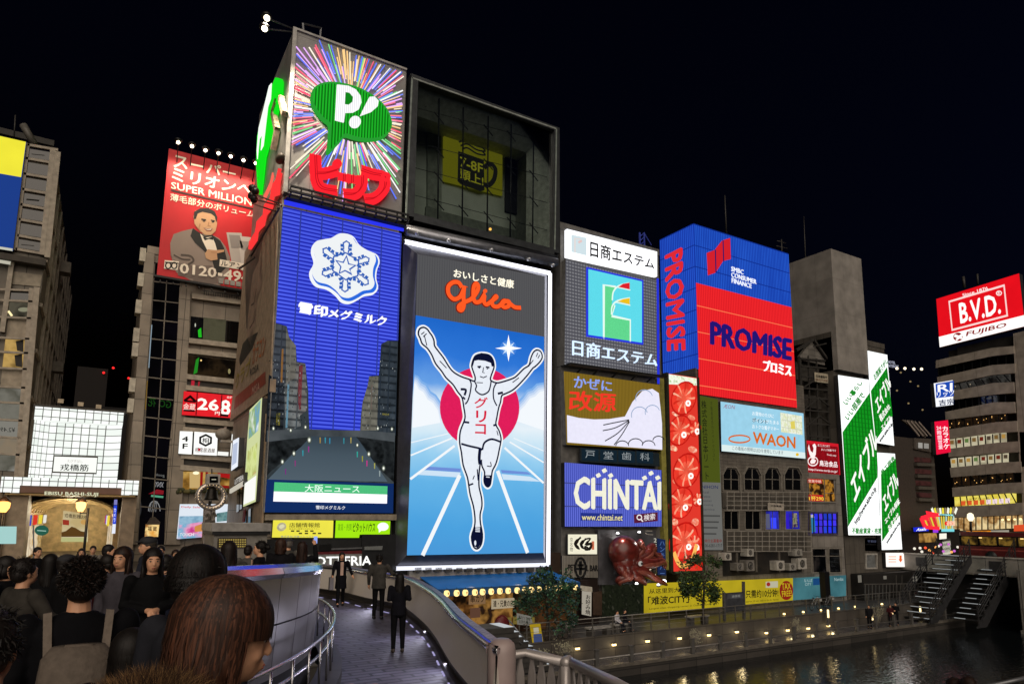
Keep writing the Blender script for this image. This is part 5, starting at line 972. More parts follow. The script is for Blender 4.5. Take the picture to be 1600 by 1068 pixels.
slant(T1, 'いい暮らし', za([(615,570),(752,400),(785,415),(655,608)]), .06, GL, .07, 'green_lettering'); slant(T1, 'いい部屋で', za([(632,690),(770,490),(808,525),(665,735)]), .06, GL, .07, 'green_lettering')
b = MB(); b.text('不動産賃貸・売買', zb_([(695,662),(940,664),(940,712),(695,710)]), P3, .06, GL, .02, .07); b.build('bottom_lettering', T1)
b = MB()
for i in range(6): y = 600+i*40; b.wire(1311+i*2.6, y, 1362+i*2.4, y+3, P3, .012, .03, EM('#c4ccc6', .9))
b.build('panel_joint', T1)
slant(T2, 'エイブル', za([(875,545),(975,355),(1022,430),(908,680)]), .14, WL, .03, 'white_lettering', .06); slant(T2, '株式会社', za([(912,690),(995,590),(1012,620),(935,745)]), .12, WL, .02, 'white_lettering'); slant(T2, 'エイブル', za([(930,775),(1005,680),(1022,705),(942,810)]), .12, WL, .02, 'white_lettering'); slant(T2, 'www.able.co.jp', za([(912,890),(1018,745),(1032,765),(932,920)]), .12, BKL, .06, 'web_lettering'); slant(T2, 'お部屋さがし', za([(865,350),(975,205),(992,248),(885,400)]), .12, GL, .03, 'green_lettering')
slant(T3, 'エイブル', zb_([(938,395),(1038,180),(1085,290),(970,535)]), .14, WL, .03, 'white_lettering', .06); slant(T3, '員工宿舎', zb_([(925,195),(1035,55),(1052,90),(945,235)]), .12, GL, .03, 'green_lettering'); slant(T3, 'エイブル保証', zb_([(958,595),(1075,410),(1092,450),(975,630)]), .12, WL, .02, 'white_lettering'); slant(T3, 'おまかせ', zb_([(988,650),(1070,530),(1085,570),(1000,690)]), .12, WL, .02, 'white_lettering'); slant(T3, 'www.able-hosho.co.jp', zb_([(972,778),(1082,605),(1092,628),(988,800)]), .12, BKL, .06, 'web_lettering')
t = sign('white_lightbox', 'small white lightbox with orange arrow under the green billboards', PY(36.0), [(1384,863),(1415,863),(1416.5,885),(1385,885)], EM('#fff4ec', 1.2, True), .3); b = MB(); b.poly(PY(36.0), [(1405,867),(1408.5,867),(1408.5,873),(1410,873),(1407,878),(1403.5,873),(1405,873)], .02, EM('#e8642a', 1.), 0)
for i in range(3): b.wire(1388, 869+4*i, 1400, 869+4*i, PY(36.0), .02, .08, EM('#f0b8a0', 1.))
b.build('print', t)
t = sign('rental_notice', 'little beige notice board hung on the scaffold frame', PG, [(1268,582),(1289,585),(1289.5,599.5),(1268.5,596.5)], MT('#a59c88', .6), .1, 'notice', off=.3); b = MB(); b.text('広告募集中', [(1270,586),(1287.5,588.5),(1287.5,592),(1270,590)], PG, .32, K_, .004, .02); b.text('06-6211-3330', [(1270,591.5),(1288,594),(1288,597),(1270,595)], PG, .32, MT('#6a3a2a', .5), .004, .02); b.build('lettering', t)
t = sign('rental_notice', 'little beige notice board on the balcony rail of the old grey building', PF, [(1190,785),(1215,786.5),(1215,797.5),(1190,797)], MT('#a39b90', .6), .06, 'notice', off=.6); b = MB(); b.text('広告募集', [(1194,788),(1211,789),(1211,792),(1194,791)], PF, .62, K_, .004, .02); b.build('lettering', t)
t = sign('dark_blue_board', 'unlit dark blue board under the widest green billboard', PA, [(1351,840),(1374,840),(1374,861),(1351.5,860)], MT('#22305c', .5), .1); b = MB(); b.wire(1353, 850, 1372, 850, PA, .03, .1, K_); b.text('不動産', [(1355,843),(1370,843),(1370,847),(1355,847)], PA, .02, MT('#6d7cae', .5), .004); b.build('lettering', t)
# ================================================================ LEFT: red hair billboard, arcade, small signs
PH = PY(49.5)
T = thing('red_portrait_billboard', 'floodlit red billboard with a smiling man in a tuxedo and white lettering', 'billboard', PH.p(330, 450))
RB = MT('#c4101c', .5, 0, .08, .6)
b = MB(); b.poly(PH, [(264,232),(430,275),(420,462),(245,430)], 0, RB, .25); b.build('panel', T)
def PT(c): return MT(c, .55, 0, .06, .8)
m2 = lambda pts: Zm(200, 200, 5.333, pts); m3 = lambda pts: Zm(200, 370, 5.333, pts)
WT = PT('#f2e4d2'); b = MB()
b.text('スーパー', m2([(388,212),(895,352),(893,420),(382,325)]), PH, .03, WT, .004, .045); b.text('ミリオンへ', m2([(372,328),(1040,480),(1020,560),(366,435)]), PH, .03, WT, .004, .045)
b.text('SUPER MILLION', m2([(362,450),(1030,590),(1028,650),(360,505)]), PH, .03, WT, .004, .035); b.text('薄毛部分のボリューム', m2([(354,545),(1052,695),(1048,750),(350,605)]), PH, .03, WT, .004, .03); b.stroke(PH, m2([(358,520),(1060,678)]), .12, .03, PT('#2a0c0c')); b.build('white_lettering', T)
b = MB(); SK = PT('#c99a72'); SK2 = PT('#b07f5a'); HR = PT('#1c1412'); SU = PT('#8d7c72'); SD = PT('#6d5d55'); LA = PT('#16130f')
b.poly(PH, m2([(356,1060),(352,960),(380,885),(450,860),(540,838),(600,880),(700,890),(760,920),(810,985),(850,1075),(840,1200),(760,1320),(560,1290),(400,1200)]), .02, SU, 0)
b.poly(PH, m3([(355,120),(370,180),(420,215),(540,240),(700,240),(740,330),(760,390),(560,400),(540,350),(415,320),(420,230),(360,170)]), .025, SD, 0)
b.poly(PH, m2([(540,835),(590,870),(640,900),(700,890),(770,940),(800,1000),(820,1080),(830,1150),(740,1240),(700,1100),(660,1050),(560,960),(520,900)]), .03, LA, 0)
b.poly(PH, m2([(600,880),(640,915),(700,905),(725,960),(742,1020),(740,1060),(690,1060),(655,1010),(620,940)]), .035, WT, 0)
b.poly(PH, m2([(620,905),(660,920),(705,905),(710,935),(675,925),(640,938)]), .04, LA, 0)
b.poly(PH, m2([(545,740),(560,690),(620,680),(700,690),(735,730),(742,800),(730,860),(690,895),(640,890),(590,850),(555,800)]), .04, SK, 0)
b.poly(PH, m2([(548,760),(550,700),(600,672),(670,670),(720,695),(745,745),(735,790),(722,740),(690,715),(620,700),(580,715),(565,760)]), .045, HR, 0)
for pts in ([(610,762),(650,768)], [(690,770),(722,778)]): b.stroke(PH, m2(pts), .1, .05, HR)
for x, y in ((632, 778), (706, 785)): b.ell(PH, *m2([(x, y)])[0], 2.2, .9, .05, HR, 0)
b.stroke(PH, m2([(672,785),(668,815),(690,820)]), .07, .05, SK2); b.poly(PH, m2([(628,830),(660,842),(705,838),(690,862),(655,860)]), .05, PT('#8a4434'), 0); b.poly(PH, m2([(635,836),(660,846),(698,842),(685,851),(658,851)]), .053, WT, 0); b.stroke(PH, m2([(600,800),(590,840),(610,868)]), .08, .05, SK2)
b.poly(PH, m3([(640,140),(665,105),(730,112),(800,108),(800,125),(740,140),(745,190),(690,200),(650,180)]), .05, SK, 0); b.stroke(PH, m3([(690,130),(740,132)]), .05, .055, SK2)
b.stroke(PH, m3([(440,150),(520,160),(545,200),(500,230)]), .12, .035, PT('#4d4039'), smooth=4); b.stroke(PH, m3([(380,150),(450,185),(520,190)]), .1, .035, PT('#4d4039'), smooth=4); b.build('portrait', T)
b = MB(); b.poly(PH, m2([(820,870),(945,875),(990,1170),(870,1170)]), .03, PT('#b9aea6'), 0); b.poly(PH, m2([(915,900),(1030,912),(1050,1180),(950,1190)]), .035, PT('#cfc4bc'), 0); b.poly(PH, m2([(840,890),(930,895),(960,1000),(860,1000)]), .04, PT('#8d8480'), 0); b.poly(PH, m2([(930,940),(1020,950),(1028,1020),(945,1015)]), .04, PT('#a09690'), 0); b.build('printed_pages', T)
b = MB(); b.poly(PH, m3([(305,195),(425,205),(412,278),(300,265)]), .04, WT, 0)
for x in (335, 385): b.stroke(PH, m3([(x+22*cos(a_), 240+26*sin(a_)) for a_ in [2*pi*i/14 for i in range(14)]]), .08, .045, LA, 0, True)
b.stroke(PH, m3([(308,212),(420,222)]), .08, .045, LA)
b.text('0120', m3([(436,222),(735,262),(732,340),(432,302)]), PH, .06, WT, .01, .06); b.stroke(PH, m3([(748,312),(785,318)]), .22, .06, WT); b.text('494', m3([(800,270),(1015,305),(1010,385),(796,355)]), PH, .06, WT, .01, .06)
b.poly(PH, m3([(765,188),(1005,230),(1000,285),(760,245)]), .05, WT, 0); b.text('ルアンヌ', m3([(775,198),(1010,238),(1008,278),(772,240)]), PH, .06, LA, .004, .03); b.build('phone_lettering', T)
b = MB(); b.bar(onY(240,431,49), onY(425,462,49), .35, .14, K_); 
for i in range(9): p = onY(250+i*20, 434+i*3.3, 49.3); b.bar(p, p+Vector((0,-.7,-.5)), .07, .07, K_)
for i in range(5): p = onY(345+i*9, 443+i*1.6, 48.8); b.box(p.x-.15, p.x+.15, p.y-.1, p.y+.1, p.z, p.z+.35, MT('#9a948c', .5))
b.build('service_ledge', T)
proto = None
for i, (x, y) in enumerate(((278.5,222.5),(300,228.5),(321,235),(341.5,239.5),(360.5,244.5),(380.5,250.5),(399.5,255))):
    p = onY(x, y, 48.0)
    if proto is None:
        proto = thing('billboard_floodlight', 'bright floodlight in the row of seven along the top of the red portrait billboard', 'floodlight', p, 'floodlights over the red billboard')
        b = MB(); b.ball(p, .11, .1, .11, EM('#fff0cc', 10), 12, 8); b.build('lamp', proto); b = MB(); b.lathe(p+Vector((0,-.05,.08)), [(.07,.2),(.24,.1),(.25,0)], K_, 10); b.bar(p+Vector((0,0,.1)), p+Vector((.1,1.5,-.7)), .06, .06, K_); b.build('bracket', proto); P0 = p
    else: c_ = copytree(proto); c_.location = p
    (proto if i == 0 else c_)['label'] = 'bright floodlight over the red portrait billboard, %s of the seven' % place(i, 7)
    l = bpy.data.lights.new('billboard_floodlight_beam', 'SPOT'); l.energy = 330; l.color = (1,.85,.64); l.spot_size = radians(120); l.spot_blend = .9; l.shadow_soft_size = .15
    o = bpy.data.objects.new('billboard_floodlight_beam', l); COL.objects.link(o); o.location = p+Vector((0,-.25,-.1)); o.rotation_euler = Vector((0, 1.5, -3.2)).to_track_quat('-Z','Y').to_euler()
# ---- side of the corner building (along the arcade street)
PSD = PX(7.2)
T = thing('portrait_side_billboard', 'beige side billboard with a dim greyish draped portrait and red strip, around the corner', 'billboard', PSD.p(390, 640))
b = MB(); sd = [(419,350),(424,345),(421,470),(418,612),(366,655),(371,560),(379,430),(388,392)]
b.poly(PSD, [(438,318),(425,612),(362,658),(372,560),(385,398)], .12, MT('#8d7b68', .6), .3); b.build('panel', T)
s1 = lambda pts: Zm(360, 440, 5.333, pts)
b = MB(); b.poly(PSD, [(419,352),(410,395),(402,440),(396,480),(392,520),(388,512),(387,470),(386,440),(387,408)], .125, BLOB(('#1c1713','#4c3f36','#2a221d'), .7, 1, emit=False), 0); b.poly(PSD, [(412,398),(414,440),(405,470),(404,500),(398,530),(392,545),(389,520),(392,480),(398,430)], .13, BLOB(('#5f4f44','#8a7464','#3a2f28'), .6, 1, emit=False), 0); b.poly(PSD, s1([(160,470),(250,420),(200,560),(100,700),(90,650),(120,520)]), .13, MT('#1f1a17', .6), 0)
b.stroke(PSD, s1([(235,60),(215,180),(190,200)]), .1, .135, MT('#3a2f28', .6)); b.stroke(PSD, s1([(230,270),(215,330),(180,390)]), .1, .135, MT('#3a2f28', .6)); b.build('portrait', T)
b = MB(); b.poly(PSD, s1([(312,748),(315,850),(45,1067),(60,960)]), .13, MT('#7c3322', .6), 0); b.text('カラコン', s1([(212,530),(318,430),(310,610),(200,700)]), PSD, .14, MT('#9c5a34', .6), .004, .03); b.text('クラブ', s1([(60,770),(190,630),(185,760),(60,900)]), PSD, .14, MT('#8c7c34', .6), .004, .03); b.text('ROSA', s1([(185,730),(258,680),(254,740),(182,790)]), PSD, .14, MT('#33302c', .6), .004, .02); b.text('MISA', s1([(205,880),(268,832),(265,905),(200,950)]), PSD, .145, MT('#b08c80', .6), .004, .02); b.build('lettering', T)
b = MB()
P_ = lambda x, y, d=1.1: onX(x, y, 7.2-d) if d else onX(x, y, 7.2)
b.bar(P_(436,325), P_(392,400), .08, .08, K_); b.bar(P_(398,402), P_(374,420), .08, .08, K_)
for i in range(8): x = 434-i*6.2; y = 326+i*10.5; b.bar(P_(x, y), onX(x, y, 7.2), .06, .06, K_)
b.bar(P_(392,310), P_(440,322), .07, .07, K_); b.bar(P_(394,318), P_(430,330), .07, .07, K_); b.build('catwalk', T)
t = thing('sign_spotlight', 'pair of dark spotlights on an arm in front of the red billboard', 'spotlight', P_(396, 300)); b = MB()
for x, y in ((394,294),(399,299),(393,306),(397,311)): b.ball(P_(x, y), .22, .3, .22, MT('#2a2a2a', .35, .5), 10, 7)
b.build('lamp', t); b = MB(); b.bar(P_(398,304), P_(436,318), .07, .07, K_); b.build('arm', t)
b = MB(); b.poly(PSD, [(438,318),(442,323),(413.5,800),(409,790),(424,612)], .05, MT('#7f7d7c', .5), .05); b.poly(PSD, [(418,618),(412,800),(409,850),(398,850),(401,690),(406,620)], .08, MT('#8a7760', .6), .1); b.build('corner_trim', B_snow)
T = sign('tall_green_sign', 'tall pale lightbox with landscape print on the side of the corner building', PX(6.9), [(409,621),(405,700),(399,783),(380,791),(386,690),(390,640)], EM('#cfd8a0', 1., True), .3)
PSG = PX(6.9); b = MB(); b.poly(PSG, [(408,624),(404,672),(389,686),(390,645)], .02, BLOB(('#e8f0f2','#6fa0c0','#8fb070','#dfe8e0'), .8, 1.), 0); b.poly(PSG, [(403,690),(401,738),(384,752),(387,705)], .02, BLOB(('#c8d67a','#d8e29a','#b8c070','#d89a7a'), 1.1, 1.), 0); b.poly(PSG, [(401,742),(399,780),(381,788),(383,755)], .02, EM('#f6f6f2', 1.05), 0); b.build('print', T)
T = sign('small_white_sign', 'small white lightbox seen edge on, beside the tall pale landscape lightbox', PX(6.6), [(373,683),(371,728),(361,735),(364,688)], EM('#e8eef8', 1.05, True), .3); b = MB(); b.poly(PX(6.6), [(372,690),(370,722),(363,727),(365,694)], .02, EM('#b9c4dc', 1.), 0); b.build('print', T)
T = sign('burger_side_sign', 'dark projecting sign with white capitals low on the corner building side', PX(6.7), [(382,737),(381,752),(365,761),(366,746)], MT('#38302c', .5), .3); b = MB(); b.text('LOTTERIA', [(381,741),(381,747),(368,755),(368,749)][0:1]+[(382,740),(382,750),(369,757)], PX(6.7), .03, EM('#d8d4cc', .9), .004, .03) if False else b.text('LOTTERIA', [(368,748.5),(381.5,740.5),(381,748.5),(367.5,756.5)], PX(6.7), .03, EM('#d8d4cc', .9), .004, .03); b.stroke(PX(6.7), [(360,767),(381,754)], .25, .05, EM('#cfc8b8', .9), .1); b.build('lettering', T)
b = MB(); 
for x, ya in ((372,764),(377,760),(383,800),(390,796)): b.poly(PSD, [(x,ya),(x+3.5,ya-2.5),(x+2.5,ya+34),(x-1,ya+36)], .06, GLASS('#14100c'), .04)
b.poly(PSD, [(386,795),(384,815),(381,815),(383,797)], .1, MT('#6a1c1c', .6), .05); b.build('side_window', B_snow)
# ---- signs on the office building
P4 = PY(49.5)
T = sign('red_number_sign', 'glowing red sign reading 268 with a roof and shrine-like mark', P4, Zm(200, 560, 5.333, [(465,270),(880,308),(868,495),(448,467)]), LED('#e0222a', 1.05, .08, 1.5, True), .25)
k4 = lambda pts: Zm(200, 560, 5.333, pts); WB = EM('#fff4ea', 1.15); KB = EM('#1c0808', 1.)
b = MB(); b.text('26', k4([(585,330),(750,345),(750,432),(580,422)]), P4, .03, WB, .004, .07); b.text('8', k4([(778,345),(850,352),(846,470),(770,462)]), P4, .03, WB, .004, .07); b.text('円', k4([(725,440),(765,444),(762,470),(724,466)]), P4, .03, WB, .004, .03); b.text('8F', k4([(825,312),(868,316),(866,334),(822,331)]), P4, .03, EM('#ffd0c8', 1.), .004, .03)
b.text('金蔵', k4([(462,370),(562,378),(560,432),(458,426)]), P4, .03, EM('#ffdcd0', 1.), .004, .03); b.build('white_lettering', T)
b = MB(); b.stroke(P4, k4([(468,352),(518,315),(565,358)]), .16, .035, KB); b.stroke(P4, k4([(468,352),(565,360)]), .12, .035, KB); b.stroke(P4, k4([(462,430),(556,436)]), .12, .035, KB); b.stroke(P4, k4([(577,282),(566,472)]), .06, .035, KB); b.stroke(P4, k4([(782,302),(770,486)]), .06, .035, KB); b.stroke(P4, k4([(775,470),(835,476)]), .16, .035, KB); b.build('black_line', T)
T = sign('floor_number_sign', 'small white lightbox reading 4F', P4, k4([(433,603),(540,607),(530,797),(420,790)]), EM('#f7f7f2', 1.15, True), .2); b = MB(); b.text('4\nF', k4([(452,645),(502,648),(496,752),(446,748)]), P4, .03, EM('#1c1c1c', 1.), .004, .05); b.build('lettering', T)
T = sign('hexagon_sign', 'white lightbox with black hexagon emblem right of the 4F lightbox', P4, k4([(553,607),(748,622),(740,807),(545,797)]), EM('#f7f7f2', 1.15, True), .2); b = MB(); b.stroke(P4, k4([(648,635),(692,658),(690,702),(646,724),(600,700),(602,656)]), .13, .03, EM('#1c1c1c', 1.), closed=True); b.text('相', k4([(618,658),(674,660),(672,704),(618,700)]), P4, .03, EM('#1c1c1c', 1.), .004, .04); b.text('相席居酒屋', k4([(560,738),(725,748),(722,784),(557,778)]), P4, .03, EM('#4a2a2a', 1.), .004, .02); b.poly(P4, k4([(583,745),(602,746),(601,768),(582,767)]), .035, EM('#b0202a', 1.), 0); b.build('lettering', T)
T = sign('white_strip_sign', 'low white strip lightbox under the dark window, right of the hexagon', P4, k4([(748,772),(838,778),(835,810),(745,804)]), EM('#eeeee8', 1.1, True), .2)
T = sign('white_sliver_sign', 'thin white lightbox sliver beside the projecting camera arm', P4, k4([(866,628),(890,632),(880,815),(850,808)]), EM('#eeeee8', 1.1, True), .2)
t = thing('wall_camera', 'grey camera arm projecting near the white sliver lightbox', 'camera', onY(352, 678, 47)); b = MB(); b.ball(onY(349, 678, 47), .5, .4, .4, MT('#7c756c', .5)); b.bar(onY(345, 688, 47), onY(366, 690, 47), .3, .14, MT('#a8a094', .5)); b.bar(onY(350, 672, 47), onY(353, 668, 48.5), .14, .14, MT('#7c756c', .5)); b.build('housing', t)
T = sign('store_poster', 'large bright poster with pink and blue print under the restaurant floor', P4, [(281,787),(362,787),(360,815),(350,828),(276,841)], EM('#dfe8f2', 1., True), .15, 'poster')
k5 = lambda pts: Zm(200, 700, 5.333, pts)
b = MB(); b.poly(P4, k5([(428,565),(625,575),(615,740),(412,755)]), .02, BLOB(('#c83a8a','#e8a0c4','#6fb0d0','#c8c0d8','#e0708a'), 1.1, 1.), 0); b.poly(P4, k5([(428,565),(625,562),(622,610),(425,640)]), .025, BLOB(('#5f9ac0','#9cc4dc','#4a80a8'), 1.4, .9), 0); b.poly(P4, k5([(738,540),(860,520),(855,600),(738,612)]), .02, BLOB(('#4a7a80','#7fa8a8','#2c5a60'), 1.8, .8), 0)
b.text('Daily Sale', k5([(445,480),(600,482),(598,502),(445,498)]), P4, .03, EM('#d83a4a', 1.), .004, .03); b.text('TOUCH', k5([(432,706),(548,702),(546,728),(430,730)]), P4, .035, EM('#f4f4f4', 1.), .004, .02); b.build('print', T)
b = MB(); b.poly(P4, k5([(555,650),(620,625),(618,690),(555,695)]), .05, EM('#d8924a', .9), .03); b.build('orange_patch', T)
# ---- arcade gate
PAr = PY(44.0); zA = lambda pts: Zm(0, 620, 5.333, pts)
T = thing('arcade_gate', 'lit arcade gate of white glass blocks over a warm shopping street', 'gate', (-1.4, 44, 3.85))
GB = TILE('#fff', '#555', 1, 1) if False else None
m, tt, oo = newmat('lit glass blocks'); e = tt.nodes.new('ShaderNodeEmission'); e.inputs[1].default_value = 1.12; tt.links.new(e.outputs[0], oo.inputs[0]); m.cycles.emission_sampling = 'FRONT'
g = tt.nodes.new('ShaderNodeNewGeometry'); s_ = tt.nodes.new('ShaderNodeSeparateXYZ'); tt.links.new(g.outputs['Position'], s_.inputs[0]); a_ = tt.nodes.new('ShaderNodeMath'); tt.links.new(s_.outputs[0], a_.inputs[0]); tt.links.new(s_.outputs[1], a_.inputs[1]); cb = tt.nodes.new('ShaderNodeCombineXYZ'); tt.links.new(a_.outputs[0], cb.inputs[0]); tt.links.new(s_.outputs[2], cb.inputs[1])
k2 = tt.nodes.new('ShaderNodeTexBrick'); k2.offset = 0; k2.inputs['Scale'].default_value = 1; k2.inputs['Brick Width'].default_value = .385; k2.inputs['Row Height'].default_value = .385; k2.inputs['Mortar Size'].default_value = .021; k2.inputs['Color1'].default_value = (.78,.84,.78,1); k2.inputs['Color2'].default_value = (.98,1,.97,1); k2.inputs['Mortar'].default_value = (.1,.1,.085,1); tt.links.new(cb.outputs[0], k2.inputs['Vector']); tt.links.new(k2.outputs[0], e.inputs[0]); GBK = m
bw = [PAr.p(*p) for p in zA([(298,82),(1032,122),(1030,235),(298,190)])]
zt, zm_, zb2 = bw[0].z, bw[3].z, PAr.p(*zA([(600,680)])[0]).z; xa, xb = bw[0].x, bw[1].x
b = MB(); b.box(xa, xb, 43.75, 45.2, zm_, zt, GBK)
xi, xj = xa+.85, xb-.85; n_ = 6
for sgn, x0_, x1_ in ((0, xa+.02, xi), (1, xb-.02, xj)):
    vs = []; 
    for i in range(n_+1): u = i/n_; x_ = x0_+(x1_-x0_)*u; y_ = 43.9+.9*(1-math.sqrt(max(0, 1-u*u)))*0+.75*math.sin(u*pi/2); vs += [(x_, y_, zb2), (x_, y_, zm_)]
    b.add(vs, [(2*i, 2*i+2, 2*i+3, 2*i+1) for i in range(n_)], GBK, True)
b.add([(xi, 44.65, zb2), (xj, 44.65, zb2), (xj, 44.65, zm_), (xi, 44.65, zm_)], [(0,1,2,3)], GBK); b.build('glass_block_tower', T)
b = MB(); b.box(xa-.08, xb+.08, 43.7, 45.3, zt, zt+.12, MT('#3a3630', .5)); b.build('top_edge', T)
b = MB(); pl_ = PY(44.55); b.poly(pl_, zA([(452,488),(814,500),(802,636),(438,625)]), .02, EM('#f4f7f0', 1.1), .08); b.stroke(pl_, zA([(452,488),(814,500),(802,636),(438,625)]), .06, .05, MT('#3a3630', .5), .05, True)
b.text('戎橋筋', zA([(506,556),(738,562),(736,618),(502,610)]), pl_, .05, EM('#2a2c24', 1.), .01, .03); b.text('えびすばし', zA([(562,518),(692,524),(690,548),(560,542)]), pl_, .05, EM('#b8a8a8', 1.), .004); b.build('name_plate', T)
b = MB(); f0, f1 = PAr.p(*zA([(30,672)])[0]), PAr.p(*zA([(1140,835)])[0]); fz = f1.z; fx0, fx1 = f0.x, f1.x; zt2 = PAr.p(*zA([(600,685)])[0]).z
b.box(fx0, fx1, 43.2, 45, fz+.12, zt2, MT('#6b4d3f', .5, 0, .08)); b.build('fascia', T)
b = MB(); b.box(fx0, fx1, 43.1, 43.2, zt2-.42, zt2, GBK); b.box(fx0, fx0+.42, 43.1, 43.2, fz+.12, zt2-.42, GBK); b.box(fx1-.42, fx1, 43.1, 43.2, fz+.12, zt2-.42, GBK); b.box(fx0+.42, fx0+.8, 43.1, 43.2, zt2-.8, zt2-.42, GBK); b.box(fx1-.8, fx1-.42, 43.1, 43.2, zt2-.8, zt2-.42, GBK); b.build('glass_block_edge', T)
b = MB(); pl_ = PY(43.2); b.text('EBISU BASHI-SUJI', zA([(374,786),(818,796),(815,832),(372,822)]), pl_, .06, EM('#e4e2c0', 1.1), .05, .02); b.text('EBISU BASHI-SUJI', zA([(371,783),(821,793),(818,835),(369,825)]), pl_, .01, EM('#8a8468', .7), .004, .05); b.build('lettering', T)
b = MB(); CRM = MT('#b99a66', .6, 0, .1)
b.box(fx0+.3, fx0+1.2, 43.6, 46, 3.85, fz+.1, MT('#8a7a66', .6)); b.box(fx1-.7, fx1, 43.6, 46, 3.85, fz+.1, MT('#7a6a58', .6))
b.box(fx0+.2, fx1-.1, 43.3, 66, fz+.0, fz+.1, CRM); b.build('portal', T)
b = MB()   # vaulted passage with ribs
n_ = 12; cxv = (fx0+fx1)/2-.1; rv = 2.2
for k_ in range(9):
    y_ = 46+k_*2.4; b.tube([(cxv+rv*cos(pi*i/n_), y_, fz-.9+.85*sin(pi*i/n_)) for i in range(n_+1)], .06, MT('#c8b080', .5), 6)
vs = []; 
for y_ in (45.5, 66):
    for i in range(n_+1): vs.append((cxv+rv*1.02*cos(pi*i/n_), y_, fz-.9+.9*sin(pi*i/n_)))
b.add(vs, [(i, i+1, n_+2+i, n_+1+i) for i in range(n_)], MT('#e0d2b0', .6)); b.box(cxv-2.3, cxv+2.3, 65.5, 66, 3.85, fz, MT('#cdb88c', .7)); b.build('vault', T)
for y_ in (47.5, 52, 57, 62):
    l = bpy.data.lights.new('arcade_lamp', 'POINT'); l.energy = 150; l.color = (1,.85,.6); l.shadow_soft_size = .3; o = bpy.data.objects.new('arcade_lamp', l); COL.objects.link(o); o.location = (cxv, y_, fz-.6)
for side, xw in ((-1, cxv-2.25), (1, cxv+2.25)):
    for k_ in range(4):
        y_ = 46.5+k_*4.6; t = thing('arcade_shop', ('glowing shopfront %s in the arcade, %s side' % (('nearest the gate','second from the gate','third from the gate','deepest')[k_], 'left' if side < 0 else 'right')), 'shop', (xw, y_+2, 3.85))
        b = MB(); b.box(min(xw, xw+side*.3), max(xw, xw+side*.3), y_, y_+4.5, 3.85, fz-.8, MT('#a8895a', .6)); b.build('wall', t)
        b = MB(); b.box(xw-side*.04-.03, xw-side*.04+.03, y_+.4, y_+4.1, 4.1, 6.0, BLOB(random.choice((('#e8c88a','#b08a4a','#f4e4b8'),('#c8a870','#e0d0b0','#8a5a3a'),('#e0b060','#fff0d0','#a06a30'))), 1.6, .8)); b.build('window', t)
        b = MB(); b.box(xw-side*.3-.05, xw-side*.3+.05, y_+.3, y_+2.2, 6.1, 6.7, EM(('#2848c8','#d83a2a','#e8d040','#e8e4d8')[(k_+(side > 0)*2) % 4], 1.)); b.build('sign_board', t)
t = thing('arcade_banner_sign', 'tall narrow blue and white sign beside the arcade passage', 'sign', PAr.p(179, 830)); PZ = PY(43.5); b = MB(); b.poly(PZ, [(178,789),(183,789),(181,818),(176,818)], 0, EM('#1f3fd0', 1.1), .1); b.poly(PZ, [(176,818),(181,818),(180,833),(174.5,833)], 0, EM('#e4e8f4', 1.05), .1); b.poly(PZ, [(178.5,780),(183.5,780),(183,788),(178,788)], 0, EM('#8a8ad0', .8), .1); b.build('panel', t); b = MB(); b.text('カ\nメ\nラ', [(178,793),(181.5,793),(180,815),(177,815)], PZ, .02, EM('#e8f0ff', 1.1), .004, .02); b.build('lettering', t)
T = sign('district_banner', 'hanging cream banner with a sepia building print inside the arcade mouth', PY(45.8), [(99,797),(138,803),(137,846),(95,846)], BLOB(('#e0cc9a','#ecdcb4','#d4bc84'), .6, .75), .05, 'banner'); PBn = PY(45.8)
b = MB(); b.text('戎橋筋商店街', [(101,801),(137,805),(137,811),(101,808)], PBn, .02, EM('#3a2c1c', .8), .004, .02); b.poly(PBn, [(98,811),(108,812),(108,820),(98,819)], .02, EM('#a83a2a', .8), 0); b.ell(PBn, 131, 815, 5, 4, .02, EM('#d8a860', .8), 0); b.poly(PBn, [(96,838),(96,831),(103,829),(112,822),(118,824),(126,829),(136,831),(136,838)], .02, EM('#6a4a24', .7), 0); b.poly(PBn, [(96,839),(136,839),(136,846),(95,846)], .02, EM('#c8c88a', .8), 0); b.build('print', T)
t = thing('arcade_lantern', 'glowing lantern on a dark post before the arcade mouth', 'street lamp', PY(40).p(137, 850)); Lp = PY(40).p(126.5, 790)
b = MB(); b.lathe(Lp+Vector((0,0,-.28)), [(.1,0),(.2,.2),(.22,.42),(.1,.5)], EM('#ffc270', 3.2), 10); b.build('lamp', t); b = MB(); b.lathe(Lp+Vector((0,0,.2)), [(.26,0),(.16,.14),(.04,.24)], MT('#4a3018', .5), 10); pb_ = PY(40).p(137, 802); b.tube([(pb_.x, 40, 3.85), (pb_.x, 40, PY(40).p(140,793).z)], .06, K_, 8); b.bar((pb_.x, 40, Lp.z-.35), (Lp.x, 40, Lp.z-.35), .05, .05, K_); b.bar((Lp.x, 40, Lp.z-.6), (Lp.x, 40, Lp.z-.25), .04, .04, K_); b.build('post', t)
l = bpy.data.lights.new('arcade_lantern_light', 'POINT'); l.energy = 60; l.color = (1,.66,.3); l.shadow_soft_size = .2; o = bpy.data.objects.new('arcade_lantern_light', l); COL.objects.link(o); o.location = Lp+Vector((0,-.4,0))
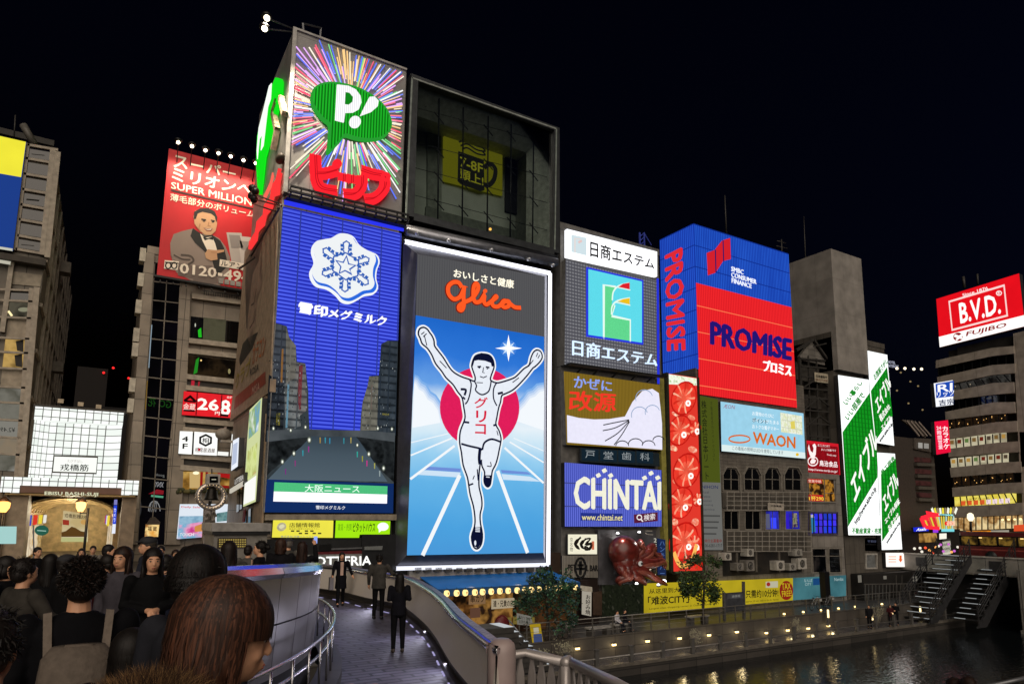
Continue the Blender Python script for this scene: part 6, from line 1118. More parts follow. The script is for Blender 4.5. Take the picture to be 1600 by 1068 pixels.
t = thing('corner_lantern', 'orange glowing lantern at the far left edge under the gate', 'street lamp', PY(38).p(6, 860)); Lq = PY(38).p(6, 790); b = MB(); b.lathe(Lq+Vector((0,0,-.28)), [(.1,0),(.22,.2),(.24,.42),(.1,.5)], EM('#ffac58', 3.2), 10); b.build('lamp', t); b = MB(); b.lathe(Lq+Vector((0,0,.2)), [(.28,0),(.16,.14),(.04,.24)], MT('#4a3018', .5), 10); b.tube([(Lq.x, 38, 3.85), (Lq.x, 38, Lq.z-.25)], .06, K_, 8); b.build('post', t)
l = bpy.data.lights.new('corner_lantern_light', 'POINT'); l.energy = 40; l.color = (1,.6,.25); l.shadow_soft_size = .2; o = bpy.data.objects.new('corner_lantern_light', l); COL.objects.link(o); o.location = Lq+Vector((0,-.4,0))
for i, (x, y) in enumerate(((95,627),(126,632),(154,636))):
    t = thing('gate_top_lamp', 'small box lamp standing on top of the glass block gate, %s of three' % ('leftmost','middle','rightmost')[i], 'lamp', PAr.p(x, y+8), 'box lamps on the arcade gate'); b = MB(); p = PAr.p(x, y); b.box(p.x-.13, p.x+.13, 43.8, 44.1, p.z-.1, p.z+.12, MT('#b0a088', .5)); b.bar((p.x, 44, zt), (p.x, 44, p.z), .04, .04, K_); b.build('housing', t)
t = thing('teal_shop_sign', 'small rounded teal sign on a post left of the arcade mouth', 'sign', PY(41).p(65, 850)); b = MB(); pl_ = PY(41); b.ell(pl_, 65, 828, 11, 8, 0, EM('#2f6a58', .7), .15); b.stroke(pl_, [(58,828),(72,829)], .04, .02, EM('#a8d0c0', .9)); b.bar(pl_.p(52,820), pl_.p(53,872), .06, .06, STEEL); b.build('panel', t)
t = thing('pale_lightbox', 'pale aqua lightbox at the left edge behind the crowd', 'sign', PY(36).p(10, 850)); b = MB(); b.poly(PY(36), [(-12,822),(25,822),(24,849),(-12,849)], 0, EM('#a8d4d0', .95, True), .3); b.build('panel', t)
t = thing('column_wall', 'beige column front left of the arcade mouth', 'wall', (-5, 43, 3.85)); b = MB(); b.box(-9, fx0+.3, 43.4, 49.9, 3.85, fz+.12, TILE('#7d6a52', '#4a3d2e', .35, 6, .03, .6, .1)); b.build('cladding', t)
t = thing('lit_shop_alcove', 'small warm lit alcove with dark hood between the passage and the poster', 'shop', PE.p(232, 845)); b = MB(); PQ = PY(49.6); b.poly(PQ, [(228,818),(249,818),(247,838),(226,838)], 0, BLOB(('#e09a3a','#f8d890','#8a4a14'), 1.6, 1.), .1); b.poly(PQ, [(230,816),(235,808),(242,807),(250,815),(249,819),(228,819)], .3, MT('#4a4038', .5), .4); b.text('福 蔵', [(231,822),(245,822),(245,829),(231,829)], PQ, .02, EM('#3a1c08', 1.), .004, .04); b.build('front', t)
# ---- bell monument
t = thing('ring_bell_monument', 'steel pillar monument topped by a lit ring with a bell and clock', 'monument', PY(36).p(326, 868)); PM = PY(36)
SM = MT('#b8aea6', .25, .7, .2)
b = MB(); b.poly(PM, [(320,792),(337,792),(335,868),(316,868)], 0, SM, .5); b.stroke(PM, [(330,795),(327,868)], .04, .02, K_, .02); b.build('pillar', t)
b = MB(); b.tube([PM.p(330+20.5*cos(a_), 775+18*sin(a_)) for a_ in [2*pi*i/32 for i in range(32)]], .13, SM, 8, closed=True); rg = b.build('ring', t)
b = MB(); 
for i in range(26): a_ = 2*pi*i/26; b.ball(PM.p(330+20.5*cos(a_)+random.uniform(-.5,.5), 775+18*sin(a_), .13), .018, .018, .018, EM('#ffd9a0', 1.6), 6, 4)
b.build('fairy_lights', rg)
b = MB(); b.lathe(PM.p(330, 781), [(.38,0),(.3,.12),(.22,.5),(.14,.62),(.05,.7)], MT('#1a1712', .4, .6), 14); b.bar(PM.p(330, 770), PM.p(330, 758), .06, .06, K_); b.bar(PM.p(328, 782), PM.p(327, 790), .12, .12, K_); b.build('bell', t)
b = MB(); p, q_ = PM.p(322.5, 740), PM.p(342, 757); b.box(p.x, q_.x, 35.7, 36.3, q_.z, p.z, MT('#9a948c', .4)); b.poly(PM, [(326,744),(339,744),(339,754),(326,754)], .33, GLASS(), .02); b.stroke(PM, [(329,749),(336,749)], .04, .36, EM('#c8c0a8', .8)); b.bar(PM.p(331,740), PM.p(331,732), .05, .05, K_); b.build('clock_box', t)
b = MB(); b.stroke(PM, [(321,806),(325,803),(328,809),(334,801),(337,807)], .12, .04, MT('#4a443c', .4), .03, smooth=4); b.stroke(PM, [(320,814),(327,812),(331,815),(336,813)], .12, .04, MT('#4a443c', .4), .03, smooth=4); b.build('relief', t)
# ---- police-box like kiosk and shop base of the corner building
t = thing('grey_kiosk', 'flat grey kiosk with lit grille behind the crowd, left of the yellow signs', 'kiosk', PY(33).p(376, 862)); PKk = PY(33)
b = MB(); p, q_ = PKk.p(336, 817), PKk.p(415, 880); b.box(p.x, q_.x, 33, 36, 3.85, p.z-.5, MT('#77736c', .6)); b.build('wall', t); b = MB(); b.box(p.x-.15, q_.x+.12, 32.8, 36.2, p.z-.35, p.z, MT('#8d8a86', .5)); b.box(p.x-.1, q_.x+.1, 32.85, 36.1, p.z-.5, p.z-.35, K_); b.build('roof', t)
b = MB(); b.poly(PKk, [(340,840),(385,839.5),(384,855),(339,856)], .05, MT('#2a1c10', .5), .05)
for i in range(12):
    for j in range(4): x = 342+3.6*i; y = 841.5+3.5*j; b.quad(PKk, x, y, x+2.3, y+2, .06, EM('#b09a50', .8), 0)
b.build('grille', t)
P5 = PY(36.25)
b = MB(); b.poly(P5, [(413,803),(617,803),(617,812),(412,812)], .3, MT('#8a8070', .5), .3); b.poly(P5, [(412,842),(617,838),(616,872),(412,876)], .15, MT('#17181a', .5), .2); b.poly(P5, [(563,834),(616,834),(616,890),(563,890)], .3, MT('#1c1d1f', .4), .3); b.wire(515, 857, 563, 855, P5, .3, .08, STEEL); b.poly(P5, [(497,850),(515,849),(515,859),(497,860)], .3, MT('#050506', .4), .05); b.poly(P5, [(566,853),(594,852),(593,858),(566,858)], .4, MT('#6d7070', .4), .2); b.build('shop_base', B_snow)
T = sign('yellow_shop_sign', 'yellow lightbox with black characters and a grey oval emblem', PY(36.0), [(427,811.5),(521,812.5),(520,839.5),(425,839)], LED('#ece24a', 1.02, .05, 1, True), .2); PY6 = PY(36.0); k6 = lambda pts: Zm(400, 740, 5.333, pts)
b = MB(); b.text('店舗情報館', k6([(276,406),(530,406),(530,444),(276,444)]), PY6, .03, EM('#4a4218', 1.), .004, .02); b.text('飲食店の開業はおまかせ下さい', k6([(276,449),(528,449),(528,462),(276,462)]), PY6, .03, EM('#5a5220', 1.), .004)
for x, y in ((290,468),(335,468),(405,468),(450,468),(355,488),(405,488),(470,488),(515,488)): b.poly(PY6, k6([(x,y),(x+28,y),(x+28,y+12),(x,y+12)]), .03, EM('#3a3620', 1.), 0)
b.text('株式会社 店舗インベスト', k6([(205,512),(480,512),(480,528),(205,528)]), PY6, .03, EM('#6a7a9a', 1.), .004); b.build('lettering', T); b = MB(); b.ell(PY6, *k6([(212,440)])[0], 7.5, 6.5, .03, LED('#b8b090', 1., .3, 8, False), .01, -.5); b.ell(PY6, *k6([(212,436)])[0], 4.5, 3, .045, EM('#dcd8b0', 1.), 0, -.5); b.build('emblem', T)
T = sign('lime_shop_sign', 'lime green lightbox with white speech bubble, right of the yellow one', PY6, [(525,812.5),(610,813.5),(609,834),(562,834.5),(561,839.5),(523.5,839.5)], LED('#a2e814', 1.02, .05, 1, True), .2)
b = MB(); b.text('ピタットハウス', k6([(808,408),(992,408),(990,482),(806,482)]), PY6, .03, EM('#1c3210', 1.), .004, .035); b.text('賃貸・売買', k6([(680,414),(796,414),(796,472),(678,472)]), PY6, .03, EM('#5a9a14', 1.), .004); b.build('lettering', T); b = MB(); b.ell(PY6, *k6([(1057,438)])[0], 8.6, 6.4, .03, EM('#fbfff2', 1.15), 0); b.poly(PY6, k6([(1020,455),(1050,465),(1022,488)]), .032, EM('#fbfff2', 1.15), 0); b.build('bubble', T)
T = sign('burger_sign', 'dark red fascia with white capitals on a grey pill, behind the ramp', PY6, [(490,862),(608,858),(607,888),(490,890)], MT('#571018', .5), .2); b = MB(); b.poly(PY6, [(480,866),(585,864),(592,869),(592,880),(585,886),(480,887)], .03, MT('#6a6a68', .5), .04); b.build('pill', T); b = MB(); b.text('LOTTERIA', k6([(430,690),(955,682),(955,758),(430,764)]), PY6, .09, EM('#fdfdf8', 1.2), .03, .05); b.build('lettering', T)
# ---- awning restaurant under the big billboard
t = thing('awning_restaurant', 'skewer restaurant with wide blue awning under the running man billboard', 'restaurant', PY(35.5).p(780, 985))
b = MB(); a0, a1 = PY(36.3).p(653,898), PY(36.3).p(856,893); b0, b1 = PY(33.6).p(672,918), PY(33.6).p(906,911)
a1.z = a0.z; b1.z = b0.z = (b0.z+b1.z)/2; a1.x = max(a1.x, b1.x-.4); b0.x = a0.x
BM_ = MT('#1567b4', .55, 0, .12, 1.)
b.prism([a0, a1, b1, b0], Vector((0,-.5,.85)), .06, BM_, True); b.box(b0.x, b1.x, 33.56, 33.6, b0.z-.38, b0.z, MT('#0d3f70', .6)); b.build('awning', t)
b = MB(); b.box(16.5, 25.6, 36.2, 36.4, 0, 4.6, MT('#2a1c12', .6)); b.box(25.6, 28.6, 36.1, 36.4, 0, 2.9, MT('#1c120e', .5)); b.build('wall', t)
PRs = PY(36.1); b = MB(); 
b.quad(PRs, 700, 928, 800, 985, .05, BLOB(('#1c120a','#6a4420','#b08040','#2c1a10','#3a2c24'), .9, .7), .02); b.quad(PRs, 806, 928, 900, 985, .05, BLOB(('#0c0806','#2c1c12','#5a3a20','#140c08'), .9, .6), .02); b.build('shop_window', t)
b = MB(); b.quad(PRs, 727, 925, 752, 941, .5, EM('#8a6a4a', .8), .05); b.text('串カツ', [(729,927),(750,927),(750,939),(729,939)], PRs, .52, EM('#1c120a', 1.), .004, .04); b.quad(PRs, 762, 934, 797, 947, .5, EM('#b8a88c', .8), .05); b.text('達・兄貴の店', [(764,936),(795,935),(795,945),(764,946)], PRs, .52, EM('#1c120a', 1.), .004, .04); b.quad(PRs, 729, 948, 744, 962, .5, EM('#6a4a3a', .7), .05); b.build('menu_board', t)
b = MB()
for i in range(5): x = 785+i*9; b.quad(PRs, x, 962-(i % 2)*2, x+6, 972, .6, EM('#8a7838', .6), .03)
b.ball(PRs.p(768, 972, 1.2), .5, .3, .6, MT('#5a1420', .5)); b.build('counter_goods', t)
lant = None
PLn = PY(33.5); xs = [698,713.5,727,742,754,767.5,781,794,808,820,830.5,842,855,867,877.5,887.5,899]
for i, x in enumerate(xs):
    y = 926.5-10*(i/16); p = PLn.p(x, y)
    if lant is None:
        lant = thing('paper_lantern', 'small glowing paper lantern in the row hung under the blue awning', 'lantern', p, 'paper lanterns under the awning')
        b = MB(); b.lathe(p+Vector((0,0,-.17)), [(.06,0),(.13,.05),(.155,.14),(.155,.2),(.13,.29),(.06,.34)], EM('#ffdc90', 1.5), 12); b.build('shade', lant); b = MB(); b.lathe(p+Vector((0,0,.17)), [(.07,0),(.07,.04)], K_, 10); b.lathe(p+Vector((0,0,-.21)), [(.07,0),(.07,.04)], K_, 10); b.bar(p+Vector((0,0,.2)), p+Vector((0,0,.3)), .015, .015, K_); b.stroke(PLn, [(x-.9,y-1.5),(x+.9,y-1.5),(x,y+2)], .04, .16, EM('#a05a20', 1.)); b.build('cap', lant)
    else: c_ = copytree(lant); c_.location = p
    (lant if i == 0 else c_)['label'] = 'small glowing paper lantern under the blue awning, %s in the row' % place(i, 17)
for x_ in (18, 21, 24):
    l = bpy.data.lights.new('lantern_light', 'POINT'); l.energy = 45; l.color = (1,.72,.38); l.shadow_soft_size = .4; o = bpy.data.objects.new('lantern_light', l); COL.objects.link(o); o.location = (x_, 33.9, 2.9)
T = sign('menu_banner', 'tall white vertical sign with black characters at the dark okonomiyaki doorway', PY(35.6), q5([(630,430),(692,440),(690,598),(628,585)]), EM('#b8b0a0', .75), .1, 'banner'); b = MB(); b.text('お\n好\nみ\n焼', q5([(652,455),(684,460),(682,590),(650,582)]), PY(35.6), .02, EM('#1a1410', 1.), .004, .04); b.build('lettering', T)
b = MB(); b.poly(PY(36.0), q5([(600,392),(690,405),(690,440),(612,425)]), .1, MT('#b8b4a8', .5), .1); b.poly(PY(36.0), q5([(695,440),(760,430),(760,590),(695,590)]), .1, MT('#3a2a1e', .6), .05); b.build('door_canopy', t)
# ---- hoarding with the yellow advertisement along the promenade
PHo = PY(35.8); zH = lambda pts: Zm(1100, 820, 3.2, pts)
T = thing('promenade_hoarding', 'long low hoarding, dim landscape photo, yellow advert and pale blue end', 'hoarding', PHo.p(1130, 952))
def strip(x0, y0, x1, y1, y2, y3, m, off=0, th=.08): b.poly(PHo, [(x0,y0),(x1,y1),(x1,y2),(x0,y3)], off, m, th)
b = MB(); strip(942, 914, 1006, 911, 959, 963, BLOB(('#14160f','#2a2e20','#1c2016','#4a4a3c'), 2.6, .5)); b.build('landscape_panel', T)
b = MB(); strip(1006, 911, 1239, 902.5, 937, 959, BLOB(('#a8961c','#b8a420','#a08c18'), .4, .95)); b.build('yellow_panel', T)
b = MB(); strip(1239, 902.5, 1322, 898, 931, 937, BLOB(('#3a7078','#4a8088','#345f68'), .3, .8)); b.build('blue_panel', T)
b = MB(); KH = EM('#1c1a10', 1.)
b.text('从这里到大阪最大的', q5([(1070,418),(1420,398),(1420,432),(1070,450)]), PHo, .02, KH, .004, .02); b.text('「难波CITY」', q5([(1062,470),(1330,452),(1330,508),(1062,525)]), PHo, .02, KH, .004, .05); b.text('Largest class shopping center in Osaka, Namba CITY', q5([(1070,542),(1530,508),(1530,522),(1070,558)]), PHo, .02, KH, .004)
b.text('只需约10分钟!', zH([(208,325),(370,318),(370,356),(208,364)]), PHo, .02, KH, .004, .045); b.text('approx. 10 min. walk to the far Namba', zH([(208,376),(372,366),(372,376),(208,388)]), PHo, .02, KH, .004)
b.build('black_lettering', T); b = MB(); b.ell(PHo, *zH([(410,325)])[0], 10.5, 15, .03, EM('#8a2418', .9), .004); b.text('TAX', zH([(386,290),(430,288),(432,318),(388,322)]), PHo, .04, EM('#c8b020', .9), .004, .03); b.text('FREE!', zH([(386,328),(436,324),(436,352),(390,358)]), PHo, .04, EM('#c8b020', .9), .004, .03); b.build('red_roundel', T)
b = MB(); strip(1196, 908, 1215, 907, 917, 917.5, EM('#c8c4a8', .8), .03, .004); b.ell(PHo, 1200, 912, 3, 3.2, .04, EM('#a8302a', .8), 0); strip(1270, 903, 1280, 902.5, 913, 913.5, EM('#1c4a80', .8), .03, .004); strip(1282, 902.5, 1289, 902, 912.5, 913, EM('#24568c', .8), .03, .004); b.text('なんば\nCITY', zH([(498,268),(540,266),(540,300),(498,302)]), PHo, .03, EM('#b8d0d0', .8), .004); b.text('Namba', zH([(650,262),(695,260),(695,276),(650,278)]), PHo, .03, EM('#b8d0d0', .8), .004); b.build('small_print', T)
# air conditioners and dim ground storeys above the hoarding
acp = None
for i, (x, y, w_, h_) in enumerate(((1126,868,11,11),(1161,862,11,11),(1145,884,11,11),(1161,882,13,16),(1208,882,13,14),(1227,884,11,10),(1242,879,14,16),(1236,862,12,10))):
    p0, p1 = PF.p(x-w_/2, y-h_/2), PF.p(x+w_/2, y+h_/2)
    t = thing('air_conditioner', ('boxy outdoor air conditioner unit leftmost above the hoarding','white air conditioner unit high under the balcony','small air conditioner unit left of the large fan unit','large air conditioner fan unit low under the balcony','air conditioner unit fourth from the shop window','low air conditioner unit beside the largest one','largest pale air conditioner unit nearest the shop','boxed air conditioner unit directly under the balcony')[i], 'air conditioner', ((p0.x+p1.x)/2, 36, p1.z), 'air conditioners above the hoarding')
    b = MB(); b.box(p0.x, p1.x, 35.45, 36.1, p1.z, p0.z, MT(random.choice(('#8d8a84','#a8a49c','#76726c')), .5)); b.build('casing', t)
    cx_, cz = (p0.x+p1.x)/2, (p0.z+p1.z)/2; r_ = min(p1.x-p0.x, p0.z-p1.z)*.36; b = MB(); vs = [(cx_+r_*cos(a_), 35.44, cz+r_*sin(a_)) for a_ in [2*pi*k_/16 for k_ in range(16)]]; b.prism(vs, (0,-1,0), .01, MT('#1c1c1c', .6))
    for k_ in (.4, .7): b.tube([(cx_+r_*k_*cos(a_), 35.42, cz+r_*k_*sin(a_)) for a_ in [2*pi*j/14 for j in range(14)]], .015, MT('#8a8680', .5), 5, closed=True)
    b.build('fan_grille', t)
b = MB(); b.quad(PF, 1128, 862, 1256, 893, .01, BLOB(('#060606','#14110f','#221d19','#0a0a0a'), .8, 1., emit=False), .02)
for x in (1150, 1180, 1216, 1252): b.wire(x, 860, x+.8, 893, PF, .1, .2, MT('#5a554e', .6))
b.build('dark_opening', B_prom)
# ================================================================ PROMENADE furniture, rails, lamps, trees
RAILM = MT('#6d6a66', .4, .5)
# upper promenade railing
t = thing('promenade_railing', 'grey post and wire railing along the upper promenade edge', 'railing', (38, 32.2, 0))
for i in range(27): x = 20.5+i*1.5; b = MB(); b.box(x-.03, x+.03, 32.17, 32.23, .08, 1.05, RAILM); b.build('post', t)
b = MB(); b.tube([(20.3, 32.2, 1.06), (60, 32.2, 1.06)], .03, RAILM, 8)
for z_ in (.35, .6, .85): b.tube([(20.3, 32.2, z_), (60, 32.2, z_)], .01, RAILM, 5)
b.build('rail', t)
# heavy railing at the water's edge
t = thing('waterside_railing', 'heavy posts with a low rail along the canal edge', 'railing', (40, 30.4, -1.17)); PM_ = MT('#5a5856', .45, .3)
for px in (885, 932, 986, 1035, 1082, 1125, 1165, 1204, 1241, 1276, 1309, 1340, 1370, 1399, 1427, 1454, 1480): x = onY(px, 1000, 30.42).x; b = MB(); b.box(x-.12, x+.12, 30.35, 30.5, -1.17, -.32, PM_); b.box(x-.15, x+.15, 30.31, 30.54, -.32, -.27, PM_); b.build('post', t)
b = MB(); b.tube([(20, 30.43, -.78), (61.2, 30.43, -.78)], .05, RAILM, 8); b.build('rail', t)
lp = None
for i, (x, y) in enumerate(((903,1012.5),(960,1006.5),(1012.5,1001),(1062.5,996.5),(1108.5,991.5),(1152,986.5),(1198.5,988),(1231.5,984),(1263.5,981),(1295,977))):
    p = onY(x, y, 31.92)
    if lp is None:
        lp = thing('wall_step_light', 'small warm recessed light in the row along the quay wall', 'light', p, 'recessed lights in the quay wall'); b = MB(); b.box(p.x-.12, p.x+.12, 31.9, 32.0, p.z-.055, p.z+.055, EM('#ffd98a', 5)); b.build('lamp', lp); b = MB(); b.box(p.x-.16, p.x+.16, 31.86, 32.0, p.z+.055, p.z+.08, STEEL); b.build('hood', lp)
    else: c_ = copytree(lp); c_.location = p
    (lp if i == 0 else c_)['label'] = 'warm recessed light in the quay wall, %s in the row' % place(i, 10)
    l = bpy.data.lights.new('wall_step_light_beam', 'POINT'); l.energy = 7; l.color = (1,.78,.42); l.shadow_soft_size = .1; o = bpy.data.objects.new('wall_step_light_beam', l); COL.objects.link(o); o.location = p+Vector((0,-.3,-.05))
lp = None
for i, (x, y) in enumerate(((1225.5,963.5),(1255.5,962.5),(1283,962.5),(1311,963.5),(1337,958),(1379,957.5))):
    p = onY(x, y, 32.8); p.z = max(p.z, .1)
    if lp is None: lp = thing('ground_light', 'low warm bollard light on the promenade floor before the pale blue hoarding end', 'light', p, 'low lights on the promenade'); b = MB(); b.ball(p, .09, .09, .07, EM('#ffd98a', 4), 8, 6); b.build('lamp', lp); b = MB(); b.lathe((p.x, p.y, p.z-.25), [(.1,0),(.08,.2)], K_, 8); b.build('base', lp)
    else: c_ = copytree(lp); c_.location = p
    (lp if i == 0 else c_)['label'] = 'low warm bollard light on the upper promenade, %s of six' % place(i, 6)
lp = None
for i, (x, y) in enumerate(((1294,958),(1363,962),(1394,957),(1438,952))):
    p = onY(x, y, 31.6)
    if lp is None: lp = thing('tube_light_post', 'slim upright lit tube post near the quay stairs', 'light', p, 'upright tube lights by the quay'); b = MB(); b.box(p.x-.05, p.x+.05, p.y-.04, p.y+.04, p.z-.28, p.z+.28, EM('#ffe0a0', 2.6)); b.build('lamp', lp); b = MB(); b.box(p.x-.08, p.x+.08, p.y+.04, p.y+.09, p.z-.9, p.z+.32, STEEL); b.build('post', lp)
    else: c_ = copytree(lp); c_.location = p
    (lp if i == 0 else c_)['label'] = 'slim upright lit tube post by the quay, %s of four' % place(i, 4)
# stairs from the ramp side down to the quay with white nosings
t = thing('quay_stairs', 'dark stairs with white nosings going down beside the white railing', 'stairs', (20, 30.5, -1.2)); b = MB(); W2 = MT('#d8d8d8', .5); n2 = MB()
for i in range(9):
    x = 15.4+i*.42; z_ = 1.3-i*.27; b.box(x, x+3.2-i*.1, 30.4+i*.05, 32.0, z_-.27, z_, MT('#3a3836', .6)); n2.box(x+2.6-i*.1, x+3.2-i*.1, 30.4+i*.05, 31.9, z_+.002, z_+.012, EM('#cfd4d8', .8))
b.build('steps', t); n2.build('nosing', t)
b = MB(); b.tube([onY(795,968,31), onY(822,1000,30.4)], .04, STEEL, 8); b.tube([onY(793,984,31), onY(816,1006,30.4)], .035, STEEL, 8); b.tube([onY(765,985,31), onY(790,1022,30)], .04, STEEL, 8); b.build('handrail', t)
# bench pair, sitting ledges
def bench(x0, x1, y, lab):
    t = thing('stone_bench', lab, 'bench', ((x0+x1)/2, y, 0)); b = MB(); b.box(x0, x1, y-.25, y+.25, .4, .5, MT('#8a8884', .4)); b.build('seat', t)
    for x in (x0+.1, x1-.4): b = MB(); b.box(x, x+.3, y-.22, y+.22, 0, .4, MT('#4a4845', .5)); b.build('leg', t)
bench(24.9, 26.6, 32.6, 'low grey bench before the okonomiyaki doorway, nearest the bicycles'); bench(33.6, 35.4, 33.2, 'low grey bench under the yellow advert beside the slender tree'); bench(27.1, 28.4, 33.0, 'low grey bench the couple sits on')
# yellow A-board
t = thing('sandwich_board', 'yellow and white A-frame board at the top of the quay stairs', 'sign', onY(840, 1000, 31)); PAb = PY(32.4); b = MB(); b.poly(PAb, [(828,974),(844,972),(849,1003),(833,1006)], .0, EM('#b89a20', .7), .05); b.poly(PAb, [(833,980),(841,979),(842,988),(834,989)], .02, EM('#c8c0a8', .7), 0); b.poly(PAb, [(833,990),(846,989),(848,1004),(834,1006)], .02, EM('#4a5a8a', .6), 0); b.build('panel', t); b = MB(); b.bar(PAb.p(830,974,-.05), PAb.p(834,1008,-.05), .05, .05, STEEL); b.bar(PAb.p(845,973,-.5), PAb.p(849,1004,-.6), .05, .05, STEEL); b.build('leg', t)
t = thing('menu_stand', 'white lettered stand at the restaurant front left of the bushy tree', 'sign', onY(820, 985, 33)); PMs = PY(33); b = MB(); b.poly(PMs, [(808,957),(830,962),(833,977),(809,975)], 0, EM('#8d8a80', .6), .06); b.text('串カツ 定食\nお持ち帰り', [(810,960),(828,964),(830,975),(810,973)], PMs, .02, EM('#2a2420', 1.), .004, .02); b.build('panel', t); b = MB(); b.bar(PMs.p(812,974,-.05), PMs.p(812,990,-.05), .05, .05, STEEL); b.bar(PMs.p(829,976,-.05), PMs.p(829,990,-.05), .05, .05, STEEL); b.build('leg', t)
# information board
t = thing('information_board', 'dark information board on two posts beside the promenade', 'sign', onY(1147, 975, 31.9)); PIb = PY(32.6); b = MB(); b.poly(PIb, [(1134,926),(1162,924),(1162,953),(1134,955)], 0, MT('#3a3c42', .4), .12); b.poly(PIb, [(1136,927.5),(1160,926),(1160,934),(1136,935)], .02, MT('#4d5058', .4), 0); b.text('道頓堀', [(1143,929),(1156,928),(1156,932),(1143,933)], PIb, .03, EM('#9a9a94', .7), .004); b.build('panel', t); b = MB()
for x in (1132, 1162.5): b.bar(PIb.p(x, 908 if x > 1150 else 925, -.06), Vector((PIb.p(x, 940).x, 32.66, .05)), .16, .16, MT('#4a4a4a', .4)); 
b.build('post', t)
t = thing('dark_pillar', 'square dark pillar in front of the pale blue hoarding end', 'pillar', onY(1294, 950, 34)); b = MB(); b.bY(1288.5, 893, 1299, 945, 34, 0, .5, MT('#0e0e10', .4)); b.build('shaft', t)
# bicycles
def bicycle(x, y, lab, rz=0):
    t = thing('bicycle', lab, 'bicycle', (x, y, 0)); R_ = lambda dx, dz, dy=0: Vector((x+dx*cos(rz)-dy*sin(rz), y+dx*sin(rz)+dy*cos(rz), dz))
    for dx in (-.5, .5):
        b = MB(); b.tube([R_(dx+.32*cos(a_), .33+.32*sin(a_)) for a_ in [2*pi*i/20 for i in range(20)]], .022, K_, 6, closed=True); b.tube([R_(dx+.3*cos(a_), .33+.3*sin(a_)) for a_ in [2*pi*i/20 for i in range(20)]], .012, STEEL, 5, closed=True)
        for i in range(8): b.tube([R_(dx, .33), R_(dx+.3*cos(pi*i/4), .33+.3*sin(pi*i/4))], .004, STEEL, 4)
        b.build('wheel', t)
    b = MB(); F_ = MT('#8a8d92', .3, .6)
    for a_, c_ in (((-.5,.33),(-.08,.33)), ((-.5,.33),(-.2,.75)), ((-.08,.33),(-.22,.85)), ((-.08,.33),(.36,.78)), ((-.2,.75),(.34,.84)), ((.34,.95),(.5,.33))): b.tube([R_(*a_), R_(*c_)], .018, F_, 6)
    b.build('frame', t); b = MB(); b.ball(R_(-.23, .9), .13, .07, .04, K_, 10, 6); b.build('saddle', t); b = MB(); b.tube([R_(.25, 1.02, -.25), R_(.33, .98), R_(.25, 1.02, .25)], .014, K_, 6); b.build('handlebar', t); b = MB(); p = R_(.55, .75); b.box(p.x-.15, p.x+.15, p.y-.17, p.y+.17, .62, .86, MT('#9a9a98', .5)); b.build('basket', t)
bicycle(22.9, 32.5, 'parked bicycle with basket left of the nearest grey bench', .2); bicycle(23.6, 32.9, 'parked bicycle leaning behind the other one by the bench', .35)
bicycle(47.5, 33.6, 'parked bicycle left of the two before the dark ground floor', .1); bicycle(49.4, 33.8, 'parked bicycle right of the two before the dark ground floor', .15)
# white ornamental railing in the foreground
t = thing('ornamental_railing', 'pale metal railing with vase shaped slats at the lower right of the ramp', 'railing', onZ(880, 1060, 3.6)); OM = MT('#aaa3a0', .35, .35, .1)
top = [onZ(x, y, 4.75) for x, y in ((786,1026),(823,1019),(884,1034),(888,1032),(962,1066),(1010,1092))]
b = MB(); b.tube(top[:3], .07, OM, 10); b.tube(top[3:], .07, OM, 10); lo = [p-Vector((0,0,1.0)) for p in top]; b.tube(lo[:3], .05, OM, 8); b.tube(lo[3:], .05, OM, 8); b.build('rail', t)
for p in (top[0], top[2], top[3]): 
    b = MB(); b.tube([p, p-Vector((0,0,1.1))], .075, OM, 10); b.ball(p, .085, .085, .085, OM); b.build('post', t)
for a, c_ in ((0,1),(1,2),(3,4),(4,5)):
    d = top[c_]-top[a]; L = d.length; dh = d.normalized(); n_ = max(2, int(L/.2))
    for i in range(n_):
        o_ = top[a]+d*((i+.5)/n_); w_ = [(.0,.035),(.12,.03),(.3,.075),(.5,.085),(.7,.05),(.85,.03),(.97,.04)]
        L_ = [o_-Vector((0,0,z_))-dh*q_ for z_, q_ in w_]; R2 = [o_-Vector((0,0,z_))+dh*q_ for z_, q_ in w_]
        b = MB(); b.prism(L_+R2[::-1], dh.cross(Vector((0,0,1))), .03, OM, True); b.build('slat', t)
t = thing('ramp_wall_end', 'pinkish end cap where the ramp wall finishes beside the railing', 'wall end', onZ(775, 1060, 4.2)); b = MB(); d = (OUTS[1]-OUTS[0]).normalized(); nx = Vector((d.y, -d.x, 0)); e = OUTS[0]-d*.01
b.lathe(e+nx*.16, [(.19,-1.4),(.19,.98),(.17,1.08),(.1,1.14)], MT('#a08f8c', .45, 0, .1), 20); b.build('end_cap', t)
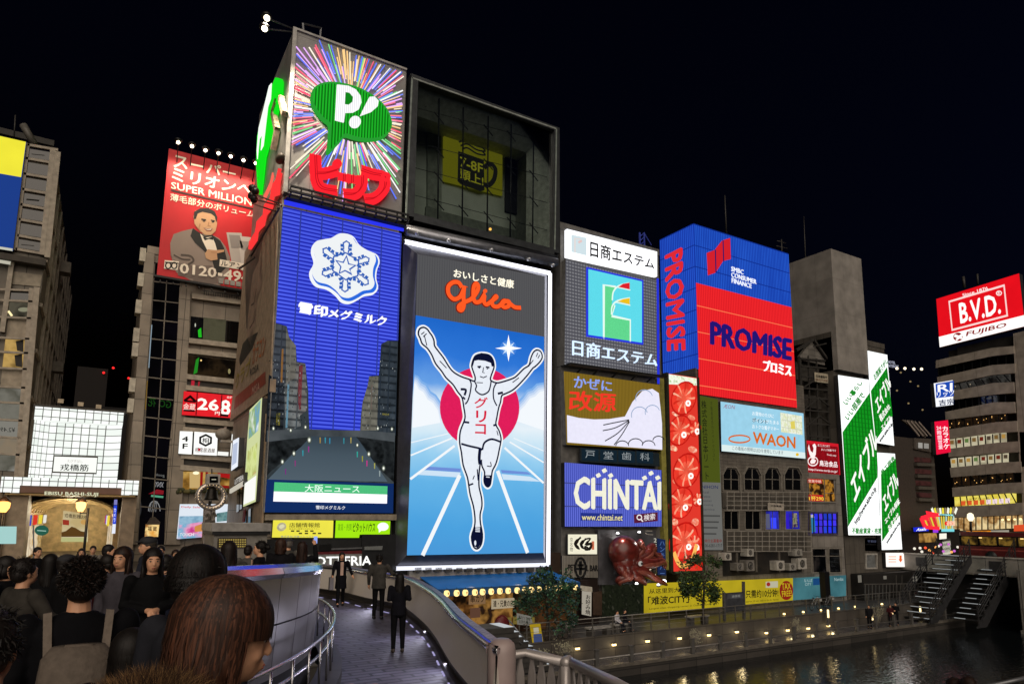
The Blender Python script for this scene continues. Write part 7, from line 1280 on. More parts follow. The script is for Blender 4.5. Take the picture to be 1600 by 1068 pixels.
# ---- trees and plants
def leaves(b, c, rx, ry, rz, n, mats, size, seed=0, droop=0):
    rnd = random.Random(seed); c = Vector(c)
    cl = [(Vector((rnd.uniform(-1,1), rnd.uniform(-1,1), rnd.uniform(-1,1))), rnd.uniform(.18,.42)) for _ in range(30)]
    cl = [(v*.75 if v.length > 1 else v, r_) for v, r_ in cl]
    for i in range(n):
        v, r_ = rnd.choice(cl); d = Vector((rnd.gauss(0,1), rnd.gauss(0,1), rnd.gauss(0,1))).normalized()*r_*rnd.random()**.4; p = v+d
        if p.length > 1.15: continue
        p = c+Vector((p.x*rx, p.y*ry, p.z*rz)); a_ = Vector((rnd.gauss(0,1), rnd.gauss(0,1), rnd.gauss(0,.6)-droop)).normalized(); q_ = a_.orthogonal().normalized(); q_ = Matrix.Rotation(rnd.uniform(0, 6.28), 3, a_) @ q_; s_ = size*rnd.uniform(.6, 1.3)
        b.add([p, p+a_*s_*.5+q_*s_*.28, p+a_*s_, p+a_*s_*.5-q_*s_*.28], [(0,1,2,3)], rnd.choice(mats))
def tree(px, py, ground, Y, h, rx, rz, lab, mats, n, seed, name='street_tree'):
    base = onY(px, py, Y); base.z = ground; t = thing(name, lab, 'tree', base); rnd = random.Random(seed)
    b = MB(); topp = base+Vector((.05, 0, h-rz*.6)); pts = [base+(topp-base)*i/5+Vector((rnd.uniform(-.05,.05), rnd.uniform(-.05,.05), 0)) for i in range(6)]; b.tube(pts, [.1,.09,.08,.07,.055,.03], MT('#3a3028', .8), 8)
    for i in range(9): a_ = rnd.uniform(0, 6.28); s_ = pts[2+i % 4]; b.tube([s_, s_+Vector((cos(a_)*rx*.4, sin(a_)*rx*.4, .35)), s_+Vector((cos(a_)*rx*.8, sin(a_)*rx*.8, .6+rnd.random()*.5))], [.04,.025,.01], MT('#3a3028', .8), 5)
    b.build('trunk', t); b = MB(); leaves(b, base+Vector((0,0,h-rz)), rx, rx, rz, n, mats, .2, seed); b.build('crown', t)
GM = [MT('#1f3a2a', .6), MT('#2c4f34', .6), MT('#385c3c', .55), MT('#16281e', .7), MT('#2a4a48', .6)]; GM2 = [MT('#27391c', .6), MT('#344c24', .6), MT('#1c2a14', .6), MT('#42582c', .55)]
tree(855, 998, 0, 32.3, 4.1, 1.75, 1.85, 'dense bluish dark tree before the blue awning restaurant', GM, 3600, 3)
tree(1100, 975, 0, 32.5, 4.6, 1.5, 1.6, 'slender bushy tree in front of the yellow advert', GM2, 3400, 8)
tree(938, 880, 2.2, 34.9, 1.6, .5, .7, 'wisp of climbing leaves beside the frame of the running man billboard', GM, 500, 12, 'wall_plant') if False else None
for i, (x, y, s_, lab) in enumerate(((878,1025,.55,'wiry plant on the quay nearest the white railing'), (845,1015,.4,'small low plant by the quay stairs'), (1085,1000,.5,'wispy plant hanging over the quay wall under the yellow advert'), (1243,978,.5,'thin plant in the railing left of the tube lights'), (1372,968,.6,'pale bare shrub by the quay tube lights'))):
    p = onY(x, y, 31.2); t = thing('quay_plant', lab, 'plant', (p.x, p.y, -1.2)); b = MB(); rnd = random.Random(i)
    for k_ in range(26):
        a_ = rnd.uniform(0, 6.28); r_ = rnd.uniform(.1, s_); q_ = Vector((p.x+cos(a_)*r_, p.y+sin(a_)*r_*.4, -1.2+rnd.uniform(.5, 1.3)*s_*1.8)); b.tube([(p.x, p.y, -1.2), ((p.x+q_.x)/2+rnd.uniform(-.1,.1), (p.y+q_.y)/2, -1.2+(q_.z+1.2)*.6), q_], .008, MT('#7a7468', .7), 4)
        for j in range(5): d_ = Vector((rnd.gauss(0,.08), rnd.gauss(0,.05), rnd.gauss(0,.08))); b.add([q_+d_, q_+d_+Vector((.06,0,.03)), q_+d_+Vector((.02,.02,.09))], [(0,1,2)], MT('#8d8a74', .6))
    b.build('stem', t)
# ================================================================ RIGHT: stairs, bridge, bus, far buildings
BS = MT('#313133', .5, .3)
t = thing('bridge_stairs', 'dark metal stairs with white nosings climbing from the quay to the road bridge', 'stairs', (60, 30, -1.2)); b = MB(); n2 = MB(); h2 = MB()
for i in range(14):
    x = 56.6+i*.5; z_ = -.85+i*.36; b.box(x, x+.55, 30.0, 32.4, z_-.06, z_, BS); n2.box(x+.02, x+.14, 30.6 if i % 2 else 30.1, 32.1 if i % 3 else 31.5, z_+.002, z_+.03, EM('#d8dcdc', .5))
    x2 = x+2.6; b.box(x2, x2+.5, 27.8, 29.8, z_-.06, z_, BS) if i < 12 else None
    if i < 11: n2.box(x2+.02, x2+.12, 28.2 if i % 2 else 28.7, 29.5, z_+.002, z_+.04, EM('#c8cccc', .5))
b.prism([Vector(v) for v in ((56.4,29.95,-1.2),(63.8,29.95,4.0),(63.8,29.95,3.3),(57.6,29.95,-1.2))], (0,-1,0), .1, BS, True); b.prism([Vector(v) for v in ((59.0,27.7,-1.4),(66.4,27.7,3.9),(66.4,27.7,3.0),(60.4,27.7,-1.4))], (0,-1,0), .12, BS, True); b.build('flight', t); n2.build('nosing', t)
for y_, xo in ((32.5, 0), (29.9, 0), (27.65, 2.6)):
    for k_ in range(4): h2.tube([(56.5+xo, y_, -.6+k_*.28), (63.6+xo, y_, 4.4+k_*.28)], .03, BS, 6)
    for k_ in range(8): x = 56.5+xo+k_; h2.box(x-.04, x+.04, y_-.04, y_+.04, -1.2+.705*k_, .35+.705*k_, BS)
h2.build('handrail', t)
t = thing('road_bridge', 'pale road bridge parapet crossing the canal at the far right', 'bridge', (66, 20, 2)); b = MB(); PBr = TILE('#8d8a82', '#4a4843', 2.4, 2, .03, .7, .1)
b.box(64.6, 78, -10, 36.5, 2.2, 3.3, MT('#5d5a55', .7)); b.box(64.4, 64.6, -10, 37, 2.45, 3.75, PBr); b.box(64.3, 64.7, -10, 37, 3.75, 3.85, MT('#a5a098', .6)); b.box(64.3, 64.7, -10, 37, 2.3, 2.45, MT('#77736c', .6)); b.build('parapet', t)
for y_ in range(19, 37, 3): b = MB(); b.box(64.32, 64.42, y_, y_+.9, 2.75, 3.5, MT('#2a2a2a', .5)); b.build('pattern_panel', t)
b = MB(); b.box(66, 76, -8, 6, -3, 2.2, MT('#3a3835', .7)); b.build('pier', t); b = MB(); b.box(66, 76, 30, 36, -3, 2.2, MT('#2a2826', .7)); b.build('pier', t)
t = thing('corrugated_hoarding', 'pale corrugated panel wall under the right hand stairs', 'wall', (66, 26, -2)); b = MB(); b.box(62.6, 66.0, 26.0, 26.2, -1.6, 3.0, TILE('#77756f', '#45433f', .16, 9, .03, .5, .06)); b.box(62.4, 66.2, 25.9, 26.25, -2.4, -1.6, MT('#6a6862', .6)); b.box(66.0, 67, 10, 26.2, -2.4, 3.0, TILE('#77756f', '#45433f', .16, 9, .03, .5, .06)); b.build('panel', t)
t = thing('quay_end_building', 'dark ground floor with fence and small lit notices left of the stairs', 'building', (58, 35, 0)); b = MB(); b.box(56.5, 64.2, 35.2, 36.3, 0, 2.2, MT('#1c1a18', .7)); b.build('wall', t); b = MB(); PQ2 = PY(35.2)
for x0, y0, x1, y1 in ((1340,898,1346,909),(1380,899,1385,904),(1426,900,1433,907)): b.quad(PQ2, x0, y0, x1, y1, .03, EM('#8a8478', .6), .02)
for x in (1400, 1409): b.wire(x, 898, x, 930, PQ2, .04, .1, MT('#4a4844', .5))
b.build('notice', t); b = MB(); 
for i in range(18): x = 1352+i*5.5; b.wire(x, 912, x, 938, PY(33.8), .02, .05, RAILM)
b.wire(1350, 912, 1448, 911, PY(33.8), .02, .07, RAILM); b.build('fence', t)
# bus on the bridge
t = thing('tour_bus', 'long dark red bus with lit windows crossing the far bridge', 'bus', (68.5, 24, 3.3)); RBu = MT('#5a1a18', .3, .2)
b = MB(); b.box(67.3, 69.7, 18.5, 32.6, 3.75, 4.6, RBu); b.box(67.3, 69.7, 18.5, 32.4, 5.5, 5.85, RBu); b.box(67.34, 69.66, 18.6, 32.5, 4.6, 5.5, GLASS('#0c0c0e')); b.box(67.28, 67.3, 18.6, 32.4, 4.25, 4.36, MT('#8a3a30', .4)); b.build('body', t)
b = MB(); rnd = random.Random(5)
for i in range(9): y_ = 19+i*1.5; b.box(67.29, 67.33, y_, y_+1.3, 4.72, 5.42, BLOB(('#0a0806','#3a2c14','#8a6a2a','#141010'), 1.4, .7))
for i in range(8): y_ = 19.4+i*1.6; b.box(67.26, 67.29, y_, y_+.25, 5.3, 5.38, EM('#ffd890', 1.6))
b.build('window', t)
for y_ in (21, 30):
    b = MB(); b.tube([(67.25, y_, 3.75), (67.6, y_, 3.75)], .45, K_, 16); b.build('wheel', t)
b = MB(); b.ball((67.2, 19.3, 4.45), .14, .14, .12, EM('#ff9a30', 3)); b.build('marker_lamp', t); b = MB(); b.box(67.8, 69.2, 32.6, 32.65, 5.5, 5.75, EM('#d8d8c8', .8)); b.build('route_board', t)
# far right tower building with bands of windows
XB = 129.3; PBv = PX(XB)
BV = thing('banded_office_building', 'large grey office building with long window bands under the red rooftop sign', 'building', (134, 55, 0))
WB2 = TILE('#a89e92', '#45403a', 6, 40, .02, .6, .08)
def xb(x, y): return onX(x, y, XB)
lft = [(1465,565,595),(1469,598,0)]
b = MB(); b.box(XB+1.6, XB+30, 30, 62.2, 0, 37.5, MT('#3a3632', .7)); b.build('core', BV)
bands = [(563,590,1464),(606,636,1467),(642,664,1474),(673,698,1477),(709,732,1482),(745,768,1485),(786,800,1490),(806,826,1492)]
zi = lambda pts: Zm(1400, 420, 3.56, pts); zj = lambda pts: Zm(1400, 680, 3.56, pts)
spand = [zi([(228,510),(540,440),(660,430),(662,472),(545,485),(228,552)]), zi([(235,602),(545,535),(668,528),(668,580),(545,590),(240,655)]), zi([(270,690),(545,635),(660,630),(665,690),(545,700),(275,735)]), zi([(280,795),(550,742),(665,740),(670,800),(545,808),(282,840)]), zi([(285,895),(560,852),(680,845),(682,905),(560,912),(290,945)]), zi([(298,1000),(575,965),(690,958),(694,1018),(580,1022),(300,1045)]),
         zj([(305,180),(590,150),(700,145),(705,205),(590,210),(312,232)]), zj([(318,290),(590,265),(712,260),(712,320),(590,322),(322,340)]), zj([(320,395),(590,382),(712,372),(712,440),(590,445),(322,455)])]
for s_ in spand: b = MB(); b.poly(PBv, s_, .4, WB2, 1.6); b.build('spandrel', BV)
b = MB(); b.poly(PBv, zi([(655,360),(740,340),(740,1100),(690,1100),(660,480)]), .2, WB2, 1.4); b.poly(PBv, zj([(690,-20),(760,-20),(760,560),(712,560),(700,200)]), .2, WB2, 1.4); b.build('stair_shaft', BV)
wins = [(zi([(235,555),(545,488),(660,474),(660,525),(545,532),(238,600)]), 'd'), (zi([(270,655),(545,592),(600,588),(636,585),(640,632),(545,634),(275,688)]), 'g'), (zi([(275,737),(545,702),(610,697),(610,740),(545,742),(280,793)]), 'd'), (zi([(285,845),(560,808),(618,802),(618,850),(560,854),(290,893)]), 'r'), (zi([(292,948),(560,912),(620,908),(622,962),(570,966),(296,998)]), 'p'),
        (zj([(300,128),(590,100),(632,97),(632,146),(590,150),(305,178)]), 'p'), (zj([(315,232),(590,210),(655,206),(660,258),(590,265),(320,288)]), 'r'), (zj([(322,342),(590,324),(640,320),(668,322),(670,376),(590,382),(325,393)]), 'y'), (zj([(312,458),(590,448),(712,442),(712,512),(590,518),(312,530)]), 'w')]
for pts, kd in wins:
    b = MB(); m = {'d': GLASS('#060607'), 'g': BLOB(('#141210','#2c2a28','#4a4844','#0c0c0c'), .9, .6), 'r': BLOB(('#060504','#14100a','#2a1c10','#0a0806'), 1.2, .8), 'p': BLOB(('#b8ae90','#d8cfae','#8a8068'), .5, .8), 'y': BLOB(('#e0c83a','#f0e06a','#c8a020'), .5, .95), 'w': BLOB(('#c89a5a','#f0d8a0','#8a6030','#e8c080'), .45, .95)}[kd]
    b.poly(PBv, pts, .0, m, .1); (xa_, ya_), (xb_, yb_) = pts[0], pts[-1]; n_ = {'d': 9, 'g': 8, 'r': 7, 'p': 8, 'y': 9, 'w': 12}[kd]; xe, ye = pts[2]; xf, yf = pts[-3] if len(pts) > 6 else pts[3]
    wo = b.build('window', BV)
    b = MB(); rnd = random.Random(int(xa_*10))
    tx0, ty0 = pts[0]; tx1, ty1 = pts[2]; bx0, by0 = pts[-1]; bx1, by1 = pts[-3]
    for i in range(n_+1):
        u = i/n_; b.wire(tx0+(tx1-tx0)*u, ty0+(ty1-ty0)*u, bx0+(bx1-bx0)*u, by0+(by1-by0)*u, PBv, .1, .16, K_)
    b.build('mullion', wo)
    b = MB()
    for i in range(n_):
        u = (i+.5)/n_; x = tx0+(tx1-tx0)*u; yt = ty0+(ty1-ty0)*u; yb3 = by0+(by1-by0)*u; w_ = abs(tx1-tx0)/n_*.36
        if kd == 'r':
            for k_ in range(2): b.ell(PBv, x+rnd.uniform(-4,4), yt+(yb3-yt)*rnd.uniform(.15,.8), .7, .6, .1, EM('#ffc070', rnd.uniform(1,2)), 0, 0, 6)
        if kd == 'g' and rnd.random() < .6: b.ell(PBv, x, yt+(yb3-yt)*rnd.uniform(.3,.7), .8, .7, .1, EM('#d8c0a0', .9), 0, 0, 6)
        if kd == 'p': b.poly(PBv, [(x-w_*.7,yt+2.5),(x+w_*.7,yt+2),(x+w_*.7,(yt+yb3)/2+1),(x-w_*.7,(yt+yb3)/2+1)], .1, EM(rnd.choice(('#8a6a3a','#5a4a3a','#6a8a4a','#c89a4a','#7a2a1a')), .7), 0)
        if kd == 'y' and i > 0: b.poly(PBv, [(x-w_,(yt+yb3)/2),(x+w_,(yt+yb3)/2-.3),(x+w_,yb3-.6),(x-w_,yb3-.4)], .1, EM('#d85a2a' if i < 5 else '#f0d8e0', 1.), 0)
        if kd == 'w' and i > 7: b.ell(PBv, x, yt+6, 2.2, 1.7, .12, EM('#ffe0a0', 1.8), 0, 0, 10)
    if kd == 'p': b.text('700' if ya_ < 690 else '2800', [(bx0+(bx1-bx0)*(.45 if ya_ < 690 else .68), by0-4.5), (bx0+(bx1-bx0)*(.55 if ya_ < 690 else .88), by0-6), (bx0+(bx1-bx0)*(.55 if ya_ < 690 else .88), by0-2.5), (bx0+(bx1-bx0)*(.45 if ya_ < 690 else .68), by0-1)], PBv, .14, EM('#4a3a2a', 1.), .004, .02)
    if kd == 'y': b.text('ビアホール', [(1516,777.5),(1548,775.5),(1548,780),(1516,782)], PBv, .14, EM('#5a4a10', 1.), .004, .02)
    if b.v: b.build('window_poster', wo)
b = MB(); b.poly(PBv, zj([(312,535),(400,532),(400,553),(312,555)]), .6, EM('#e8d8b8', .9), .2); b.poly(PBv, zj([(400,530),(538,528),(538,550),(400,552)]), .6, EM('#e88a20', 1.05), .2); b.poly(PBv, zj([(538,527),(635,525),(635,546),(538,550)]), .6, EM('#b0a898', .8), .2); b.poly(PBv, zj([(665,498),(745,492),(745,530),(665,532)]), .6, EM('#d8502a', 1.), .2); b.text('吉野家', zj([(428,533),(515,530),(515,547),(428,550)]), PBv, .65, EM('#6a3008', 1.), .004, .03); b.build('shop_fascia', BV)
b = MB(); b.poly(PBv, zi([(325,435),(540,385),(655,365),(655,430),(540,440),(330,475)]), -.8, BLOB(('#0e0d0c','#2a2826','#181716'), .3, 1., emit=False), 4); b.build('roof_plant', BV)
T = sign('rooftop_red_sign', 'big red and white rooftop sign with boxed white initials, upper right', PBv, zi([(232,170),(692,28),(725,321),(252,437)]), LED('#e4101c', 1.02, .05, .4, True), 1.2, 'rooftop sign', off=.5)
b = MB(); b.poly(PBv, zi([(247,380),(722,259),(728,320),(252,437)]), .55, EM('#fdf8f4', 1.15, True), .04); b.build('white_band', T)
b = MB(); b.text('B.V.D.', zi([(360,198),(580,140),(592,248),(370,304)]), PBv, .6, EM('#fffaf6', 1.15), .03, .06); b.text('Since 1876.', zi([(378,142),(525,99),(528,116),(382,158)]), PBv, .6, EM('#fff0ee', 1.1), .03, .03); b.stroke(PBv, zi([(305,185),(610,95),(628,262),(322,342)]), .28, .6, EM('#ffd8d4', 1.), .03, True); b.stroke(PBv, zi([(582+14*cos(a_), 138+12*sin(a_)) for a_ in [2*pi*i/12 for i in range(12)]]), .14, .6, EM('#fff0ee', 1.), .03, True); b.text('R', zi([(576,131),(589,129),(589,144),(577,146)]), PBv, .6, EM('#fff0ee', 1.), .004, .04); b.build('white_lettering', T)
b = MB(); b.text('FUJIBO', zi([(405,352),(625,300),(620,332),(398,384)]), PBv, .6, EM('#8a1418', 1.), .03, .05); b.ell(PBv, *zi([(355,380)])[0], 7.6, 6.6, .6, EM('#8a1418', 1.), .01); b.stroke(PBv, zi([(335,372),(360,382),(380,368)]), .5, .64, EM('#fdf8f4', 1.1)); b.stroke(PBv, zi([(345,398),(362,384),(380,388)]), .35, .64, EM('#fdf8f4', 1.1)); b.build('red_lettering', T)
t = thing('roof_pole', 'thin poles behind the red rooftop sign', 'mast', xb(1506, 440)); b = MB(); b.tube([onX(1507,450,134), onX(1505,432,134)], .25, ST, 6); b.tube([onX(1528,445,134), onX(1527,428,134)], .18, ST, 6); b.build('pole', t)
# blue RI sign, red karaoke sign on a slim dark building left of it
PC = PY(64.5); PCx = PX(126)
DB = building('slim_dark_building', 'dark slim building with metal awnings left of the banded office building', 94, 118.5, 60, 84, 0, 20, MT('#3a332e', .7), False)
b = MB(); PD = PY(60)
b.poly(PD, zi([(30,838),(90,842),(165,925),(160,940)]), .1, MT('#5a544c', .5), .3)
for i in range(4): b.stroke(PD, zi([(40+i*22,845+i*2),(110+i*22,930)]), .25, .6, MT('#8a8078', .5), .2)
b.poly(PD, zi([(90,940),(185,945),(185,1020),(92,1000)]), .3, MT('#4a443e', .6), .4); b.poly(PD, zi([(108,966),(130,968),(130,998),(108,996)]), .5, EM('#b8b4ac', .7), .05); b.poly(PD, zi([(140,970),(165,972),(165,1000),(140,998)]), .5, EM('#a8a49c', .7), .05)
for i in range(4): b.poly(PD, zj([(100+4*i,120+65*i),(190,126+65*i),(192,150+65*i),(102+4*i,146+65*i)]), .2, BLOB(('#2a1c18','#5a3430','#3a2a26'), .6, .5), .2); b.poly(PD, zj([(96+4*i,152+65*i),(195,156+65*i),(195,172+65*i),(98+4*i,170+65*i)]), .6, MT('#4a4640', .6), .6)
b.build('balcony', DB)
T = sign('karaoke_sign', 'upright glowing red sign with white katakana', PD, [(1450.5,659.5),(1471.5,657),(1476,706.5),(1453.5,710.5)], LED('#e8103a', 1.05, .05, .5, True), .6, off=1); b = MB(); b.text('カ\nラ\nオ\nケ', [(1461.5,667),(1470,666.5),(1473,701),(1464,702)], PD, 1.1, EM('#fff2f4', 1.15), .03, .05); b.text('24\n時\n間\n営\n業', [(1452.5,667),(1459.5,666.5),(1462.5,702),(1456,702.5)], PD, 1.1, EM('#ffd8e0', 1.1), .03, .04); b.build('lettering', T)
T = sign('blue_hotel_sign', 'blue and white lightbox with serif capital letters half hidden by the office building', PD, [(1449.5,600),(1479,595),(1480,633),(1453,636.5)], EM('#f4f6fa', 1.1, True), .6, off=1); b = MB(); b.poly(PD, [(1452,601),(1480,596),(1480,620),(1453,623)], 1.05, EM('#1e4cb4', 1.), .04); b.text('RI', [(1454.5,603),(1477,599.3),(1477,612),(1455,613.5)], PD, 1.12, EM('#f8faff', 1.15), .03, .04); b.text('リッツ', [(1453,614),(1480,610.5),(1480,619),(1453.5,622)], PD, 1.12, EM('#f0f4ff', 1.1), .03, .02); b.text('吉宗', [(1456,626),(1480,623.5),(1480,632.5),(1456.5,635)], PD, 1.12, EM('#1c2c50', 1.), .03, .05); b.build('lettering', T)
FH = building('distant_hotel', 'distant dark hotel tower with a few lights behind the green billboards', 140, 190, 118, 150, 0, 62, MT('#101014', .9), False); PFh = PY(118)
b = MB(); b.text('HOTEL', [(1386,563),(1398,565),(1398,569),(1386,567)], PFh, .2, EM('#b8bcd0', .9), .03, .03); b.text('INTEREST', [(1386,569),(1403,571),(1403,575),(1386,573)], PFh, .2, EM('#b8bcd0', .9), .03, .03); b.build('lettering', FH)
b = MB()
for x, y in ((1400,575.5),(1412.5,575.5),(1426.5,576.5),(1438.5,576.5)): b.ball(PFh.p(x, y, .3), .45, .45, .45, EM('#fff0d0', 2), 8, 6)
for x, y in ((1406,582),(1421,596),(1433,603),(1400,610),(1418,630),(1440,640)): b.ball(PFh.p(x, y, .3), .3, .3, .3, EM('#a08a60', .7), 6, 4)
b.build('window_light', FH)
# neon fan and street clutter at the bridge head
t = thing('neon_fan_sign', 'red and yellow neon fan shaped entrance sign above the far bridge end', 'neon sign', (118, 61, 4)); PN = PY(56)
b = MB(); 
for i in range(9): x = 1440+i*3.2; b.stroke(PN, [(x-3,803+ (9-i)*.6),(x+3,823)], .28, .1, EM(('#ff2a3a','#ff5a4a','#ffd84a')[i % 3], .85), .1)
b.stroke(PN, [(1437,809),(1448,808),(1446,803),(1466,804)], .5, .2, EM('#ff2a3a', 1.2), .1); b.stroke(PN, [(1437,809),(1446,823),(1466,825)], .5, .2, EM('#ff2a3a', 1.2), .1)
for i in range(10): x = 1460+i*3.3; dx = (i-4.5)*.6; b.stroke(PN, [(x+dx*1.8,793),(x+dx*.6,802)], .4, .1, EM(('#f4f4e0','#e8d83a','#8a7a60')[i % 3], 1.1), .1)
for i in range(8): x = 1466+i*3; b.stroke(PN, [(x+(i-4)*.9,806),(x,826)], .28, .1, EM(('#e8e46a','#c8e8d8','#ffd84a')[i % 3], .8), .1)
b.ell(PN, 1480, 817, 6.5, 4, .3, EM('#ff3a2a', .85), .1); b.text('DOTONBORI', [(1463,802),(1485,803),(1485,805.5),(1463,804.5)], PN, .4, EM('#9ae8e8', 1.1), .05, .03); b.text('道頓堀', [(1474,813),(1487,813),(1487,821),(1474,821)], PN, .5, EM('#ffd0b0', 1.), .04, .04); b.poly(PN, [(1472,825.5),(1490,825.5),(1490,830),(1472,830)], .1, EM('#7ad8e0', 1.05), .2); b.build('neon', t)
T = sign('beer_sign', 'small blue lightbox with white italic lettering at the bridge head', PY(56.5), [(1427,823.5),(1451,822),(1451,829),(1428,830)], EM('#1a2ac8', 1.1, True), .3); b = MB(); b.text('Asahi', [(1433,824.5),(1447.5,823.5),(1446,828),(1431,829)], PY(56.5), .05, EM('#f4f6ff', 1.15), .02, .06); b.build('lettering', T)
T = sign('violet_sign', 'tiny violet lightbox right of the small blue one', PY(56.5), [(1458,826),(1466,826),(1466,831.5),(1458,831.5)], EM('#9a3ae0', 1.05), .3)
T = sign('white_corner_sign', 'small bright white sign under the neon fan', PY(56.5), [(1468,833),(1479,832.5),(1479,841),(1468,842)], EM('#f4f0e0', 1.1), .3)
t = thing('bridge_head_shops', 'low cluster of warm lit shopfronts beyond the bridge under the neon fan', 'shop', (116, 62, 3)); b = MB(); PN2 = PY(57); b.poly(PN2, [(1408,832),(1500,826),(1500,872),(1408,872)], 0, MT('#16120e', .7), 6); b.build('wall', t)
b = MB(); b.poly(PN2, [(1435,833),(1462,832),(1464,846),(1436,847)], .1, BLOB(('#2c1c0c','#c89a50','#6a4820','#1a120a'), .35, .9), .05)
for i in range(6): b.stroke(PN2, [(1470,846+i*3.4),(1482,844+i*3.4)], .7, .3, EM('#d8d4c0' if i % 2 else '#3a3830', .9), .1)
for i in range(14): b.ball(PN2.p(1420+i*5+random.uniform(-2,2), 855+random.uniform(-6,8), 1), .2, .2, .2, EM(random.choice(('#ffb060','#ff5a3a','#e8e0d0','#c060c0')), 1.2), 6, 4)
b.build('shop_window', t)
t = thing('street_lamp', 'old style double street lamp on the bridge before the warm upper windows', 'street lamp', onX(1518, 835, 100)); b = MB(); b.tube([onX(1518,840,100), onX(1517,812,100)], .12, K_, 8); b.build('post', t); b = MB(); b.lathe(onX(1517,813.5,100), [(.2,0),(.42,.4),(.35,.9),(.1,1.1)], EM('#fff0c8', 1.6), 10); b.build('lamp', t)
# ================================================================ PEOPLE
def loft(b, secs, m, n=16):
    vs = []; fs = []; k = len(secs)
    for cx, cy, z_, rx, ry in secs:
        for j in range(n): t = 2*pi*j/n; vs.append((cx+rx*cos(t), cy+ry*sin(t), z_))
    for i in range(k-1):
        for j in range(n): j2 = (j+1) % n; fs.append((i*n+j, i*n+j2, (i+1)*n+j2, (i+1)*n+j))
    fs.append(list(range(n))[::-1]); fs.append([(k-1)*n+j for j in range(n)]); b.add(vs, fs, m, True)
def limb(b, pts, rs, m):
    b.tube(pts, rs, m, 10)
    for p, r_ in zip(pts, rs): b.ball(p, r_, r_, r_, m, 10, 6)
def hand(b, w_, d, m, curl=.5):
    """palm, four unequal bent fingers and a thumb; w_ wrist, d direction"""
    d = Vector(d).normalized(); w_ = Vector(w_); s_ = d.orthogonal().normalized() if abs(d.z) < .9 else Vector((0,1,0)); n_ = d.cross(s_)
    limb(b, [w_, w_+d*.05, w_+d*.085], [.026,.034,.032], m)
    for i, L in enumerate((.065,.075,.07,.055)):
        o_ = w_+d*.085+s_*(-.027+.018*i); k_ = o_+d*L*.5+n_*.006; limb(b, [o_, k_, k_+(d*(1-curl)+n_*curl).normalized()*L*.5], [.0095,.009,.008], m)
    limb(b, [w_+d*.03-s_*.03, w_+d*.06-s_*.055, w_+d*.085-s_*.055+n_*.012], [.013,.011,.009], m)
def voxel(o, v, it=4):
    r_ = o.modifiers.new('voxel', 'REMESH'); r_.mode = 'VOXEL'; r_.voxel_size = v; r_.use_smooth_shade = True
    s_ = o.modifiers.new('smooth', 'SMOOTH'); s_.iterations = it; s_.factor = .5
SKIN = MT('#cb9878', .5, 0, .06, 20, 0, .3)
LIP = MT('#99584c', .4, 0, .05); PUPIL = MT('#0c0806', .2, 0, 0); EYW = MT('#c8beb4', .4, 0, 0)
def HAIRM(c):
    k = ('hair', c)
    if k not in _M:
        m, t, o = newmat('hair'); b = t.nodes.new('ShaderNodeBsdfPrincipled'); t.links.new(b.outputs[0], o.inputs[0]); L = lin(c)
        g = t.nodes.new('ShaderNodeNewGeometry'); vm = t.nodes.new('ShaderNodeVectorMath'); vm.operation = 'MULTIPLY'; vm.inputs[1].default_value = (160,160,12); t.links.new(g.outputs['Position'], vm.inputs[0])
        n = t.nodes.new('ShaderNodeTexNoise'); n.inputs['Scale'].default_value = 1; t.links.new(vm.outputs[0], n.inputs['Vector']); r = t.nodes.new('ShaderNodeValToRGB'); r.color_ramp.elements[0].position = .35; r.color_ramp.elements[1].position = .65
        r.color_ramp.elements[0].color = (*[x*.7 for x in L], 1); r.color_ramp.elements[1].color = (*[x*1.3 for x in L], 1); t.links.new(n.outputs[0], r.inputs[0]); t.links.new(r.outputs[0], b.inputs['Base Color']); b.inputs['Roughness'].default_value = .58; b.inputs['Specular IOR Level'].default_value = .28
        _M[k] = m
    return _M[k]
def strands(b, c, rx, ry, rz, n, m, R, seed=0, drop=.2, face=.95, bang=.2, wave=.004, wd=.005, low=-.25, out=1.03):
    """thin locks lying over the head ellipsoid, then falling DROP metres; kept clear of the face"""
    rnd = random.Random(seed); c = Vector(c); ms = m if isinstance(m, list) else [m]
    for i in range(n):
        az = rnd.uniform(-pi, pi); s0 = rnd.uniform(.0, 1.0)**1.6*1.2
        front = abs(az) < face*1.0; end = 1.25-bang if False else None
        pts = []; o_ = out+rnd.uniform(-.02, .05); a2 = az+rnd.uniform(-.12,.12)
        lim = 1.0 if front else pi/2+.15
        lim = (pi/2-bang) if front else lim
        if s0 > lim: continue
        k_ = 6
        for j in range(k_):
            th = s0+(lim-s0)*j/(k_-1); a_ = az+(a2-az)*j/(k_-1); sn = sin(min(th, pi/2)); pts.append(Vector((rx*o_*sn*sin(a_), ry*o_*sn*cos(a_), rz*o_*cos(th))))
        if not front:
            L = drop*rnd.uniform(.8, 1.05); p = pts[-1]
            for j in range(1, 5): u = j/4; pts.append(p+Vector((p.x*(-.08)*u+rnd.gauss(0, wave), p.y*(-.06)*u+rnd.gauss(0, wave), -L*u)))
        if len(pts) < 3: continue
        q_ = Vector((cos(az), -sin(az), 0)); w_ = wd*rnd.uniform(.5, 1.2); mm = rnd.choice(ms); vs = []
        for j, p in enumerate(pts): t_ = w_*(1-.6*j/len(pts)); vs += [R(c+p-q_*t_), R(c+p+q_*t_)]
        b.add(vs, [(2*j, 2*j+1, 2*j+3, 2*j+2) for j in range(len(pts)-1)], mm, True)
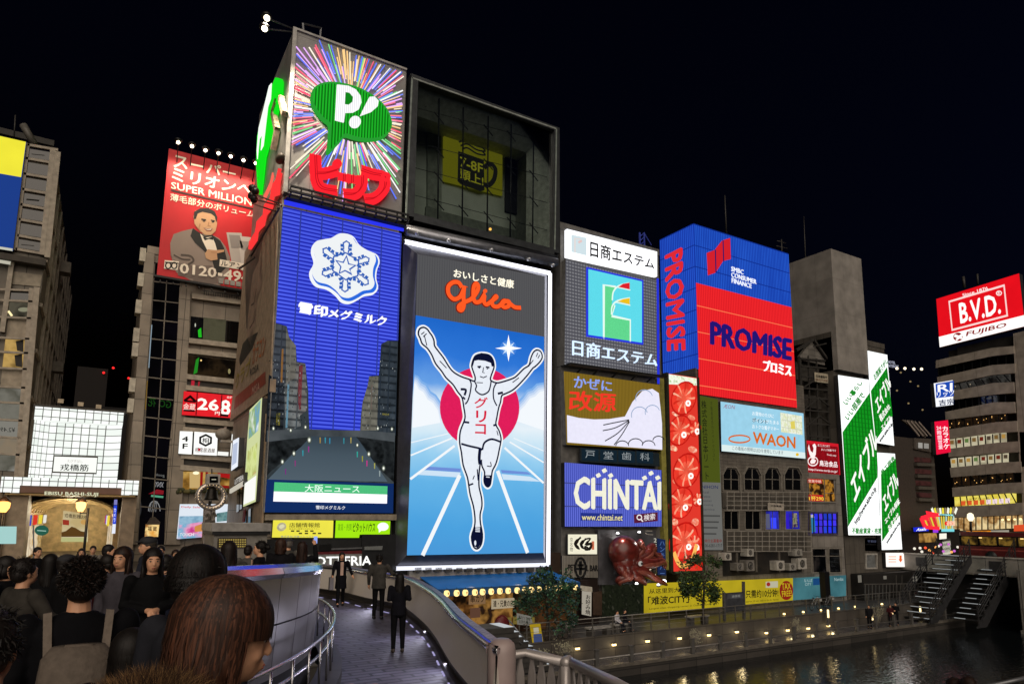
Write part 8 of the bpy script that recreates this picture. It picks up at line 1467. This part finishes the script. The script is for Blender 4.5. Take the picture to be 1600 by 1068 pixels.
def tufts(b, c, rx, ry, rz, n, ms, R, seed=0, L=.05, wd=.004, zmin=-.4, curl=.5, facecut=.9):
    """short locks standing off the head"""
    rnd = random.Random(seed); c = Vector(c)
    for i in range(n):
        v = Vector((rnd.gauss(0,1), rnd.gauss(0,1), rnd.gauss(0,1))).normalized()
        if v.z < zmin or (v.y > .35 and v.z < facecut*.5): continue
        p = c+Vector((v.x*rx, v.y*ry, v.z*rz)); d = (v*(.35 if curl < .8 else .8)+Vector((rnd.gauss(0,curl), rnd.gauss(0,curl), rnd.gauss(0,curl)-.45))).normalized(); q_ = d.orthogonal().normalized(); q_ = Matrix.Rotation(rnd.uniform(0, 6.28), 3, d) @ q_; l = L*rnd.uniform(.5, 1.2); k_ = q_*l*.3*rnd.uniform(-1, 1)
        b.add([R(p-q_*wd), R(p+q_*wd), R(p+d*l*.55+k_+q_*wd*.7), R(p+d*l+k_*.3), R(p+d*l*.55+k_-q_*wd*.7)], [(0,1,2,4),(4,2,3)], rnd.choice(ms))
def person(label, top, rel, H=1.66, hair='short', hc='#1a1310', coat='#15151a', legs='#101014', shoes='#0c0c0c', pose='stand', arms='down', long_coat=False, ground=None, detail=0, inner=None, skirt=False, slim=1., tilt=0., group=None):
    """TOP: world point of the crown of the head (or feet point when ground is given)"""
    S = H/1.7
    base = Vector(ground) if ground is not None else Vector((top.x, top.y, top.z-H))
    dv = base-O; ang = atan2(dv.y, dv.x)-radians(rel); rz = ang-pi/2; M3 = Matrix.Rotation(rz, 3, 'Z')
    t = thing('person', label, 'person', base, group)
    sit = pose == 'sit'; dz = -.42 if sit else 0
    Th = Matrix.Rotation(tilt, 3, 'X'); nk = Vector((0, 0, 1.45))
    R = lambda v: base+M3 @ (Vector((v[0], v[1], v[2]+dz))*S)
    RH = lambda v: R(nk+Th @ (Vector(v)-nk))
    def mk(fn, name, par, vox=0, head=False, it=4):
        b = MB(); fn(b); b.v = [tuple((RH if head else R)(v)) for v in b.v]; o_ = b.build(name, par)
        if vox: voxel(o_, vox*S, it)
        return o_
    # joints
    sh = .185*slim; A = {}
    for s_ in (-1, 1):
        a_ = {'down': ((s_*(sh+.03),-.02,1.13), (s_*(sh+.03),.05,.88)), 'front': ((s_*(sh+.04),-.02,1.15), (s_*.05,.24,1.12)), 'phone': ((s_*(sh+.02),.06,1.16), (s_*.06,.3,1.38)), 'phone_up': ((s_*(sh+.08),.12,1.33), (s_*(sh+.02),.28,1.62)) if s_ > 0 else ((s_*(sh+.03),-.02,1.13), (s_*.1,.2,1.0)),
              'lean': ((s_*(sh+.12),.06,1.2), (s_*(sh+.2),.28,1.12)) if s_ > 0 else ((s_*(sh+.05),-.03,1.14), (s_*(sh+.07),.08,.9)), 'bag': ((s_*(sh+.06),-.04,1.15), (s_*(sh+.1),.12,.98)) if s_ > 0 else ((s_*(sh+.1),-.08,1.16), (s_*(sh+.17),-.02,.98)), 'lap': ((s_*(sh+.03),.0,1.14), (s_*.07,.26,.98)), 'hips': ((s_*(sh+.12),-.08,1.18), (s_*.13,.08,1.05))}[arms]
        A[s_] = [Vector((s_*sh,0,1.39)), Vector(a_[0]), Vector(a_[1])]
    Lg = {}
    for s_ in (-1, 1):
        st = {'stand': (.0,.0), 'walk': (.16*s_, -.12*s_)}.get(pose, (0,0))
        Lg[s_] = [Vector((s_*.09,0,.92)), Vector((s_*.1,.42,.9)), Vector((s_*.1,.46,.48))] if sit else [Vector((s_*.09,0,.92)), Vector((s_*.095,.02+st[0]*.7,.5)), Vector((s_*.1,-.02+st[0]+st[1]*.2,.09))]
    vb = .011 if detail < 2 else .0062
    def body(b):
        m = SKIN
        b.ball((0,-.01,1.605), .073, .09, .092, m, 20, 14); b.ball((0,.026,1.54), .06, .066, .075, m, 18, 12); b.ball((0,.052,1.503), .035, .036, .03, m); b.ball((0,.03,1.575), .066, .066, .07, m)
        b.tube([(0,.088,1.592),(0,.1,1.562),(0,.107,1.547)], [.007,.01,.0115], m, 8); b.ball((0,.105,1.546), .012, .011, .0095, m, 8, 6)
        for s_ in (-1, 1): b.ball((s_*.073,-.008,1.562), .011, .021, .032, m, 8, 6); b.ball((s_*.034,.062,1.543), .024, .022, .022, m, 10, 6); b.ball((s_*.011,.102,1.543), .008, .009, .0065, m, 8, 5)
        b.ball((0,.09,1.518), .022, .013, .0085, m, 10, 6); b.ball((0,.088,1.506), .019, .012, .008, m, 10, 6); b.ball((0,.08,1.61), .05, .014, .012, m, 10, 6)
        limb(b, [(0,-.02,1.4),(0,-.005,1.5)], [.06,.052], m)
        loft(b, [(0,0,.85,.14*slim,.09),(0,0,1.0,.13*slim,.085),(0,0,1.2,.145*slim,.09),(0,0,1.36,.15*slim,.075),(0,-.01,1.43,.07,.055)], m)
        for s_ in (-1, 1):
            limb(b, A[s_], [.045,.038,.027], m); d = A[s_][2]-A[s_][1]; hand(b, A[s_][2], d, m); limb(b, Lg[s_], [.075,.052,.036], m)
            f0 = Lg[s_][2]; limb(b, [f0, f0+Vector((0,.1,-.045))], [.035,.03], m)
    bo = mk(body, 'body', t, vb, True if tilt else False, 3)
    CM = MT(coat, .85, 0, .3, 9, .5, .12); LM = MT(legs, .85, 0, .25, 9, .4, .12)
    zb = .55 if long_coat else .8
    def jacket(b):
        m = CM
        fl = 1.12 if long_coat else 1.0
        loft(b, [(0,0,zb,.172*slim*fl,.125*fl),(0,0,.98,.158*slim,.112),(0,0,1.1,.152*slim,.108),(0,0,1.24,.175*slim,.115),(0,-.005,1.35,.178*slim,.1),(0,-.012,1.415,.12*slim,.075),(0,-.015,1.45,.07,.065)], m, 20)
        for s_ in (-1, 1):
            a_ = A[s_]; e = a_[1]+(a_[2]-a_[1])*.94; limb(b, [a_[0]-Vector((0,0,.005)), a_[1], e], [.068,.056,.042], m)
    mk(jacket, 'jacket', t, .014, False, 3)
    if not sit or True:
        def trousers(b):
            loft(b, [(0,0,.78,.15*slim,.115),(0,0,.9,.155*slim,.11),(0,0,1.0,.14*slim,.1)], LM)
            if skirt: loft(b, [(0,0,.52,.2,.16),(0,0,.75,.17,.13),(0,0,.95,.145,.1)], LM)
            for s_ in (-1, 1): limb(b, [Lg[s_][0], Lg[s_][1], Lg[s_][2]+Vector((0,0,.02))], [.092,.066,.05] if not skirt else [.085,.058,.042], LM)
        mk(trousers, 'trousers', t, .015, False, 3)
    for s_ in (-1, 1):
        f0 = Lg[s_][2]
        mk(lambda b: (b.ball(f0+Vector((0,.06,-.05)), .045, .13, .038, MT(shoes, .35)), b.ball(f0+Vector((0,-.01,-.03)), .042, .055, .055, MT(shoes, .35))), 'shoe', t)
    def face(b):
        for s_ in (-1, 1):
            b.ball((s_*.03,.0795,1.578), .0125, .008, .0068, EYW, 10, 6); b.ball((s_*.03,.0855,1.578), .0062, .004, .0062, PUPIL, 8, 6); b.tube([(s_*.015,.088,1.602),(s_*.03,.0905,1.606),(s_*.046,.079,1.602)], .0035, MT('#1a120e', .7), 5)
            b.tube([(s_*.017,.0855,1.583),(s_*.03,.0885,1.587),(s_*.043,.079,1.582)], .0022, PUPIL, 5)
        b.ball((0,.0975,1.516), .02, .005, .0042, LIP, 10, 6); b.ball((0,.0955,1.509), .017, .005, .0042, LIP, 10, 6)
    mk(face, 'face_detail', bo, 0, bool(tilt))
    HM = HAIRM(hc); dk = HAIRM('#0c0907')
    def hairf(b):
        m = HM
        k_ = .95 if detail == 2 else 1; b.ball((0,-.022,1.612), .086*k_, .1*k_, .096*k_, m, 20, 12)
        if hair in ('short', 'cap'):
            b.ball((0,-.045,1.57), .078, .075, .08, m)
            if hair == 'cap': b.ball((0,-.008,1.64), .092, .112, .07, MT('#26262a', .8), 18, 10); b.ball((0,.1,1.635), .07, .06, .01, MT('#26262a', .8))
        if hair == 'long': loft(b, [(0,-.075,1.28,.1,.03),(0,-.07,1.4,.105,.05),(0,-.04,1.5,.095,.075),(0,-.03,1.6,.088,.09)], m); [limb(b, [(s_*.078,.0,1.6),(s_*.085,.01,1.48),(s_*.09,.02,1.34)], [.022,.022,.015], m) for s_ in (-1, 1)]
        if hair == 'bob': loft(b, [(0,-.04,1.47,.1,.085),(0,-.035,1.53,.1,.09),(0,-.03,1.6,.09,.095)], m); [limb(b, [(s_*.08,-.015,1.6),(s_*.086,-.02,1.48)], [.022,.02], m) for s_ in (-1, 1)]
        if hair == 'bun': b.ball((0,-.13,1.6), .045, .045, .045, m); b.ball((0,-.05,1.56), .075, .07, .07, m)
    ho = mk(hairf, 'hair', t, 0, bool(tilt))
    q_ = lambda v: RH(v) if tilt else R(v)
    if detail:
        b = MB(); nn = 1400 if detail == 1 else 6000
        if hair in ('long', 'bob'): strands(b, (0,-.022,1.612), .09, .104, .1, nn, [HM, HM, dk], q_, 3, .3 if hair == 'long' else .16, .95 if detail == 1 else 1.3, .2 if detail == 1 else -.28, .003, .004 if detail == 1 else .0032)
        elif detail == 2 and slim == 1: strands(b, (0,-.022,1.612), .09, .106, .1, 5200, [HM, dk, dk], q_, 9, .05, .9, .45, .006, .003); strands(b, (0,-.04,1.58), .086, .09, .09, 1500, [HM, dk], q_, 10, .02, .9, .7, .006, .003); tufts(b, (0,-.03,1.615), .088, .1, .098, 900, [HM, dk], q_, 5, .03, .0025, -.5, .35)
        else: tufts(b, (0,-.02,1.612), .085, .1, .096, nn, [HM, dk], q_, 5, .034, .0028, -.55, .42)
        b.build('hair_lock', ho)
    if inner: mk(lambda b: b.prism([Vector(v) for v in ((-.05,.118,1.4),(.05,.118,1.4),(.045,.135,.98),(-.045,.135,.98))], (0,1,0), .02, MT(inner, .7)), 'shirt', t)
    return t, R, RH, mk
def at(px, py, D): return atD(px, py, D)
# ---- on the ramp
t, R, _, mk = person('woman in open dark coat with pale top walking up the ramp with a grey bag', None, 172, 1.62, 'long', '#1c120e', '#0e0e14', '#0a0a0c', pose='walk', arms='bag', long_coat=True, ground=onZ(531, 946, RZ), inner='#b89a8c', detail=1)
t2 = thing('shoulder_bag', 'grey tote bag held by the woman walking up the ramp', 'bag', R((.33,.05,.8))); b = MB(); b.box(-.02,.02,-.16,.16,-.38,0, MT('#6a6668', .7)); b.v = [tuple(R((.32+v[0]*3*(1-.2*v[2]), .1+v[1], .92+v[2]))) for v in b.v]; b.build('pouch', t2); b = MB(); b.tube([R((.32,0,.92)), R((.28,.08,1.06)), R((.32,.2,.92))], .008, K_, 6); b.build('strap', t2)
person('stout man in grey blazer leaning one arm on the ramp wall, seen from behind', None, 12, 1.72, 'short', '#15110f', '#3a3835', '#0c0c0e', ground=onZ(590, 967, RZ), arms='lean', detail=1, slim=1.18)
person('woman with long dark hair in black trousers standing on the ramp, back turned', None, -8, 1.58, 'long', '#120d0c', '#0f0f16', '#0b0b0e', ground=onZ(621, 1019, RZ), arms='front', detail=1, shoes='#3a3028')
# ---- crowd behind the curved parapet
person('person with long brown hair in grey coat, leftmost behind the curved parapet', at(359, 846, 8.8), 10, 1.68, 'long', '#1e1512', '#33332f', detail=1)
person('small dark haired person between the grey coat and the woman in profile', at(389, 851, 13), 20, 1.6, 'short', '#17110f', '#4a4844')
person('dark haired woman in black jacket looking left, behind the curved parapet', at(407, 845, 10.8), -80, 1.62, 'bun', '#120d0b', '#0d0d12', arms='front', detail=1, inner='#a88a78')
person('person with brown bobbed hair in dark coat under the yellow shop lightbox', at(440, 841, 12), 15, 1.66, 'bob', '#3a241a', '#121114', detail=1)
person('person in pale hood just behind the brown bobbed hair', at(451, 840, 14.5), -20, 1.7, 'cap', '#5a544e', '#45423e')
t, R, _, mk = person('person with long brown hair raising a phone, right end behind the parapet', at(473, 846, 13.2), 8, 1.66, 'long', '#2c1a14', '#121216', arms='phone_up', detail=1)
t2 = thing('mobile_phone', 'small bright phone held up by the long haired person behind the parapet', 'phone', R((.2,.3,1.72))); b = MB(); b.prism([R(v) for v in ((.17,.33,1.66),(.24,.33,1.66),(.24,.33,1.8),(.17,.33,1.8))], R((0,-1,0))-R((0,0,0)), .012, EM('#8aa0e8', 1.2), True); b.build('screen', t2)
# ---- crowd on the deck, left
CROWD = [('woman facing us with folded arms and long dark hair in black coat', 241, 857, 6.6, 174, 'long', '#120c0a', '#0b0b0d', 'front', 1, 1.62), ('woman with brown hair facing left beside the folded arms woman', 192, 855, 7.2, -150, 'long', '#2a1a12', '#100e0e', 'down', 1, 1.64),
 ('tall person with flat cap looking left in the middle of the crowd', 232, 838, 9.5, -100, 'cap', '#3a342e', '#2c2a28', 'down', 0, 1.78), ('dark haired person in navy hooded top right of the folded arms woman', 262, 866, 8.5, 30, 'short', '#14100e', '#1c2030', 'down', 0, 1.6),
 ('man in dark jacket under the arcade fascia, face turned right', 172, 850, 12, 100, 'short', '#14100e', '#101012', 'down', 0, 1.7), ('person with tied hair in dark red coat beneath the cream banner', 166, 866, 9, -60, 'bun', '#15100d', '#3a1216', 'down', 0, 1.6),
 ('person in dark cap left of the curly backpacker', 107, 866, 8, 60, 'cap', '#16110f', '#0e0e10', 'down', 0, 1.65), ('long haired person in black seen from behind under the teal sign', 80, 866, 8.5, 5, 'long', '#120d0b', '#0c0c0e', 'down', 1, 1.6),
 ('person reaching out an arm at the left of the crowd', 42, 872, 6.0, 60, 'short', '#181210', '#100f10', 'lean', 1, 1.7), ('person in black coat at the far left of the crowd', 14, 868, 7.0, 120, 'bob', '#120e0c', '#0c0c10', 'front', 0, 1.66),
 ('dark coated person standing behind the short haired man', 290, 853, 11, -10, 'long', '#15100e', '#121214', 'down', 0, 1.68), ('person with grey hair near the monument pillar', 318, 858, 12.5, 160, 'short', '#3a3632', '#2a2a2c', 'down', 0, 1.62),
 ('person in long beige coat further back before the poster', 275, 858, 15, 170, 'bob', '#241812', '#4a4034', 'down', 0, 1.62), ('person in dark suit further back before the lit alcove', 252, 852, 16, -170, 'short', '#120e0c', '#17171a', 'down', 0, 1.72),
 ('woman in dark dress walking out of the arcade mouth', 128, 856, 17, 180, 'long', '#1a120e', '#1c1418', 'down', 0, 1.6), ('man in pale shirt walking out of the arcade mouth', 146, 852, 20, 180, 'short', '#120e0c', '#6a655e', 'down', 0, 1.74),
 ('person in black at the left arcade column', 60, 854, 16, 150, 'short', '#120e0c', '#0f0f12', 'down', 0, 1.7), ('person in blue jacket at the right arcade column', 196, 853, 19, -120, 'short', '#120e0c', '#1c2a4a', 'down', 0, 1.7)]
for i, (lab, px, py, D, rel, hr, hc, co, ar, dt, H) in enumerate(CROWD): person(lab, at(px, py, D), rel, H, hr, hc, co if any(w in lab for w in ('black','dark','red','beige','blue','pale','navy')) else ('#33302c','#3d3a40','#2c2f3a','#42382f')[i % 4], arms=ar, detail=dt, pose='walk' if D > 14 else 'stand')
# ---- near people
t, R, RH, mk = person('curly haired person in black jacket with a grey backpack, seen from behind', at(131, 874, 3.5), -4, 1.72, 'short', '#16100e', '#08080c', detail=2, slim=1.16, arms='front')
b = MB(); tufts(b, (0,-.025,1.61), .092, .107, .102, 6500, [HAIRM('#1a120f'), HAIRM('#0e0a09'), HAIRM('#281a14')], R, 11, .022, .004, -.6, 1.1); b.build('curl', t)
t2 = thing('backpack', 'grey canvas backpack with flap and red badge on the curly haired person', 'backpack', R((0,-.2,1.0))); GBk = MT('#6d6258', .85, 0, .15, 30, .4); GB2 = MT('#5d534a', .85, 0, .15, 30, .4)
b = MB(); loft(b, [(0,-.22,.84,.15,.09),(0,-.23,.88,.165,.105),(0,-.22,1.05,.165,.1),(0,-.2,1.24,.14,.08),(0,-.19,1.29,.11,.06)], GBk, 20); b.v = [tuple(R(v)) for v in b.v]; b.build('main_bag', t2)
b = MB(); loft(b, [(0,-.245,1.1,.15,.1),(0,-.235,1.13,.162,.105),(0,-.21,1.26,.148,.09),(0,-.195,1.31,.11,.07)], GB2, 20); b.v = [tuple(R(v)) for v in b.v]; b.build('flap', t2)
b = MB(); b.prism([R(v) for v in ((-.1,-.335,.86),(.1,-.335,.86),(.1,-.33,1.0),(-.1,-.33,1.0))], R((0,-1,0))-R((0,0,0)), .06, GB2); b.build('front_pocket', t2)
for s_ in (-1, 1): b = MB(); b.v = []; b.prism([R(v) for v in ((s_*.1,-.14,1.24),(s_*.135,-.14,1.24),(s_*.15,-.065,1.45),(s_*.115,-.065,1.455))], R((0,-1,0))-R((0,0,0)), .02, GBk, True); b.build('strap', t2)
b = MB(); b.tube([R((-.055,-.2,1.24)), R((-.05,-.22,1.31)), R((.05,-.22,1.31)), R((.055,-.2,1.24))], .013, GB2, 8); b.build('grab_handle', t2)
b = MB(); b.tube([R((.105,-.325,1.03)), R((.105,-.345,1.03))], .03, MT('#a83a34', .4), 18); b.tube([R((.105,-.345,1.03)), R((.105,-.347,1.03))], .02, MT('#c8a8a0', .4), 18); b.build('badge', t2)
b = MB(); b.tube([R((-.02,-.345,1.06)), R((.02,-.345,1.06))], .008, MT('#a8a8a8', .2, 1), 6); b.tube([R((-.12,-.345,.95)), R((-.03,-.35,.9)), R((.06,-.35,.94)), R((.12,-.345,.88))], .004, MT('#b8b0a8', .5), 5); b.build('cord', t2)
t, R, RH, mk = person('short haired man close by, ear showing, face turned away to the right', at(312, 862, 2.75), 42, 1.72, 'short', '#120d0c', '#23242a', detail=2, tilt=-.08)
b = MB(); strands(b, (0,-.015,1.625), .094, .112, .1, 2200, [HAIRM('#16100e'), HAIRM('#0c0908')], RH, 21, .02, .9, .42, .003, .005); b.build('fringe', t)
t, R, RH, mk = person('woman with reddish brown bob in profile facing right, closest to the camera', at(350, 915, 1.58), 78, 1.6, 'bob', '#472c20', '#1a1a20', detail=2, tilt=-.12, arms='phone')
b = MB(); strands(b, (0,-.018,1.615), .095, .112, .103, 2600, [HAIRM('#563526'), HAIRM('#462c21'), HAIRM('#332018')], RH, 31, .17, 1.3, -.3, .003, .0035, out=1.05); b.build('fringe', t)
def hood(b, c, seed, n):
    rnd = random.Random(seed); FM = [MT('#3a2618', .9), MT('#5d4028', .9), MT('#1e130d', .9), MT('#8a6a44', .9)]
    for i in range(n):
        a_ = rnd.uniform(-.35, pi+.35); q_ = Vector((cos(a_)*.15, rnd.gauss(-.02,.035), sin(a_)*.15)); d = (q_.normalized()+Vector((rnd.gauss(0,.7), rnd.gauss(-.3,.7), rnd.gauss(0,.7)))).normalized(); o_ = d.orthogonal().normalized()*.0008; L = rnd.uniform(.03,.065); p = Vector(c)+q_
        b.add([p-o_, p+o_, p+d*L+Vector((0,0,-.008))], [(0,1,2)], rnd.choice(FM))
t, R, RH, mk = person('person in a hood trimmed with shaggy brown fur, bottom left foreground', at(228, 1112, 1.22), 20, 1.45, 'short', '#1c120e', '#15151a', slim=1.1)
mk(lambda b: (b.ball((0,-.04,1.585), .135, .13, .14, MT('#16161c', .8)), b.tube([(.14*cos(a_),.03,1.6+.14*sin(a_)) for a_ in [-.4+(pi+.8)*i/20 for i in range(21)]], .03, MT('#3a2416', .9), 8)), 'hood', t)
b = MB(); hood(b, (0,.03,1.6), 4, 14000); hood(b, (0,-.03,1.6), 5, 9000); b.v = [tuple(R(v)) for v in b.v]; b.build('fur_trim', t)
person('short person with round dark hair between the backpack and the short haired man', at(208, 984, 2.9), 10, 1.38, 'bob', '#130e0c', '#17171c', detail=2)
t, R, RH, mk = person('person at the left edge in dark olive coat with an orange strap', at(-12, 952, 1.9), 20, 1.52, 'short', '#1a1412', '#2a2c22', detail=1)
mk(lambda b: b.prism([Vector(v) for v in ((.06,-.13,1.2),(.1,-.13,1.2),(.15,-.09,1.44),(.11,-.09,1.44))], (0,-1,0), .02, MT('#c87a1e', .6), True), 'strap', t)
# ---- promenade and far people
person('person in white top sitting on the low bench, left of the seated couple', None, 120, 1.6, 'short', '#15100e', '#b8b8c0', '#1c1c24', pose='sit', arms='lap', ground=(27.5, 33.0, .05))
person('person in dark top sitting on the low bench, right of the seated couple', None, 110, 1.65, 'short', '#120e0c', '#15151c', '#22242c', pose='sit', arms='lap', ground=(28.1, 33.0, .05))
person('dark figure in dark red coat near the bridge stairs, left of the pair', None, 160, 1.66, 'long', '#15100e', '#3a1418', '#101014', ground=(52.3, 30.6, -1.2), arms='front'); person('dark figure in black near the bridge stairs, right of the pair', None, 200, 1.72, 'short', '#120e0c', '#101014', '#101014', ground=(53.4, 30.8, -1.2), arms='front'); person('lone dark figure further left by the quay tube lights', None, 180, 1.7, 'short', '#120e0c', '#141418', '#0e0e12', ground=(50.2, 31.0, -1.2))
for lab, px, D in (('dark haired head at the bottom right edge, left of two', 1490, 9.0), ('dark haired head at the bottom right edge, right of two', 1513, 8.8)): person(lab, at(px, 1058 if px < 1500 else 1056, D), 0, 1.68, 'short', '#2a1a14', '#15151a', detail=1)
q = MB(); p = at(1500, 1058, 9); q.box(p.x-1.2, p.x+2, p.y-2.2, p.y+.9, p.z-2.2, p.z-1.68, MT('#4a4744', .6)); struct(q.build('landing_floor'))
t = thing('landing_railing', 'short dark handrail at the bottom right corner', 'railing', at(1580, 1066, 9)); b = MB(); b.tube([at(1540,1072,9), at(1640,1050,9.2)], .03, STEEL, 8); b.tube([at(1640,1050,9.2), at(1640,1050,9.2)-Vector((0,0,1))], .03, STEEL, 8); b.build('rail', t)
for i, px in enumerate((1200, 1420, 1432, 1445)):
    pass
for o in list(bpy.data.objects):
    if '_o' in o: del o['_o']
